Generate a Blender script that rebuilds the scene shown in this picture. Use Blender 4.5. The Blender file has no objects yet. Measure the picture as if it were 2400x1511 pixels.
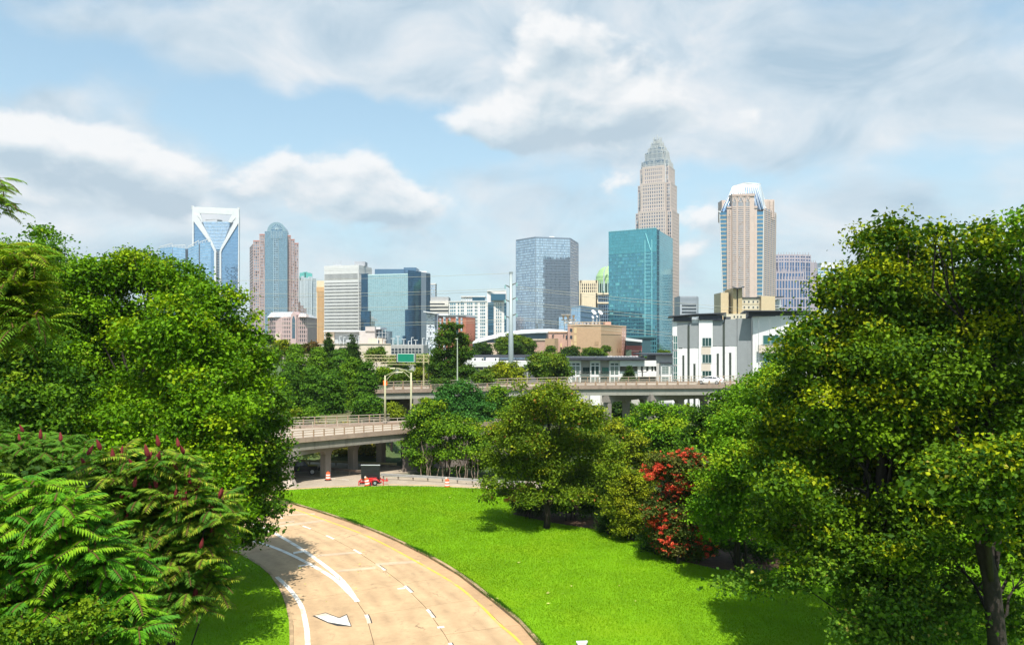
import bpy, math, random
import numpy as np
from mathutils import Vector, Matrix

sc = bpy.context.scene
C = sc.collection
R = math.radians
# ------------------------------------------------------------------ camera
F, CX, HY, H = 1726.0, 1200.0, 800.0, 17.0      # focal length in photo pixels, horizon row, eye height (m)
cam_d = bpy.data.cameras.new('camera')
cam = bpy.data.objects.new('camera', cam_d)
C.objects.link(cam)
cam.location = (0, 0, H)
cam.rotation_euler = (R(90), 0, 0)
cam_d.sensor_fit = 'HORIZONTAL'
cam_d.sensor_width = 36.0
cam_d.lens = 36.0 * F / 2400.0
cam_d.shift_y = (HY - 755.5) / 2400.0
cam_d.clip_start = 0.5
cam_d.clip_end = 20000
sc.camera = cam
# ------------------------------------------------------------------ sun and sky
SUN_EL, SUN_AZ = 62.0, -3.0          # elevation; degrees left of straight behind the camera
sun_dir = Vector((-math.sin(R(SUN_AZ)) * math.cos(R(SUN_EL)), -math.cos(R(SUN_AZ)) * math.cos(R(SUN_EL)), math.sin(R(SUN_EL))))
sl = bpy.data.lights.new('sun', 'SUN')
sl.energy = 4.9
sl.angle = R(0.5)
sl.color = (1.0, 0.955, 0.88)
so = bpy.data.objects.new('sun', sl)
C.objects.link(so)
so.rotation_euler = (-sun_dir).to_track_quat('-Z', 'Y').to_euler()
so.location = (0, -50, 120)

w = bpy.data.worlds.new('World')
sc.world = w
w.use_nodes = True
nt = w.node_tree
for n in list(nt.nodes):
    nt.nodes.remove(n)


class NB:
    """small helper to write node maths"""
    def __init__(s, nt): s.nt = nt
    def new(s, t): return s.nt.nodes.new(t)
    def put(s, sock, v):
        if isinstance(v, (int, float)):
            sock.default_value = v
        elif isinstance(v, (tuple, list)):
            sock.default_value = v
        else:
            s.nt.links.new(v, sock)
    def m(s, op, a, b=None, c=None, clamp=False):
        n = s.new('ShaderNodeMath'); n.operation = op; n.use_clamp = clamp
        s.put(n.inputs[0], a)
        if b is not None: s.put(n.inputs[1], b)
        if c is not None: s.put(n.inputs[2], c)
        return n.outputs[0]
    def v(s, op, a, b=None):
        n = s.new('ShaderNodeVectorMath'); n.operation = op
        s.put(n.inputs[0], a)
        if b is not None: s.put(n.inputs[1], b)
        return n.outputs['Value'] if op in ('DOT_PRODUCT', 'LENGTH') else n.outputs[0]
    def noise(s, vec, scale, detail=4, rough=0.5, dist=0.0):
        n = s.new('ShaderNodeTexNoise')
        s.put(n.inputs['Vector'], vec)
        n.inputs['Scale'].default_value = scale
        n.inputs['Detail'].default_value = detail
        n.inputs['Roughness'].default_value = rough
        n.inputs['Distortion'].default_value = dist
        return n
    def ramp(s, fac, stops, interp='LINEAR'):
        n = s.new('ShaderNodeValToRGB'); s.put(n.inputs[0], fac)
        cr = n.color_ramp; cr.interpolation = interp
        while len(cr.elements) < len(stops): cr.elements.new(0.5)
        for e, (p, c) in zip(cr.elements, stops):
            e.position = p; e.color = c if len(c) == 4 else (*c, 1)
        return n.outputs[0]
    def mix(s, fac, a, b, mode='MIX'):
        n = s.new('ShaderNodeMix'); n.data_type = 'RGBA'; n.blend_type = mode
        s.put(n.inputs[0], fac)
        s.put(n.inputs[6], a if not isinstance(a, tuple) or len(a) == 4 else (*a, 1))
        s.put(n.inputs[7], b if not isinstance(b, tuple) or len(b) == 4 else (*b, 1))
        return n.outputs[2]
    def smooth(s, x, a, b):
        n = s.new('ShaderNodeMapRange'); n.interpolation_type = 'SMOOTHSTEP'
        s.put(n.inputs['Value'], x)
        n.inputs['From Min'].default_value = a; n.inputs['From Max'].default_value = b
        return n.outputs['Result']


def sky_uv(px, py):
    dx, dy = (px - CX) / F, (HY - py) / F
    return (math.atan(dx) * 1.726, math.atan(dy / math.hypot(1, dx)) * 1.726, 0.0)


# clouds by bearing and elevation: (x, y, half width, half height, weight)
VEIL = [(230, 40, 420, 90, .55), (640, 110, 300, 100, .5), (1000, 40, 420, 110, .75), (1500, 60, 460, 160, .75), (2000, 180, 480, 150, .65),
        (2350, 330, 300, 130, .5), (1750, 290, 320, 120, .6), (2150, 60, 350, 110, .3), (120, 225, 190, 50, .75), (520, 215, 140, 60, .25),
        (1350, 250, 330, 190, .75), (900, 160, 260, 70, .5), (380, 330, 320, 60, .25), (1200, 600, 1300, 130, .42), (2150, 480, 340, 60, .20),
        (700, 440, 380, 80, .40), (1250, 470, 260, 60, .25), (150, 480, 360, 140, .65), (1950, 570, 260, 80, .35), (60, 110, 170, 70, -.65),
        (760, 270, 280, 80, -.55), (1050, 340, 230, 80, -.45), (420, 140, 200, 60, -.15), (1720, 420, 360, 42, -.42), (2250, 400, 200, 50, -.25), (2330, 60, 140, 80, -.35), (470, 330, 160, 60, -.3)]
CUMU = [(20, 305, 85, 48, 1.1), (75, 310, 50, 34, .8), (210, 355, 110, 50, 1.1), (300, 400, 110, 60, .95), (120, 390, 220, 70, .8), (360, 440, 80, 50, .8), (110, 450, 200, 55, .6), (400, 480, 50, 40, .6),
        (650, 380, 85, 40, .75), (590, 440, 65, 48, .75), (690, 440, 80, 52, .8), (840, 405, 85, 58, .95), (800, 450, 70, 50, .7), (960, 490, 130, 58, 1.05),
        (860, 500, 120, 48, .8), (1260, 230, 75, 115, .85), (1400, 140, 120, 110, .9), (1490, 235, 130, 95, .95), (1330, 290, 190, 60, .8), (1200, 290, 90, 70, .7),
        (1080, 285, 130, 45, .65), (1150, 245, 60, 55, .5), (1640, 510, 68, 52, 1.1), (1450, 425, 80, 42, .7), (1620, 600, 65, 55, .65), (1840, 515, 65, 28, .6),
        (1290, 70, 85, 45, .8), (1300, 100, 60, 50, .5), (1430, 270, 190, 50, .6), (1780, 250, 90, 65, .6), (1380, 610, 60, 40, .45), (1250, 150, 70, 80, .5), (520, 590, 130, 30, .4), (1950, 420, 120, 25, .4)]


def cloud_group(name, blobs, nscale, ndetail, namp, base, warp):
    g = bpy.data.node_groups.new(name, 'ShaderNodeTree')
    g.interface.new_socket('P', in_out='INPUT', socket_type='NodeSocketVector')
    g.interface.new_socket('D', in_out='OUTPUT', socket_type='NodeSocketFloat')
    b = NB(g)
    i, o = b.new('NodeGroupInput'), b.new('NodeGroupOutput')
    P = i.outputs[0]
    wn = b.noise(P, 3.2, 3, .55)
    off = b.v('SCALE', b.v('SUBTRACT', wn.outputs['Color'], (.5, .5, .5)))
    off.node.inputs['Scale'].default_value = warp
    Q = b.v('ADD', P, off)
    tot = None
    for (px, py, hw, hh, a) in blobs:
        mp = b.new('ShaderNodeMapping'); mp.vector_type = 'TEXTURE'
        b.put(mp.inputs[0], Q)
        mp.inputs['Location'].default_value = sky_uv(px, py)
        mp.inputs['Scale'].default_value = (hw * .0021, hh * .0021, 1)
        gr = b.new('ShaderNodeTexGradient'); gr.gradient_type = 'QUADRATIC_SPHERE'
        b.put(gr.inputs[0], mp.outputs[0])
        tot = b.m('MULTIPLY', gr.outputs['Fac'], a * 1.15) if tot is None else b.m('MULTIPLY_ADD', gr.outputs['Fac'], a * 1.15, tot)
    nn = b.noise(b.v('MULTIPLY', P, (1, 1.7, 1)), nscale, ndetail, .58, .2).outputs[0]
    d = b.m('ADD', tot, b.m('MULTIPLY', b.m('SUBTRACT', nn, .5), namp))
    d = b.m('ADD', d, base)
    b.put(o.inputs[0], d)
    return g


b = NB(nt)
tc = b.new('ShaderNodeTexCoord')
sep = b.new('ShaderNodeSeparateXYZ'); b.put(sep.inputs[0], tc.outputs['Generated'])
X, Y, Z = sep.outputs
az = b.m('ARCTAN2', X, Y)
el = b.m('ARCSINE', b.m('MINIMUM', b.m('MAXIMUM', Z, -1.0), 1.0))
cmb = b.new('ShaderNodeCombineXYZ')
b.put(cmb.inputs[0], b.m('MULTIPLY', az, 1.726)); b.put(cmb.inputs[1], b.m('MULTIPLY', el, 1.726))
P = cmb.outputs[0]
sky = b.new('ShaderNodeTexSky')
sky.sky_type = 'NISHITA'
sky.sun_disc = False
sky.sun_elevation = R(SUN_EL)
sky.sun_rotation = R(180 + SUN_AZ)
sky.altitude = 200; sky.air_density = 1.0; sky.dust_density = 1.2; sky.ozone_density = 2.0
gv = cloud_group('veil_density', VEIL, 3.0, 7, 1.9, 0.10, .22)
gc = cloud_group('cumulus_density', CUMU, 6.0, 8, 2.3, -.12, .10)
def use(g, vec):
    n = b.new('ShaderNodeGroup'); n.node_tree = g; b.put(n.inputs[0], vec); return n.outputs[0]
dv = use(gv, P)
dc = use(gc, P)
dc2 = use(gc, b.v('ADD', P, (-.012, .028, 0)))
mv = b.m('MULTIPLY', b.smooth(dv, .08, .85), .90)
mc = b.m('MULTIPLY', b.smooth(dc, .24, .80), .90)
# cumulus: sunlit flanks bright, thick undersides grey-blue
lit = b.m('ADD', b.m('MULTIPLY', b.m('SUBTRACT', dc, dc2), .95), b.m('ADD', .58, b.m('MULTIPLY', b.m('SUBTRACT', .8, dc), .30)), clamp=True)
cum = b.ramp(lit, [(0.0, (4.5, 5.6, 6.5)), (.38, (5.9, 6.8, 7.4)), (.66, (7.4, 7.8, 8.1)), (1.0, (8.9, 8.9, 8.9))])
veil = b.ramp(b.noise(b.v('MULTIPLY', P, (1, 1.8, 1)), 3.4, 7, .58, .5).outputs[0], [(.32, (4.0, 5.3, 6.4)), (.5, (6.0, 6.9, 7.6)), (.66, (7.9, 8.1, 8.3))])
blue = b.mix(1.0, sky.outputs[0], (2.10, 2.25, 1.88, 1), 'MULTIPLY')
hz = b.m('MULTIPLY', b.m('POWER', b.m('SUBTRACT', 1.0, b.m('MINIMUM', b.m('ABSOLUTE', Z), 1.0)), 3.2), .95)   # pale air low over the horizon
blue = b.mix(hz, blue, (4.9, 6.3, 7.4, 1))
col = b.mix(mv, blue, veil)
col = b.mix(mc, col, cum)
bg = b.new('ShaderNodeBackground'); b.put(bg.inputs[0], col); bg.inputs[1].default_value = 0.072
wo = b.new('ShaderNodeOutputWorld'); nt.links.new(bg.outputs[0], wo.inputs[0])
# ------------------------------------------------------------------ exposure and renderer
sc.view_settings.view_transform = 'Standard'
sc.view_settings.look = 'None'
sc.view_settings.exposure = 0.62
sc.view_settings.gamma = 1.0
sc.view_settings.use_curve_mapping = False
sc.render.engine = 'CYCLES'
sc.cycles.max_bounces = 6
sc.cycles.diffuse_bounces = 3
sc.cycles.glossy_bounces = 3
sc.cycles.transmission_bounces = 3
sc.cycles.transparent_max_bounces = 4
sc.cycles.use_adaptive_sampling = True
sc.cycles.adaptive_threshold = 0.015
sc.cycles.use_denoising = True
sc.cycles.sample_clamp_indirect = 6.0

# ================================================================== helpers
rnd = random.Random(7)
def gx(px, y): return (px - CX) * y / F              # bearing in the photograph + real distance -> metres
def gz(py, y): return H + (HY - py) * y / F
def ground(px, py, z=0.0):
    y = F * (H - z) / (py - HY)
    return (gx(px, y), y)
def at(px, py, y): return (gx(px, y), y, gz(py, y))


def tag(o, label=None, cat=None, group=None, kind=None):
    if label: o['label'] = label
    if cat: o['category'] = cat
    if group: o['group'] = group
    if kind: o['kind'] = kind
    return o


def empty(name, loc=(0, 0, 0), label=None, cat=None, group=None, rz=0.0):
    o = bpy.data.objects.new(name, None)
    C.objects.link(o)
    o.location = loc; o.rotation_euler = (0, 0, rz)
    o.empty_display_size = 0.5
    return tag(o, label, cat, group)


class MB:
    """collects polygons; build() links them as ONE mesh object"""
    def __init__(s): s.v = []; s.f = []; s.m = []
    def face(s, pts, mi=0):
        i = len(s.v); s.v += [tuple(p) for p in pts]; s.f.append(tuple(range(i, i + len(pts)))); s.m.append(mi)
    def solid(s, low, high, mi=0, cap=True):
        n = len(low); i = len(s.v)
        s.v += [tuple(p) for p in low] + [tuple(p) for p in high]
        for k in range(n):
            j = (k + 1) % n
            s.f.append((i + k, i + j, i + n + j, i + n + k)); s.m.append(mi)
        if cap:
            s.f.append(tuple(i + k for k in reversed(range(n)))); s.m.append(mi)
            s.f.append(tuple(i + n + k for k in range(n))); s.m.append(mi)
    def prism(s, poly, z0, z1, mi=0):
        if sum(poly[k][0] * poly[(k + 1) % len(poly)][1] - poly[(k + 1) % len(poly)][0] * poly[k][1] for k in range(len(poly))) < 0:
            poly = poly[::-1]
        if not isinstance(z1, (list, tuple)): z1 = [z1] * len(poly)
        s.solid([(p[0], p[1], z0) for p in poly], [(p[0], p[1], z) for p, z in zip(poly, z1)], mi)
    def box(s, x0, x1, y0, y1, z0, z1, mi=0): s.prism([(x0, y0), (x1, y0), (x1, y1), (x0, y1)], z0, z1, mi)
    def obox(s, o, d, n, t0, t1, o0, o1, z0, z1, mi=0):
        q = lambda t, a: (o[0] + d[0] * t + n[0] * a, o[1] + d[1] * t + n[1] * a)
        s.prism([q(t0, o1), q(t1, o1), q(t1, o0), q(t0, o0)], z0, z1, mi)
    def bar(s, a, b_, w, h=None, mi=0):
        a, b_ = Vector(a), Vector(b_); d = (b_ - a)
        if d.length < 1e-6: return
        d.normalize(); h = h or w
        up = Vector((0, 0, 1)) if abs(d.z) < .95 else Vector((0, 1, 0))
        sd = d.cross(up).normalized(); u = sd.cross(d)
        o = [sd * (-w / 2) + u * (-h / 2), sd * (w / 2) + u * (-h / 2), sd * (w / 2) + u * (h / 2), sd * (-w / 2) + u * (h / 2)]
        s.solid([a + k for k in o], [b_ + k for k in o], mi)
    def tube(s, pts, rad, seg=8, mi=0, cap=True):
        pts = [Vector(p) for p in pts]
        if not isinstance(rad, (list, tuple)): rad = [rad] * len(pts)
        base = len(s.v); ref = Vector((.31, .95, .05)).normalized()
        for k, p in enumerate(pts):
            t = (pts[min(k + 1, len(pts) - 1)] - pts[max(k - 1, 0)]).normalized()
            a = t.cross(ref)
            if a.length < .05: a = t.cross(Vector((1, 0, 0)))
            a.normalize(); b_ = t.cross(a)
            for q in range(seg):
                an = 2 * math.pi * q / seg
                s.v.append(tuple(p + (a * math.cos(an) + b_ * math.sin(an)) * rad[k]))
        for k in range(len(pts) - 1):
            for q in range(seg):
                r = (q + 1) % seg
                s.f.append((base + k * seg + q, base + k * seg + r, base + (k + 1) * seg + r, base + (k + 1) * seg + q)); s.m.append(mi)
        if cap:
            s.f.append(tuple(base + q for q in reversed(range(seg)))); s.m.append(mi)
            s.f.append(tuple(base + (len(pts) - 1) * seg + q for q in range(seg))); s.m.append(mi)
    def lathe(s, prof, c=(0, 0, 0), seg=16, mi=0, mis=None):
        base = len(s.v)
        for r, z in prof:
            for q in range(seg):
                an = 2 * math.pi * q / seg
                s.v.append((c[0] + r * math.cos(an), c[1] + r * math.sin(an), c[2] + z))
        for k in range(len(prof) - 1):
            for q in range(seg):
                r = (q + 1) % seg
                s.f.append((base + k * seg + q, base + k * seg + r, base + (k + 1) * seg + r, base + (k + 1) * seg + q)); s.m.append(mis[k] if mis else mi)
    def plate(s, px, y, depth, mi=0):
        """an upright slab: outline by pixel on the plane at distance y, extruded away from the camera"""
        a = [at(p[0], p[1], y) for p in px]
        if sum(a[k][0] * a[(k + 1) % len(a)][2] - a[(k + 1) % len(a)][0] * a[k][2] for k in range(len(a))) > 0: a = a[::-1]
        s.solid([(p[0], p[1] + depth, p[2]) for p in a][::-1], a[::-1], mi)
    def pbox(s, px0, px1, y0, y1, z0, z1, mi=0):
        """a box whose flanks run along two bearings, so a slab set square to the viewer's street grid"""
        s.prism([(gx(px0, y0), y0), (gx(px1, y0), y0), (gx(px1, y1), y1), (gx(px0, y1), y1)], z0, z1, mi)
    def islands(s):
        par = list(range(len(s.v)))
        def find(a):
            while par[a] != a: par[a] = par[par[a]]; a = par[a]
            return a
        for f in s.f:
            for k in f[1:]: par[find(k)] = find(f[0])
        out = {}
        for f, mi in zip(s.f, s.m):
            r_ = find(f[0])
            m_, mp = out.setdefault(r_, (MB(), {}))
            for k in f:
                if k not in mp: mp[k] = len(m_.v); m_.v.append(s.v[k])
            m_.f.append(tuple(mp[k] for k in f)); m_.m.append(mi)
        return [x[0] for x in out.values()]
    def mesh(s, name, mats):
        me = bpy.data.meshes.new(name)
        me.from_pydata(s.v, [], s.f)
        for m_ in (mats if isinstance(mats, (list, tuple)) else [mats]): me.materials.append(m_)
        if any(s.m): me.polygons.foreach_set('material_index', s.m)
        me.update()
        return me
    def build(s, name, mats, parent=None, smooth=False, kind=None, loc=None):
        me = s.mesh(name, mats)
        r_ = random.Random(len(s.f) * 31 + len(name))
        at_ = me.attributes.new('rnd', 'FLOAT', 'FACE')
        at_.data.foreach_set('value', [r_.random() for _ in s.f])
        if smooth: me.polygons.foreach_set('use_smooth', [True] * len(s.f))
        o = bpy.data.objects.new(name, me)
        C.objects.link(o)
        if parent is not None:
            o.parent = parent
            if loc is None: o.matrix_parent_inverse = Matrix.LocRotScale(parent.location, parent.rotation_euler, None).inverted()
        if loc is not None: o.location = loc
        if kind: o['kind'] = kind
        return o


def copy_tree(o, parent=None):
    c = o.copy(); C.objects.link(c)
    if parent is not None: c.parent = parent; c.matrix_parent_inverse = o.matrix_parent_inverse.copy()
    for ch in [x for x in ALLCH.get(o.name, [])]: copy_tree(ch, c)
    return c
ALLCH = {}
def remember(o):
    for x in bpy.data.objects:
        if x.parent is not None: ALLCH.setdefault(x.parent.name, [])
    def rec(p):
        ALLCH[p.name] = list(p.children)
        for ch in p.children: rec(ch)
    rec(o)


# ================================================================== materials
MATS = {}
def mat(name, col, rough=.7, metallic=0.0, var=.12, scale=1.0, bump=0.0, bscale=None, spec=.4, streak=0.0, col2=None):
    if name in MATS: return MATS[name]
    m = bpy.data.materials.new(name); m.use_nodes = True
    t = m.node_tree; b = NB(t)
    p = t.nodes['Principled BSDF']
    p.inputs['Roughness'].default_value = rough
    p.inputs['Metallic'].default_value = metallic
    p.inputs['Specular IOR Level'].default_value = spec
    tcn = b.new('ShaderNodeTexCoord')
    P = tcn.outputs['Object']
    n1 = b.noise(P, scale, 5, .6).outputs[0]
    lo = tuple(c * (1 - var) for c in col); hi = tuple(min(1, c * (1 + var)) for c in col)
    c = b.ramp(n1, [(.3, lo), (.7, hi)])
    if col2 is not None:
        c = b.mix(b.smooth(b.noise(P, scale * .37, 6, .62).outputs[0], .48, .64), c, col2)
    if streak > 0:      # rain streaks: long vertical stains
        sn = b.noise(b.v('MULTIPLY', P, (1.6, 1.6, .12)), 1.0, 4, .6).outputs[0]
        c = b.mix(b.m('MULTIPLY', b.smooth(sn, .48, .72), streak), c, tuple(x * .45 for x in col))
    t.links.new(c, p.inputs['Base Color'])
    if bump > 0:
        bn = b.new('ShaderNodeBump'); bn.inputs['Strength'].default_value = bump; bn.inputs['Distance'].default_value = .05
        b.put(bn.inputs['Height'], b.noise(P, bscale or scale * 8, 4, .6).outputs[0])
        t.links.new(bn.outputs[0], p.inputs['Normal'])
    MATS[name] = m
    return m


def glass(name, col, var=.25, rough=.08, metallic=.9, alt=None, altp=.0):
    """coated facade glass: each pane has its own tint"""
    if name in MATS: return MATS[name]
    m = bpy.data.materials.new(name); m.use_nodes = True
    t = m.node_tree; b = NB(t); p = t.nodes['Principled BSDF']
    p.inputs['Roughness'].default_value = rough; p.inputs['Metallic'].default_value = metallic
    a = b.new('ShaderNodeAttribute'); a.attribute_name = 'rnd'
    f = a.outputs['Fac']
    c = b.ramp(f, [(0, tuple(x * (1 - var) for x in col)), (1, tuple(min(1, x * (1 + var * .6)) for x in col))])
    if alt is not None:
        c = b.mix(b.m('GREATER_THAN', b.m('FRACT', b.m('MULTIPLY', f, 37.0)), 1 - altp), c, alt)
    t.links.new(c, p.inputs['Base Color'])
    MATS[name] = m
    return m


# ================================================================== facades
class Tower:
    def __init__(s, name, label, cat, x, y, group=None):
        s.root = empty(name, (x, y, 0), label, cat, group); s.mbs = {}
    def mb(s, name, mats, stuff=False, smooth=False):
        if name not in s.mbs: s.mbs[name] = [MB(), mats, stuff, smooth]
        return s.mbs[name][0]
    def done(s):
        for n, (m_, mats, stuff, sm) in s.mbs.items():
            if not m_.f: continue
            if stuff: m_.build(n, mats, s.root, smooth=sm, kind='stuff'); continue
            for piece in m_.islands(): piece.build(n, mats, s.root, smooth=sm)
        return s.root


def frame2(p0, p1):
    dx, dy = p1[0] - p0[0], p1[1] - p0[1]; L = math.hypot(dx, dy); d = (dx / L, dy / L)
    return d, (d[1], -d[0]), L


def facade(T, p0, p1, z0, z1, nx, ny, gm, wm, pier=(.6, .35), band=(.9, .3), gname='glazing', wname='facade_grid', tilt=.004, skip=None, piers=None, bands=None, bm=None):
    """glass panes set behind piers and floor bands, on the upright face p0->p1 (left to right as seen from outside)"""
    d, n, L = frame2(p0, p1)
    g = T.mb(gname, gm, True); wv = T.mb(wname, wm, True)
    bw = T.mb(wname + '_bands', bm, True) if bm else wv
    hz = (z1 - z0) / ny; wx = L / nx
    q = lambda t, o, z: (p0[0] + d[0] * t + n[0] * o, p0[1] + d[1] * t + n[1] * o, z)
    for i in range(nx):
        for j in range(ny):
            if skip and skip(i, j): continue
            a, c = rnd.uniform(-tilt, tilt) * wx, rnd.uniform(-tilt, tilt) * hz
            t0, t1, u0, u1 = i * wx, (i + 1) * wx, z0 + j * hz, z0 + (j + 1) * hz
            g.face([q(t0, .06 + a + c, u0), q(t1, .06 - a + c, u0), q(t1, .06 - a - c, u1), q(t0, .06 + a - c, u1)])
    if pier[0] > 0:
        for i in (piers if piers is not None else range(nx + 1)):
            t = min(max(i * wx, pier[0] / 2), L - pier[0] / 2)
            wv.obox(p0, d, n, t - pier[0] / 2, t + pier[0] / 2, -.1, pier[1], z0, z1)
    if band[0] > 0:
        for j in (bands if bands is not None else range(ny + 1)):
            zc = min(max(z0 + j * hz, z0 + band[0] / 2), z1 - band[0] / 2 + .02)
            bw.obox(p0, d, n, -.01, L + .01, -.1, band[1], zc - band[0] / 2, zc + band[0] / 2)


def block(T, pl, pc, pr, z0, z1, wm, name='wall', inset=.12):
    """solid core with corners left, near, right (and the fourth one behind)"""
    pb = (pl[0] + pr[0] - pc[0], pl[1] + pr[1] - pc[1])
    P = [pl, pc, pr, pb]
    c = (sum(p[0] for p in P) / 4, sum(p[1] for p in P) / 4)
    ins = []
    for p in P:
        v = Vector((c[0] - p[0], c[1] - p[1])); v.normalize()
        ins.append((p[0] + v.x * inset * 1.4, p[1] + v.y * inset * 1.4))
    T.mb(name, wm).prism(ins, z0, z1)
    return P


def roofslab(T, P, z, h, wm, name='parapet', out=.4):
    c = (sum(p[0] for p in P) / len(P), sum(p[1] for p in P) / len(P))
    Q = []
    for p in P:
        v = Vector((p[0] - c[0], p[1] - c[1])); v.normalize()
        Q.append((p[0] + v.x * out, p[1] + v.y * out))
    T.mb(name, wm).prism(Q, z, z + h)


def zoomer(ox, oy, s): return lambda x, y: (ox + x / s, oy + y / s)

# ================================================================== the city (far to near)
steel_white = mat('painted_steel_white', (.60, .61, .61), .45, var=.04, scale=.2)
conc_grey = mat('grey_concrete', (.33, .33, .33), .8, var=.1, scale=.3)
roof_grey = mat('roof_membrane', (.36, .36, .35), .9, var=.15, scale=.2)
alu = mat('aluminium', (.62, .66, .68), .35, .6, var=.08, scale=.3)

# ---- blue glass tower with the white V frame
Z = zoomer(370, 460, 4.1976)
Yt = 1200
T = Tower('glass_skyscraper', 'blue glass skyscraper with an open white frame and V shaped bracing on top', 'skyscraper', gx(505, Yt), Yt)
gl = glass('blue_tower_glass', (.27, .45, .66), .16, .07)
glV = glass('pale_tower_glass', (.50, .68, .84), .25, .07)
L, Rr = gx(454, Yt), gx(557, Yt)
zt = gz(Z(0, 252)[1], Yt)
T.mb('core', mat('tower_core', (.2, .25, .3))).pbox(454.6, 556.2, Yt + 3.2, Yt + 44, 0, zt - .5)
for pts, nm in (([(352, 245), (352, 1100), (560, 1100), (560, 545), (515, 460)], 'l'), ([(792, 262), (785, 1100), (618, 1100), (618, 545), (632, 520)], 'r')):
    xs = [p[0] for p in pts]
    g = T.mb('glazing', gl, True); fb = T.mb('floor_band', mat('blue_spandrel', (.20, .33, .48), .4, .3), True)
    # rows of panes clipped to the triangle
    y = 250.0
    while y < 1095:
        def span(yy):
            hit = []
            for k in range(len(pts)):
                a, c = pts[k], pts[(k + 1) % len(pts)]
                if (a[1] - yy) * (c[1] - yy) <= 0 and a[1] != c[1]: hit.append(a[0] + (c[0] - a[0]) * (yy - a[1]) / (c[1] - a[1]))
            return (min(hit), max(hit)) if len(hit) > 1 else None
        s0, s1 = span(y), span(y + 14)
        if s0 and s1:
            n = max(2, int((s0[1] - s0[0]) / 14))
            for i in range(n):
                u = lambda s_, k: s_[0] + (s_[1] - s_[0]) * k / n
                dy = rnd.uniform(-.06, .06)
                g.face([at(*Z(u(s1, i), y + 14), Yt + dy), at(*Z(u(s1, i + 1), y + 14), Yt - dy), at(*Z(u(s0, i + 1), y), Yt - dy), at(*Z(u(s0, i), y), Yt + dy)])
            a, c = at(*Z(s0[0], y), Yt - .1), at(*Z(s0[1], y), Yt - .1)
            fb.bar(a, c, .5, .9)
        y += 14
pts = [(440, 252), (720, 262), (615, 540), (565, 540)]
y = 252.0
g = T.mb('glazing_slope', glV, True); fb = T.mb('slope_band', mat('pale_spandrel', (.55, .66, .74), .4, .2), True)
while y < 535:
    f0, f1 = (y - 252) / 288, (y + 14 - 252) / 288
    x0, x1, x2, x3 = 440 + 125 * f0, 720 - 105 * f0, 440 + 125 * f1, 720 - 105 * f1
    n = 18
    for i in range(n):
        u = lambda a, c, k: a + (c - a) * k / n
        g.face([at(*Z(u(x2, x3, i), y + 14), Yt + 3 - .6), at(*Z(u(x2, x3, i + 1), y + 14), Yt + 3 - .6), at(*Z(u(x0, x1, i + 1), y), Yt + 3), at(*Z(u(x0, x1, i), y), Yt + 3)])
    fb.bar(at(*Z(x0, y), Yt + 2.4), at(*Z(x1, y), Yt + 2.4), .4, .9)
    y += 14
T.mb('slot_glazing', glass('slot_glass', (.16, .30, .44), .3)).face([at(*Z(568, 1100), Yt + 1.5), at(*Z(612, 1100), Yt + 1.5), at(*Z(612, 520), Yt + 1.5), at(*Z(568, 520), Yt + 1.5)])
for y in range(540, 1100, 16): T.mb('slot_floor', conc_grey, True).bar(at(*Z(570, y), Yt + 1), at(*Z(610, y), Yt + 1), .6, .7)
for p in ([(338, 176), (380, 180), (528, 448), (515, 465), (352, 247), (352, 1100), (334, 1100)], [(515, 465), (528, 448), (572, 545), (555, 548)], [(800, 202), (770, 208), (618, 505), (632, 522), (792, 264), (785, 1100), (797, 1100)],
          [(618, 505), (632, 522), (622, 548), (606, 545)], [(553, 548), (572, 545), (572, 1100), (553, 1100)], [(606, 545), (622, 548), (622, 1100), (606, 1100)]):
    T.mb('v_brace', steel_white).plate([Z(*q) for q in p], Yt - 2.2, 3.6)
for yy in (Yt - 1.2, Yt + 34):
    for p in ([(340, 106), (385, 104), (412, 166), (440, 250), (380, 180), (338, 175)], [(768, 120), (797, 125), (800, 201), (770, 207), (720, 260), (690, 252), (730, 180)], [(385, 104), (768, 120), (731, 181), (411, 166)]):
        T.mb('crown_frame', mat('frame_panel', (.60, .62, .61), .55, var=.06, scale=.15)).plate([Z(*q) for q in p], yy, 3.0)
for p in ((342, 110), (795, 128)):
    T.mb('crown_side_beam', steel_white).bar(at(*Z(*p), Yt + 1), at(*Z(*p), Yt + 36), 4, 6)
T.mb('roof_crane', mat('crane_grey', (.38, .38, .36))).bar(at(*Z(470, 236), Yt + 12), at(*Z(600, 226), Yt + 12), .8)
T.mbs['roof_crane'][0].box(gx(Z(560, 0)[0], Yt), gx(Z(598, 0)[0], Yt), Yt + 10, Yt + 16, zt - .5, zt + 5)
T.done()

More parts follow.
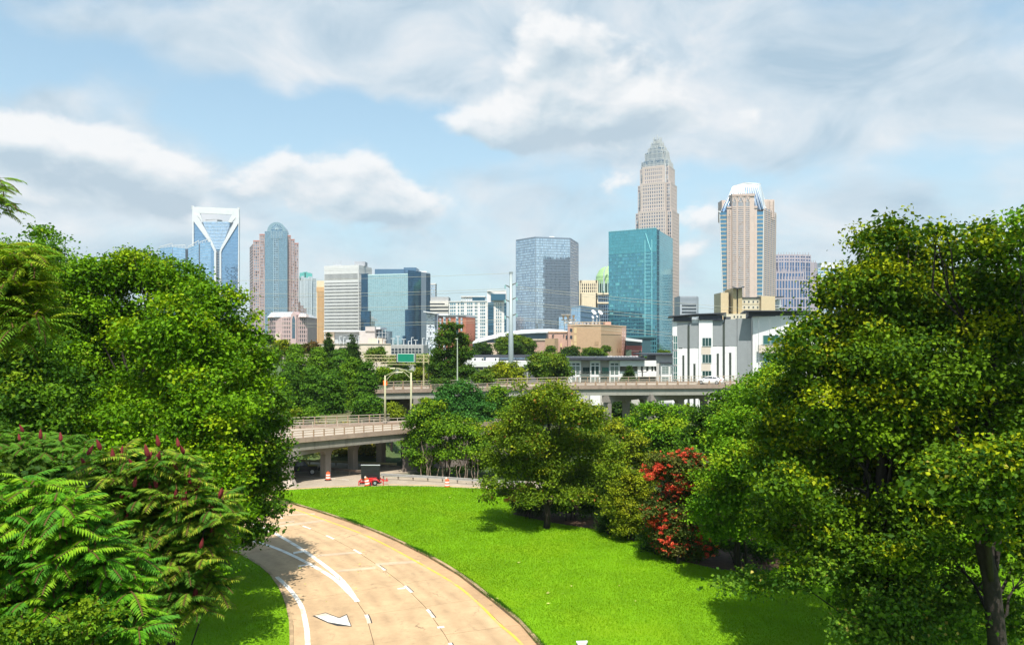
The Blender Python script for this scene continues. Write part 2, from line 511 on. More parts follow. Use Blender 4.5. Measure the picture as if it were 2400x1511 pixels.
# ---- lower faceted glass block in front of it
Yt = 1040
T = Tower('glass_office_block', 'faceted pale blue glass office block with rooftop trusses, before the V framed tower', 'office building', gx(445, Yt), Yt)
gl = glass('facet_glass', (.42, .60, .78), .14, .06)
for (x0, t0, x1, t1, y0, y1, dark) in ((20, 512, 142, 497, 1064, 1052, 0), (146, 500, 270, 514, 1044, 1040, 0), (270, 516, 298, 514, 1046, 1046, 1), (298, 512, 402, 470, 1040, 1036, 0), (402, 480, 414, 478, 1041, 1041, 1), (414, 464, 520, 448, 1036, 1044, 0)):
    a, c = Z(x0, t0), Z(x1, t1)
    p0, p1 = (gx(a[0], y0), y0), (gx(c[0], y1), y1)
    d, n, L = frame2(p0, p1)
    zl, zr = gz(a[1], y0), gz(c[1], y1)
    nx, ny = max(2, int(L / 3)), 34
    g = T.mb('glazing_dark' if dark else 'glazing', glass('facet_dark', (.12, .26, .40)) if dark else gl, True)
    for i in range(nx):
        for j in range(ny):
            q = lambda ii, jj: (p0[0] + d[0] * L * ii / nx, p0[1] + d[1] * L * ii / nx, 20 + (zl + (zr - zl) * ii / nx - 20) * jj / ny)
            g.face([q(i, j), q(i + 1, j), q(i + 1, j + 1), q(i, j + 1)])
    for j in range(0, ny + 1, 1):
        T.mb('floor_band', mat('facet_band', (.40, .52, .62), .4, .2), True).bar((p0[0] + n[0] * .1, p0[1] + n[1] * .1, 20 + (zl - 20) * j / ny), (p1[0] + n[0] * .1, p1[1] + n[1] * .1, 20 + (zr - 20) * j / ny), .3, .45)
    q0, q1 = (p0[0] - n[0] * 24, p0[1] - n[1] * 24), (p1[0] - n[0] * 24, p1[1] - n[1] * 24)
    i0, i1 = (p0[0] - n[0] * .2, p0[1] - n[1] * .2), (p1[0] - n[0] * .2, p1[1] - n[1] * .2)
    T.mb('core', mat('tower_core', (.2, .25, .3))).solid([(*i0, 0), (*i1, 0), (*q1, 0), (*q0, 0)], [(*i0, zl - .3), (*i1, zr - .3), (*q1, zr - .3), (*q0, zl - .3)])
    if not dark:
        T.mb('roof_truss', steel_white).bar((*p0, zl + 2.2), (*p1, zr + 5.0), .9)
        for k in range(5): T.mb('roof_truss', steel_white).bar((p0[0] + d[0] * L * k / 4, p0[1] + d[1] * L * k / 4, zl + (zr - zl) * k / 4), (p0[0] + d[0] * L * k / 4, p0[1] + d[1] * L * k / 4, zl + 2.2 + (zr + 2.8 - zl) * k / 4), .5)
T.done()

# ---- arched pink and blue tower
Yt = 1000
T = Tower('arched_skyscraper', 'tall stepped pink granite skyscraper with a blue glass bay ending in a round arch', 'skyscraper', gx(640, Yt), Yt)
pink = mat('pink_granite', (.40, .295, .27), .6, var=.06, scale=.2)
gp = glass('flank_glass', (.36, .43, .52), .35, .1, .7, (.07, .09, .12), .30)
gb = glass('bay_glass', (.25, .37, .45), .10, .1, .75)
tcore = mat('tower_core', (.2, .25, .3))
def pxz(x, y, Yq, z=Z): return gx(z(x, 0)[0], Yq), gz(z(0, y)[1], Yq)
for (x0, x1, top, yf, nx) in ((938, 1000, 442, 1000, 3), (1000, 1050, 380, 998, 3), (1046, 1086, 700, 996, 2), (1275, 1308, 392, 998, 2), (1308, 1345, 430, 1000, 2), (1345, 1384, 468, 1002, 2), (1236, 1277, 705, 996, 2)):
    a, zt = pxz(x0, top, yf); c, _ = pxz(x1, 0, yf)
    T.mb('flank', pink).pbox(Z(x0 + 1, 0)[0], Z(x1 - 1, 0)[0], yf + .12, yf + 40, 0, zt - .2)
    facade(T, (a, yf), (c, yf), 5, zt, nx, max(4, int((zt - 5) / 3.9)), gp, pink, (1.05, .35), (1.2, .3), 'flank_glazing', 'granite_grid')
    T.mb('cornice', mat('red_trim', (.50, .22, .18), .6)).pbox(Z(x0 - 1, 0)[0], Z(x1 + 1, 0)[0], yf - .6, yf + 38, zt, zt + 1.2)
# receding left side
a, zt = pxz(938, 468, 1000); c, _ = pxz(905, 0, 1038)
T.mb('flank', tcore).prism([(a + .1, 1000.2), (a + 24, 1000.2), (a + 24, 1040), (c + .2, 1038)], 0, zt - .2)
facade(T, (c, 1038), (a, 1000), 5, zt, 9, int((zt - 5) / 3.9), glass('side_glass', (.40, .46, .55), .2, .12, .7), pink, (.4, .2), (1.8, .3), 'side_glazing', 'side_grid')
# lower right stepped wing
for (x0, x1, top) in ((1380, 1402, 1040), (1402, 1432, 1075), (1432, 1462, 1105)):
    a, zt = pxz(x0, top, 1006); c, _ = pxz(x1, 0, 1006)
    T.mb('flank', pink).pbox(Z(x0, 0)[0], Z(x1, 0)[0], 1006.2, 1030, 0, zt)
    facade(T, (a, 1006), (c, 1006), 5, zt, 2, int(zt / 3.9), gp, pink, (.8, .3), (1.6, .3), 'flank_glazing', 'granite_grid')
# bay with arched head and barrel vault behind it
xa, xc = pxz(1052, 0, 990)[0], pxz(1275, 0, 990)[0]
za = pxz(0, 345, 990)[1]
x0i, x1i = pxz(1075, 0, 990)[0], pxz(1256, 0, 990)[0]
r = (x1i - x0i) / 2; cx_ = (x1i + x0i) / 2
T.mb('bay_core', tcore).pbox(Z(1053, 0)[0], Z(1274, 0)[0], 990.2, 1035, 0, za - .1)
facade(T, (xa, 990), (xc, 990), 5, za, 18, 66, gb, mat('bay_mullion', (.26, .35, .40), .4, .3), (.22, .2), (.30, .2), 'bay_glazing', 'bay_mullions', .0015)
arch = [(cx_ + r * math.cos(math.pi * k / 24), za + r * 1.0 * math.sin(math.pi * k / 24)) for k in range(25)]
arch = [(x1i, za - .2)] + arch + [(x0i, za - .2)]
T.mb('arch_head', mat('bay_frame', (.26, .37, .42), .35, .4), smooth=False).solid([(p[0], 990.0, p[1]) for p in arch], [(p[0] - 9, 1034, p[1] + 2) for p in arch])
ri, ci = r * .60, cx_ + r * .05
w_arch = [(ci + ri * math.cos(math.pi * k / 20), za + 2 + ri * math.sin(math.pi * k / 20)) for k in range(21)]
zb = pxz(0, 415, 990)[1]
w_arch = [(ci + ri, zb)] + w_arch + [(ci - ri, zb)]
T.mb('arch_window', glass('arch_window_glass', (.20, .32, .42), .2)).face([(p[0], 989.5, p[1]) for p in w_arch][::-1])
for k in range(9):
    an = math.pi * (k + .5) / 9
    T.mb('arch_ribs', mat('bay_rib', (.45, .56, .60), .4, .3), True).bar((ci, 989.3, za + 2), (ci + ri * math.cos(an), 989.3, za + 2 + ri * math.sin(an)), .5)
for k in range(7):
    T.mb('arch_ribs', None, True).bar((ci - ri, 989.3, zb + (za - zb) * k / 6), (ci + ri, 989.3, zb + (za - zb) * k / 6), .45)
for k in range(5):
    T.mb('arch_ribs', None, True).bar((ci - ri + ri * k / 2, 989.3, zb), (ci - ri + ri * k / 2, 989.3, za), .45)
a, c = pxz(1140, 0, 990)[0], pxz(1186, 0, 990)[0]
facade(T, (a, 989.6), (c, 989.6), 5, zb, 2, 62, glass('strip_glass', (.17, .26, .34), .4), mat('bay_rib', (.45, .56, .60)), (.5, .3), (.5, .2), 'strip_glazing', 'strip_grid')
T.done()

# ---- low pink gabled building in front
Yt = 700
T = Tower('gabled_hotel', 'low pink stone building with steep grey gabled roof below the arched skyscraper', 'building', gx(670, Yt), Yt)
stone = mat('rose_stone', (.50, .36, .34), .8, var=.07, scale=.3)
dk = glass('dark_window', (.05, .07, .085), .35, .15, .1)
a, zt = pxz(1065, 1190, 706); b1 = pxz(1150, 0, 696)[0]; b2 = pxz(1215, 0, 696)[0]; c2, _ = pxz(1466, 0, 702)
for (p0, p1, nx) in (((a, 712), (b1, 700), 4), ((b1, 700), (b2, 697), 0), ((b2, 697), (pxz(1320, 0, 697)[0], 697), 6), ((pxz(1320, 0, 697)[0], 697), (pxz(1375, 0, 697)[0], 697), 0), ((pxz(1375, 0, 697)[0], 697), (c2, 703), 5)):
    d, n, L = frame2(p0, p1)
    if nx: facade(T, p0, p1, 0, zt, nx, 10, dk, stone, (.85, .4), (1.15, .35), 'windows', 'stone_grid')
    else: T.mb('wall', stone).prism([p0, p1, (p1[0], p1[1] + 6), (p0[0], p0[1] + 6)], 0, zt)
T.mb('core', stone).prism([(a + .4, 712.5), (b1, 700.6), (c2 - .4, 703.6), (c2 - .4, 740), (a + .4, 740)], 0, zt - .2)
zr = pxz(0, 1132, 700)[1]
roofm = mat('slate_roof', (.36, .38, .40), .6, var=.1, scale=.4)
x_ = lambda v, yq=697: pxz(v, 0, yq)[0]
T.mb('roof', roofm).solid([(a - 1, 711, zt), (b1, 698, zt), (x_(1320), 696, zt), (c2 + 1, 702, zt), (c2, 742, zt), (a, 742, zt)], [(x_(1105, 712), 716, zr), (x_(1160), 712, zr), (x_(1300), 712, zr), (x_(1420), 714, zr - 2), (x_(1420), 730, zr - 2), (x_(1105, 712), 730, zr)])
zg = pxz(0, 1140, 696)[1]
T.mb('gable', stone).solid([(x_(1318), 694, 0), (x_(1372), 694, 0), (x_(1372), 694, zt + 2), (x_(1345), 694, zg + 1), (x_(1318), 694, zt + 2)], [(x_(1318), 712, 0), (x_(1372), 712, 0), (x_(1372), 712, zt + 2), (x_(1345), 712, zg + 1), (x_(1318), 712, zt + 2)])
zA = pxz(0, 1215, 694)[1]
aw = [(x_(1360), 20), (x_(1360), zA), (x_(1354), zA + 2.4), (x_(1345), zA + 4), (x_(1336), zA + 2.4), (x_(1330), zA), (x_(1330), 20)]
T.mb('tall_window', glass('tall_window_glass', (.16, .24, .28), .2)).face([(p[0], 693.8, p[1]) for p in aw])
for k in range(4): T.mb('wall_panel', mat('pale_rose', (.58, .45, .38), .85)).box(b1 + .5, b2 - .5, 695.6, 696.6, 2 + k * 8, 9 + k * 8) if k < 3 else None
for xv in (1085, 1100, 1118, 1232, 1250, 1268, 1286, 1302, 1392, 1410, 1428, 1446):
    T.mb('dormer', mat('pale_dormer', (.55, .46, .43), .8), True).solid([(x_(xv) - 1.4, 695 + (8 if xv < 1150 else 2), zt), (x_(xv) + 1.4, 695 + (8 if xv < 1150 else 2), zt), (x_(xv) + 1.4, 708, zt), (x_(xv) - 1.4, 708, zt)], [(x_(xv) - .1, 697 + (8 if xv < 1150 else 2), zt + 3), (x_(xv) + .1, 697 + (8 if xv < 1150 else 2), zt + 3), (x_(xv) + .1, 708, zt + 3), (x_(xv) - .1, 708, zt + 3)])
T.done()

# ---- teal tower behind
Yt = 1090
T = Tower('teal_skyscraper', 'slender teal glass tower with turquoise rooftop fins beside the arched skyscraper', 'skyscraper', gx(720, Yt), Yt)
gt = glass('teal_glass', (.20, .38, .46), .25)
wht = mat('pale_grid', (.50, .58, .62), .5)
for (x0, x1, top, yf, nx, wm, pr) in ((1380, 1408, 782, 1098, 3, wht, .5), (1408, 1440, 785, 1092, 4, wht, .25), (1440, 1480, 800, 1089, 5, wht, .25), (1480, 1516, 790, 1092, 4, wht, .25), (1516, 1566, 805, 1098, 5, wht, .6)):
    a, zt = pxz(x0, top, yf); c, _ = pxz(x1, 0, yf)
    T.mb('core', tcore).pbox(Z(x0, 0)[0], Z(x1, 0)[0], yf + .15, yf + 26, 0, zt - .2)
    facade(T, (a, yf), (c, yf), 4, zt, nx, int(zt / (7 if nx in (3, 5) and wm else 4)), gt, wm, (.9, .35), (.45, .2))
for k in range(16):
    x, zt = pxz(1396 + k * 7, 745 + 10 * abs(k - 7.5) / 7.5 + rnd.uniform(-6, 6), 1092); _, z0 = pxz(0, 800, 1092)
    T.mb('roof_fin', mat('turquoise_fin', (.16, .52, .48), .4, .2)).box(x - 1.2, x + 1.2, 1092 + abs(k - 7.5) * .5, 1094 + abs(k - 7.5) * .5, z0, zt)
T.done()

# ---- tan striped slab
Yt = 900
T = Tower('tan_striped_tower', 'narrow tan tower with vertical orange stripes beside the white office tower', 'tower', gx(752, Yt), Yt)
a, zt = pxz(1562, 830, Yt); c, _ = pxz(1640, 0, Yt)
tan_ = mat('tan_stone', (.66, .54, .36), .75, var=.05, scale=.3)
T.mb('wall', tan_).pbox(Z(1562, 0)[0], Z(1640, 0)[0], Yt + .3, Yt + 30, 0, zt)
zs = pxz(0, 940, Yt)[1]; zs2 = pxz(0, 900, Yt)[1]
for k in range(6):
    x = a + (c - a) * (k + .3) / 6
    T.mb('stripe', mat('orange_stripe', (.56, .34, .16), .7)).box(x, x + 1.9, Yt - .15, Yt + .35, 4, zs2 if k % 2 else zs)
T.mb('belt', mat('orange_stripe', (.56, .34, .16))).box(a - .2, c + .2, Yt - .3, Yt + 2, zs, zs + 6)
T.done()

# ---- white gridded office tower
Z2 = zoomer(730, 590, 4.8)
Yt = 820
T = Tower('white_office_tower', 'square white office tower with rows of small dark windows', 'office building', gx(810, Yt), Yt)
pl, pc, pr = (gx(Z2(146, 0)[0], 824), 824), (gx(Z2(530, 0)[0], 812), 812), (gx(Z2(676, 0)[0], 846), 846)
zt = gz(Z2(0, 150)[1], 814)
whc = mat('white_precast', (.60, .595, .575), .7, var=.05, scale=.3)
block(T, pl, pc, pr, 0, zt - .3, whc)
dwin = glass('office_window', (.035, .045, .055), .4, .2, .0)
zz_ = lambda y: gz(Z2(0, y)[1], 818)
hrow = 37 / 4.8 * 818 / F
z1_ = zz_(330)
for (p0, p1, nx) in ((pl, pc, 30), (pc, pr, 18)):
    facade(T, p0, p1, z1_ - hrow * 21, z1_, nx, 21, dwin, whc, (.36, .45), (1.55, .4), 'windows', 'precast_grid', .002)
    facade(T, p0, p1, z1_, zz_(236), nx, 1, dwin, whc, (.6, .45), (1.2, .4), 'windows', 'precast_grid', .002)
    facade(T, p0, p1, zz_(236), zz_(190), nx, 1, dwin, whc, (.6, .45), (2.6, .4), 'windows', 'precast_grid', .002)
    d, n, L = frame2(p0, p1)
    T.mb('parapet', whc).obox(p0, d, n, -.1, L + .1, -6, .5, zz_(192), zt)
T.mb('rooftop_plant', mat('plant_grey', (.35, .36, .38), .6)).box(gx(Z2(495, 0)[0], 830), gx(Z2(615, 0)[0], 830), 824, 838, zt, zt + 5)
for k in range(9):
    x = gx(Z2(248 + k * 11, 0)[0], 825); T.mb('antenna', mat('antenna_grey', (.45, .46, .48), .5, .3), True).box(x - .12, x + .12, 825, 825.3, zt, zt + rnd.uniform(2, 7.5))
T.mbs['antenna'][0].box(gx(Z2(246, 0)[0], 825), gx(Z2(342, 0)[0], 825), 824.8, 825.6, zt, zt + 1.6)
T.done()

# ---- mirror glass tower
Yt = 760
T = Tower('mirror_office_tower', 'wide mirror glass office tower with a pale reflecting front and dark blue sides', 'office building', gx(930, Yt), Yt)
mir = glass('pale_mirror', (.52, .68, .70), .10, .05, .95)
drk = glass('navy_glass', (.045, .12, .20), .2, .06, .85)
mul = mat('mirror_mullion', (.40, .54, .56), .4, .4)
nav = mat('navy_mullion', (.06, .12, .17), .4, .3)
q2 = lambda x, Yq: gx(Z2(x, 0)[0], Yq)
zz_ = lambda y: gz(Z2(0, y)[1], 758)
p0, p1 = (q2(636, 764), 764), (q2(1085, 752), 752)
facade(T, p0, p1, zz_(665), zz_(252), 19, 26, mir, mul, (.16, .12), (.16, .12), 'mirror_glazing', 'mirror_mullions', .0012)
facade(T, (q2(656, 763.6), 763.6), (q2(1052, 752.9), 752.9), zz_(1060), zz_(665), 17, 25, mir, mul, (.16, .12), (.16, .12), 'mirror_glazing', 'mirror_mullions', .0012)
d, n, L = frame2(p0, p1)
T.mb('light_trim', mat('pale_trim', (.55, .72, .70), .4, .2)).obox(p0, d, n, 0, L, -.2, .5, zz_(262), zz_(250))
T.mb('core', tcore).prism([(p0[0] + .5, p0[1] + .3), (p1[0] - .3, p1[1] + .3), (q2(1337, 790), 789), (q2(700, 800), 800)], 0, zz_(252))
pr0, pr1, pr2, pr3 = (q2(1085, 752), 752), (q2(1233, 768), 768), (q2(1241, 770.5), 770.5), (q2(1338, 783), 783)
zt = zz_(212)
T.mb('core', tcore).prism([(pr0[0] + .3, 752.4), (pr1[0], 768.4), (pr3[0] - .3, 783.4), (q2(1300, 800), 800), (q2(1085, 790), 790)], 0, zt - .3)
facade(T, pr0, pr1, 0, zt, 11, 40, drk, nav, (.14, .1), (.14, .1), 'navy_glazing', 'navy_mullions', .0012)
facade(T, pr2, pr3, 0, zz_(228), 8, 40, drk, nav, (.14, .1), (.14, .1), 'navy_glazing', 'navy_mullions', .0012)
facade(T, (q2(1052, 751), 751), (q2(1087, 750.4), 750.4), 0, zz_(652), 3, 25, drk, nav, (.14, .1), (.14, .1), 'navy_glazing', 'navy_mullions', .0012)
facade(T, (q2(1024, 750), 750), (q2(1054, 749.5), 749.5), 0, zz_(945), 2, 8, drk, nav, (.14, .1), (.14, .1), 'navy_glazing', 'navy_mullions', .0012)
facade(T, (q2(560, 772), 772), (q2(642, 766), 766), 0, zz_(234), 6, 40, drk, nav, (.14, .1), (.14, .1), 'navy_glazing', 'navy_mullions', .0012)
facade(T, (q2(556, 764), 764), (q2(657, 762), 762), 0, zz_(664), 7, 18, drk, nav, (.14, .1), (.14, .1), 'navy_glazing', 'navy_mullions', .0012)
for (x0, x1, y0, y1, t) in ((561, 640, 773, 800, 236), (558, 655, 764.5, 775, 667), (1053, 1086, 751.5, 760, 655), (1026, 1053, 750.4, 760, 948)):
    T.mb('navy_core', mat('navy_core', (.03, .06, .09), .5)).box(q2(x0, y0), q2(x1, y0), y0, y1, 0, zz_(t))
T.mb('rooftop_screen', mat('navy_screen', (.09, .17, .26), .35, .3)).box(q2(716, 768), q2(1046, 768), 766, 790, zz_(252), zz_(186))
T.mbs['rooftop_screen'][0].box(q2(1044, 772), q2(1184, 772), 768, 794, zz_(230), zz_(166))
T.mb('rooftop_wall', mat('pale_screen', (.70, .70, .68), .5)).box(q2(1186, 782), q2(1295, 782), 782, 783, zz_(228), zz_(192))
T.mb('slot', mat('pale_trim', (.55, .72, .70))).prism([(pr1[0] + .1, 768.6), (pr2[0] - .1, 770.4), (pr2[0] - .1, 772), (pr1[0] + .1, 772)], zz_(900), zz_(228))
for k in range(9):
    x = q2(1050 + k * 14, 776); T.mb('rooftop_rail', alu, True).box(x - .1, x + .1, 776, 776.3, zz_(180), zz_(166 - 8 * rnd.random()))
T.done()

Yt = 1150
T = Tower('small_blue_tower', 'distant light blue tower peeping out right beside the mirror glass tower', 'tower', gx(1014, Yt), Yt)
a, c, zt = q2(1330, Yt), q2(1394, Yt), gz(Z2(0, 368)[1], Yt)
T.mb('core', tcore).box(a, c, Yt + .2, Yt + 20, 0, zt - .2)
facade(T, (a, Yt), (c, Yt), 4, zt, 5, 24, glass('sky_glass', (.30, .55, .80), .25), whc, (.6, .3), (1.1, .3))
T.mb('roof', whc).box(a - .5, c + .5, Yt - .5, Yt + 20, zt, zt + 2)
T.done()

# ---- concrete building with dark ribbon windows
Yt = 700
T = Tower('ribbon_window_block', 'cream concrete office block with dark ribbon windows and grey rooftop box', 'office building', gx(1030, Yt), Yt)
a, c = q2(1334, Yt), q2(1541, Yt)
zq = lambda y: gz(Z2(0, y)[1], Yt)
cream = mat('cream_concrete', (.62, .58, .52), .8, var=.06, scale=.3)
T.mb('core', mat('ribbon_dark', (.04, .05, .06), .3)).box(a + .3, c - .3, Yt + .4, Yt + 30, 0, zq(558))
for (t, b_) in ((553, 580), (596, 616), (636, 654), (676, 690), (716, 735), (760, 790), (820, 850)):
    T.mb('spandrel', cream).box(a, c, Yt, Yt + 30.5, zq(b_), zq(t))
T.mb('side_pier', cream).box(q2(1500, Yt), c + .1, Yt - .1, Yt + 30.6, zq(600), zq(555))
T.mb('rooftop_box', mat('corrugated_grey', (.36, .36, .36), .7, var=.1, scale=1.2)).box(q2(1336, Yt), q2(1540, Yt), Yt + 2, Yt + 24, zq(556), zq(505))
T.done()

# ---- white hotel
Yt = 600
T = Tower('white_hotel', 'white hotel block with paired blue windows and a taller corner with dark rooftop bar', 'hotel', gx(1120, Yt), Yt)
zq = lambda y: gz(Z2(0, y)[1], Yt)
wh = mat('warm_white_wall', (.70, .67, .64), .75, var=.04, scale=.3)
bw = glass('hotel_window', (.16, .30, .36), .35, .1, .6)
bay = glass('corner_bay_glass', (.07, .17, .24), .3, .08, .7)
x0, x1, x2 = q2(1548, 606), q2(1976, 598), q2(2192, 604)
T.mb('wall', wh).prism([(x0, 606.3), (x1, 598.3), (x1, 640), (x0, 646)], 0, zq(556))
T.mb('wall', wh).prism([(x1, 597.6), (x2, 603), (x2, 640), (x1, 636)], 0, zq(440))
d, n, L = frame2((x0, 606.3), (x1, 598.3))
fh = 38 / 4.8 * 600 / F
for j in range(11):
    zc = zq(572 + 38 * j)
    for (c0, c1) in ((1560, 1576), (1580, 1596), (1602, 1622), (1648, 1664), (1680, 1696), (1700, 1716), (1752, 1768), (1774, 1788), (1794, 1812), (1838, 1852), (1856, 1868), (1900, 1914), (1920, 1934), (1938, 1954)):
        f0, f1 = (c0 - 1548) / 428, (c1 - 1548) / 428
        T.mb('window', bw, True).obox((x0, 606.3), d, n, L * f0, L * f1, -.2, .06 if (c0 // 2) % 2 else .10, zc - 1.75, zc)
    for (c0, c1, m_) in ((2078, 2090, bw), (2100, 2112, bw), (2124, 2136, bw)):
        yy = 597.6 + 5.4 * (c0 - 1976) / 216
        T.mb('window', bw, True).box(q2(c0, yy), q2(c1, yy), yy - .12, yy + .8, zc - 1.7, zc)
    T.mb('corner_bay', bay, True).box(q2(1985, 596), q2(2050, 596), 596, 600, zc - 2.5, zc)
    T.mb('corner_bay', bay, True).box(q2(2168, 602), q2(2192, 602), 602.4, 606, zc - 2.4, zc)
T.mb('parapet', mat('white_precast', (.66, .65, .62))).prism([(x0 - .3, 605.8), (x1 + .2, 597.8), (x1, 641), (x0, 647)], zq(562), zq(550))
T.mb('penthouse', bay).box(q2(1812, 604), q2(1952, 604), 603, 625, zq(556), zq(502))
T.mbs['penthouse'][0].box(q2(2018, 596), q2(2186, 596), 597.0, 600, zq(548), zq(476))
T.mb('penthouse_roof', wh).box(q2(1680, 602), q2(1956, 602), 601.5, 626, zq(506), zq(496))
for x in (1686, 1712, 1738, 1764, 1790): T.mb('terrace_post', wh).box(q2(x, 603), q2(x, 603) + .8, 602.5, 603.5, zq(552), zq(505))
T.mb('mast', alu).box(q2(2008, 606), q2(2010, 606), 606, 606.4, zq(440), zq(345))
T.mb('rooftop_rail', mat('white_precast', (.66, .65, .62))).box(x1 + .2, x2, 596.9, 598, zq(448), zq(434))
T.done()

# ---- slate slab and brick block
Yt = 450
T = Tower('brick_apartment_block', 'orange brick apartment block with a tall pale slate wing and slanted white cap', 'apartment building', gx(1060, Yt), Yt)
zq = lambda y: gz(Z2(0, y)[1], Yt)
brk = mat('orange_brick', (.40, .14, .08), .85, var=.12, scale=.5)
pale = mat('pale_slate', (.56, .60, .66), .55, var=.18, scale=.35)
T.mb('slate_wing', pale).prism([(q2(1292, 450), 450), (q2(1388, 448), 448), (q2(1388, 470), 470), (q2(1292, 470), 470)], 0, zq(700))
for j in range(24):
    zc = zq(715 + j * 15)
    for k in range(5):
        if rnd.random() < .55: T.mb('slate_panel', mat('white_slate', (.74, .77, .80), .5)).box(q2(1296 + k * 18, 448), q2(1296 + k * 18 + 15, 448), 447.6, 449.4, zc - 1.0, zc)
T.mb('slanted_cap', steel_white).solid([(q2(1264, 446), 444, zq(682)), (q2(1412, 446), 444, zq(702)), (q2(1412, 446), 470, zq(702)), (q2(1264, 446), 470, zq(682))], [(q2(1264, 446), 444, zq(670)), (q2(1412, 446), 444, zq(693)), (q2(1412, 446), 470, zq(693)), (q2(1264, 446), 470, zq(670))])
T.mb('slate_side', mat('dark_slate_side', (.28, .31, .36), .6)).box(q2(1388, 449), q2(1424, 449), 449, 462, 0, zq(700))
T.mb('wall', brk).prism([(q2(1424, 452), 452), (q2(1738, 444), 444), (q2(1838, 462), 462), (q2(1838, 470), 478), (q2(1424, 470), 480)], 0, zq(735))
T.mb('top_storey', mat('pale_top', (.60, .62, .64), .6)).prism([(q2(1424, 453), 452.6), (q2(1738, 445), 444.6), (q2(1836, 462), 462), (q2(1836, 470), 476), (q2(1424, 470), 478)], zq(735), zq(716))
for (c0, c1) in ((1440, 1464), (1545, 1600), (1678, 1705)):
    for j in range(8):
        f = (c0 - 1424) / 314; yy = 452 - 8 * f
        zc = zq(748 + 39 * j)
        o = T.mb('window_trim', mat('white_trim', (.72, .71, .69), .6), True); o.box(q2(c0, yy), q2(c1, yy), yy - .5, yy + .6, zc - 1.6, zc)
        nwin = 2 if c1 - c0 > 30 else 1
        for k in range(nwin * 2):
            xa_, xb_ = c0 + (c1 - c0) * (k + .12) / (nwin * 2), c0 + (c1 - c0) * (k + .88) / (nwin * 2)
            T.mb('window', bw, True).box(q2(xa_, yy), q2(xb_, yy), yy - .6, yy, zc - 1.4, zc - .25)
for (c0, c1) in ((1485, 1516), (1625, 1660)):
    yy = 452 - 8 * (c0 - 1424) / 314
    T.mb('stucco_bay', mat('grey_stucco', (.52, .54, .56), .7)).box(q2(c0, yy), q2(c1, yy), yy - .7, yy + 1, 0, zq(722))
    for j in range(8):
        zc = zq(752 + 39 * j); T.mb('window', bw, True).box(q2(c0 + 4, yy), q2(c1 - 4, yy), yy - .8, yy, zc - 1.4, zc)
T.mb('cap', steel_white).prism([(q2(1420, 451), 451), (q2(1739, 443), 443), (q2(1840, 461.5), 461.5), (q2(1840, 470), 478), (q2(1420, 470), 480)], zq(716), zq(711))
for (c0, c1, t) in ((1430, 1540, 690), (1590, 1720, 705)): T.mb('rooftop_unit', mat('plant_pale', (.55, .55, .54), .6)).box(q2(c0, 458), q2(c1, 458), 458, 470, zq(712), zq(t))
T.done()

# ---- slate blue gridded tower with cut corner
Z3 = zoomer(1180, 530, 4.0848)
Yt = 650
q3 = lambda x, Yq: gx(Z3(x, 0)[0], Yq)
T = Tower('gridded_glass_tower', 'wide bluish glass tower with a fine grid and chamfered corners behind the steel power pole', 'office building', gx(1282, Yt), Yt)
P = [(q3(120, 668), 668), (q3(305, 648), 648), (q3(640, 656), 656), (q3(717, 690), 690)]
zt = gz(Z3(0, 118)[1], 652)
gg = glass('grid_glass', (.74, .83, .92), .14, .06, .9, (.52, .62, .74), .15)
gm = mat('grid_mullion', (.22, .27, .33), .45, .3)
T.mb('core', tcore).prism([(P[0][0] + .4, P[0][1] + .3), (P[1][0], P[1][1] + .4), (P[2][0], P[2][1] + .4), (P[3][0] - .4, P[3][1]), (q3(650, 710), 715), (q3(200, 700), 715)], 0, zt - .3)
for k, nx in ((0, 15), (1, 27), (2, 8)):
    facade(T, P[k], P[k + 1], 0, zt, nx, 46, gg, gm, (.32, .25), (.42, .22), tilt=.0035)
T.mb('roof_edge', gm).prism([(p[0] * 1.0, p[1] - .3) for p in P] + [(q3(650, 710), 715), (q3(200, 700), 715)], zt, zt + 1.0)
T.mb('rooftop_plant', mat('pale_screen', (.70, .70, .68))).box(q3(440, 680), q3(487, 680), 680, 690, zt + 1, gz(Z3(0, 98)[1], 680))
T.mbs['rooftop_plant'][0].box(q3(395, 680), q3(440, 680), 680, 690, zt + 1, gz(Z3(0, 108)[1], 680))
T.done()

# ---- cream tower with green dome
Yt = 800
T = Tower('domed_cream_tower', 'cream office tower with a stepped green metal dome half hidden by the teal tower', 'office building', gx(1395, Yt), Yt)
crm = mat('cream_stone', (.72, .60, .42), .75, var=.05, scale=.3)
zq = lambda y: gz(Z3(0, y)[1], Yt)
a, m_, c = q3(725, Yt), q3(905, Yt), q3(1010, Yt)
T.mb('core', tcore).box(a + .2, m_, Yt + .2, Yt + 24, 0, zq(520))
facade(T, (a, Yt), (m_, Yt), zq(640), zq(545), 9, 3, glass('cream_strip_glass', (.16, .19, .22), .4), crm, (1.1, .4), (.8, .2), 'windows', 'stone_grid')
facade(T, (a, Yt), (m_, Yt), zq(545), zq(518), 9, 1, glass('cream_strip_glass', (.16, .19, .22)), crm, (2.4, .4), (3.0, .3), 'windows', 'stone_grid')
facade(T, (a, Yt), (m_, Yt), zq(925), zq(640), 9, 9, glass('cream_strip_glass', (.16, .19, .22)), crm, (2.4, .4), (3.2, .3), 'windows', 'stone_grid')
T.mb('wing', tcore).box(m_, c, Yt - 2 + .2, Yt + 20, 0, zq(655))
facade(T, (m_, Yt - 2), (c, Yt - 2), 0, zq(655), 6, 18, glass('deep_blue_glass', (.05, .12, .22), .4), mat('blue_mullion', (.20, .28, .36), .4), (.4, .3), (.5, .2), 'blue_glazing', 'blue_grid')
T.mb('ledge', crm).box(m_ - 1, c, Yt - 3, Yt, zq(742), zq(728))
T.mbs['ledge'][0].box(m_ - 1, c, Yt - 3, Yt, zq(656), zq(640))
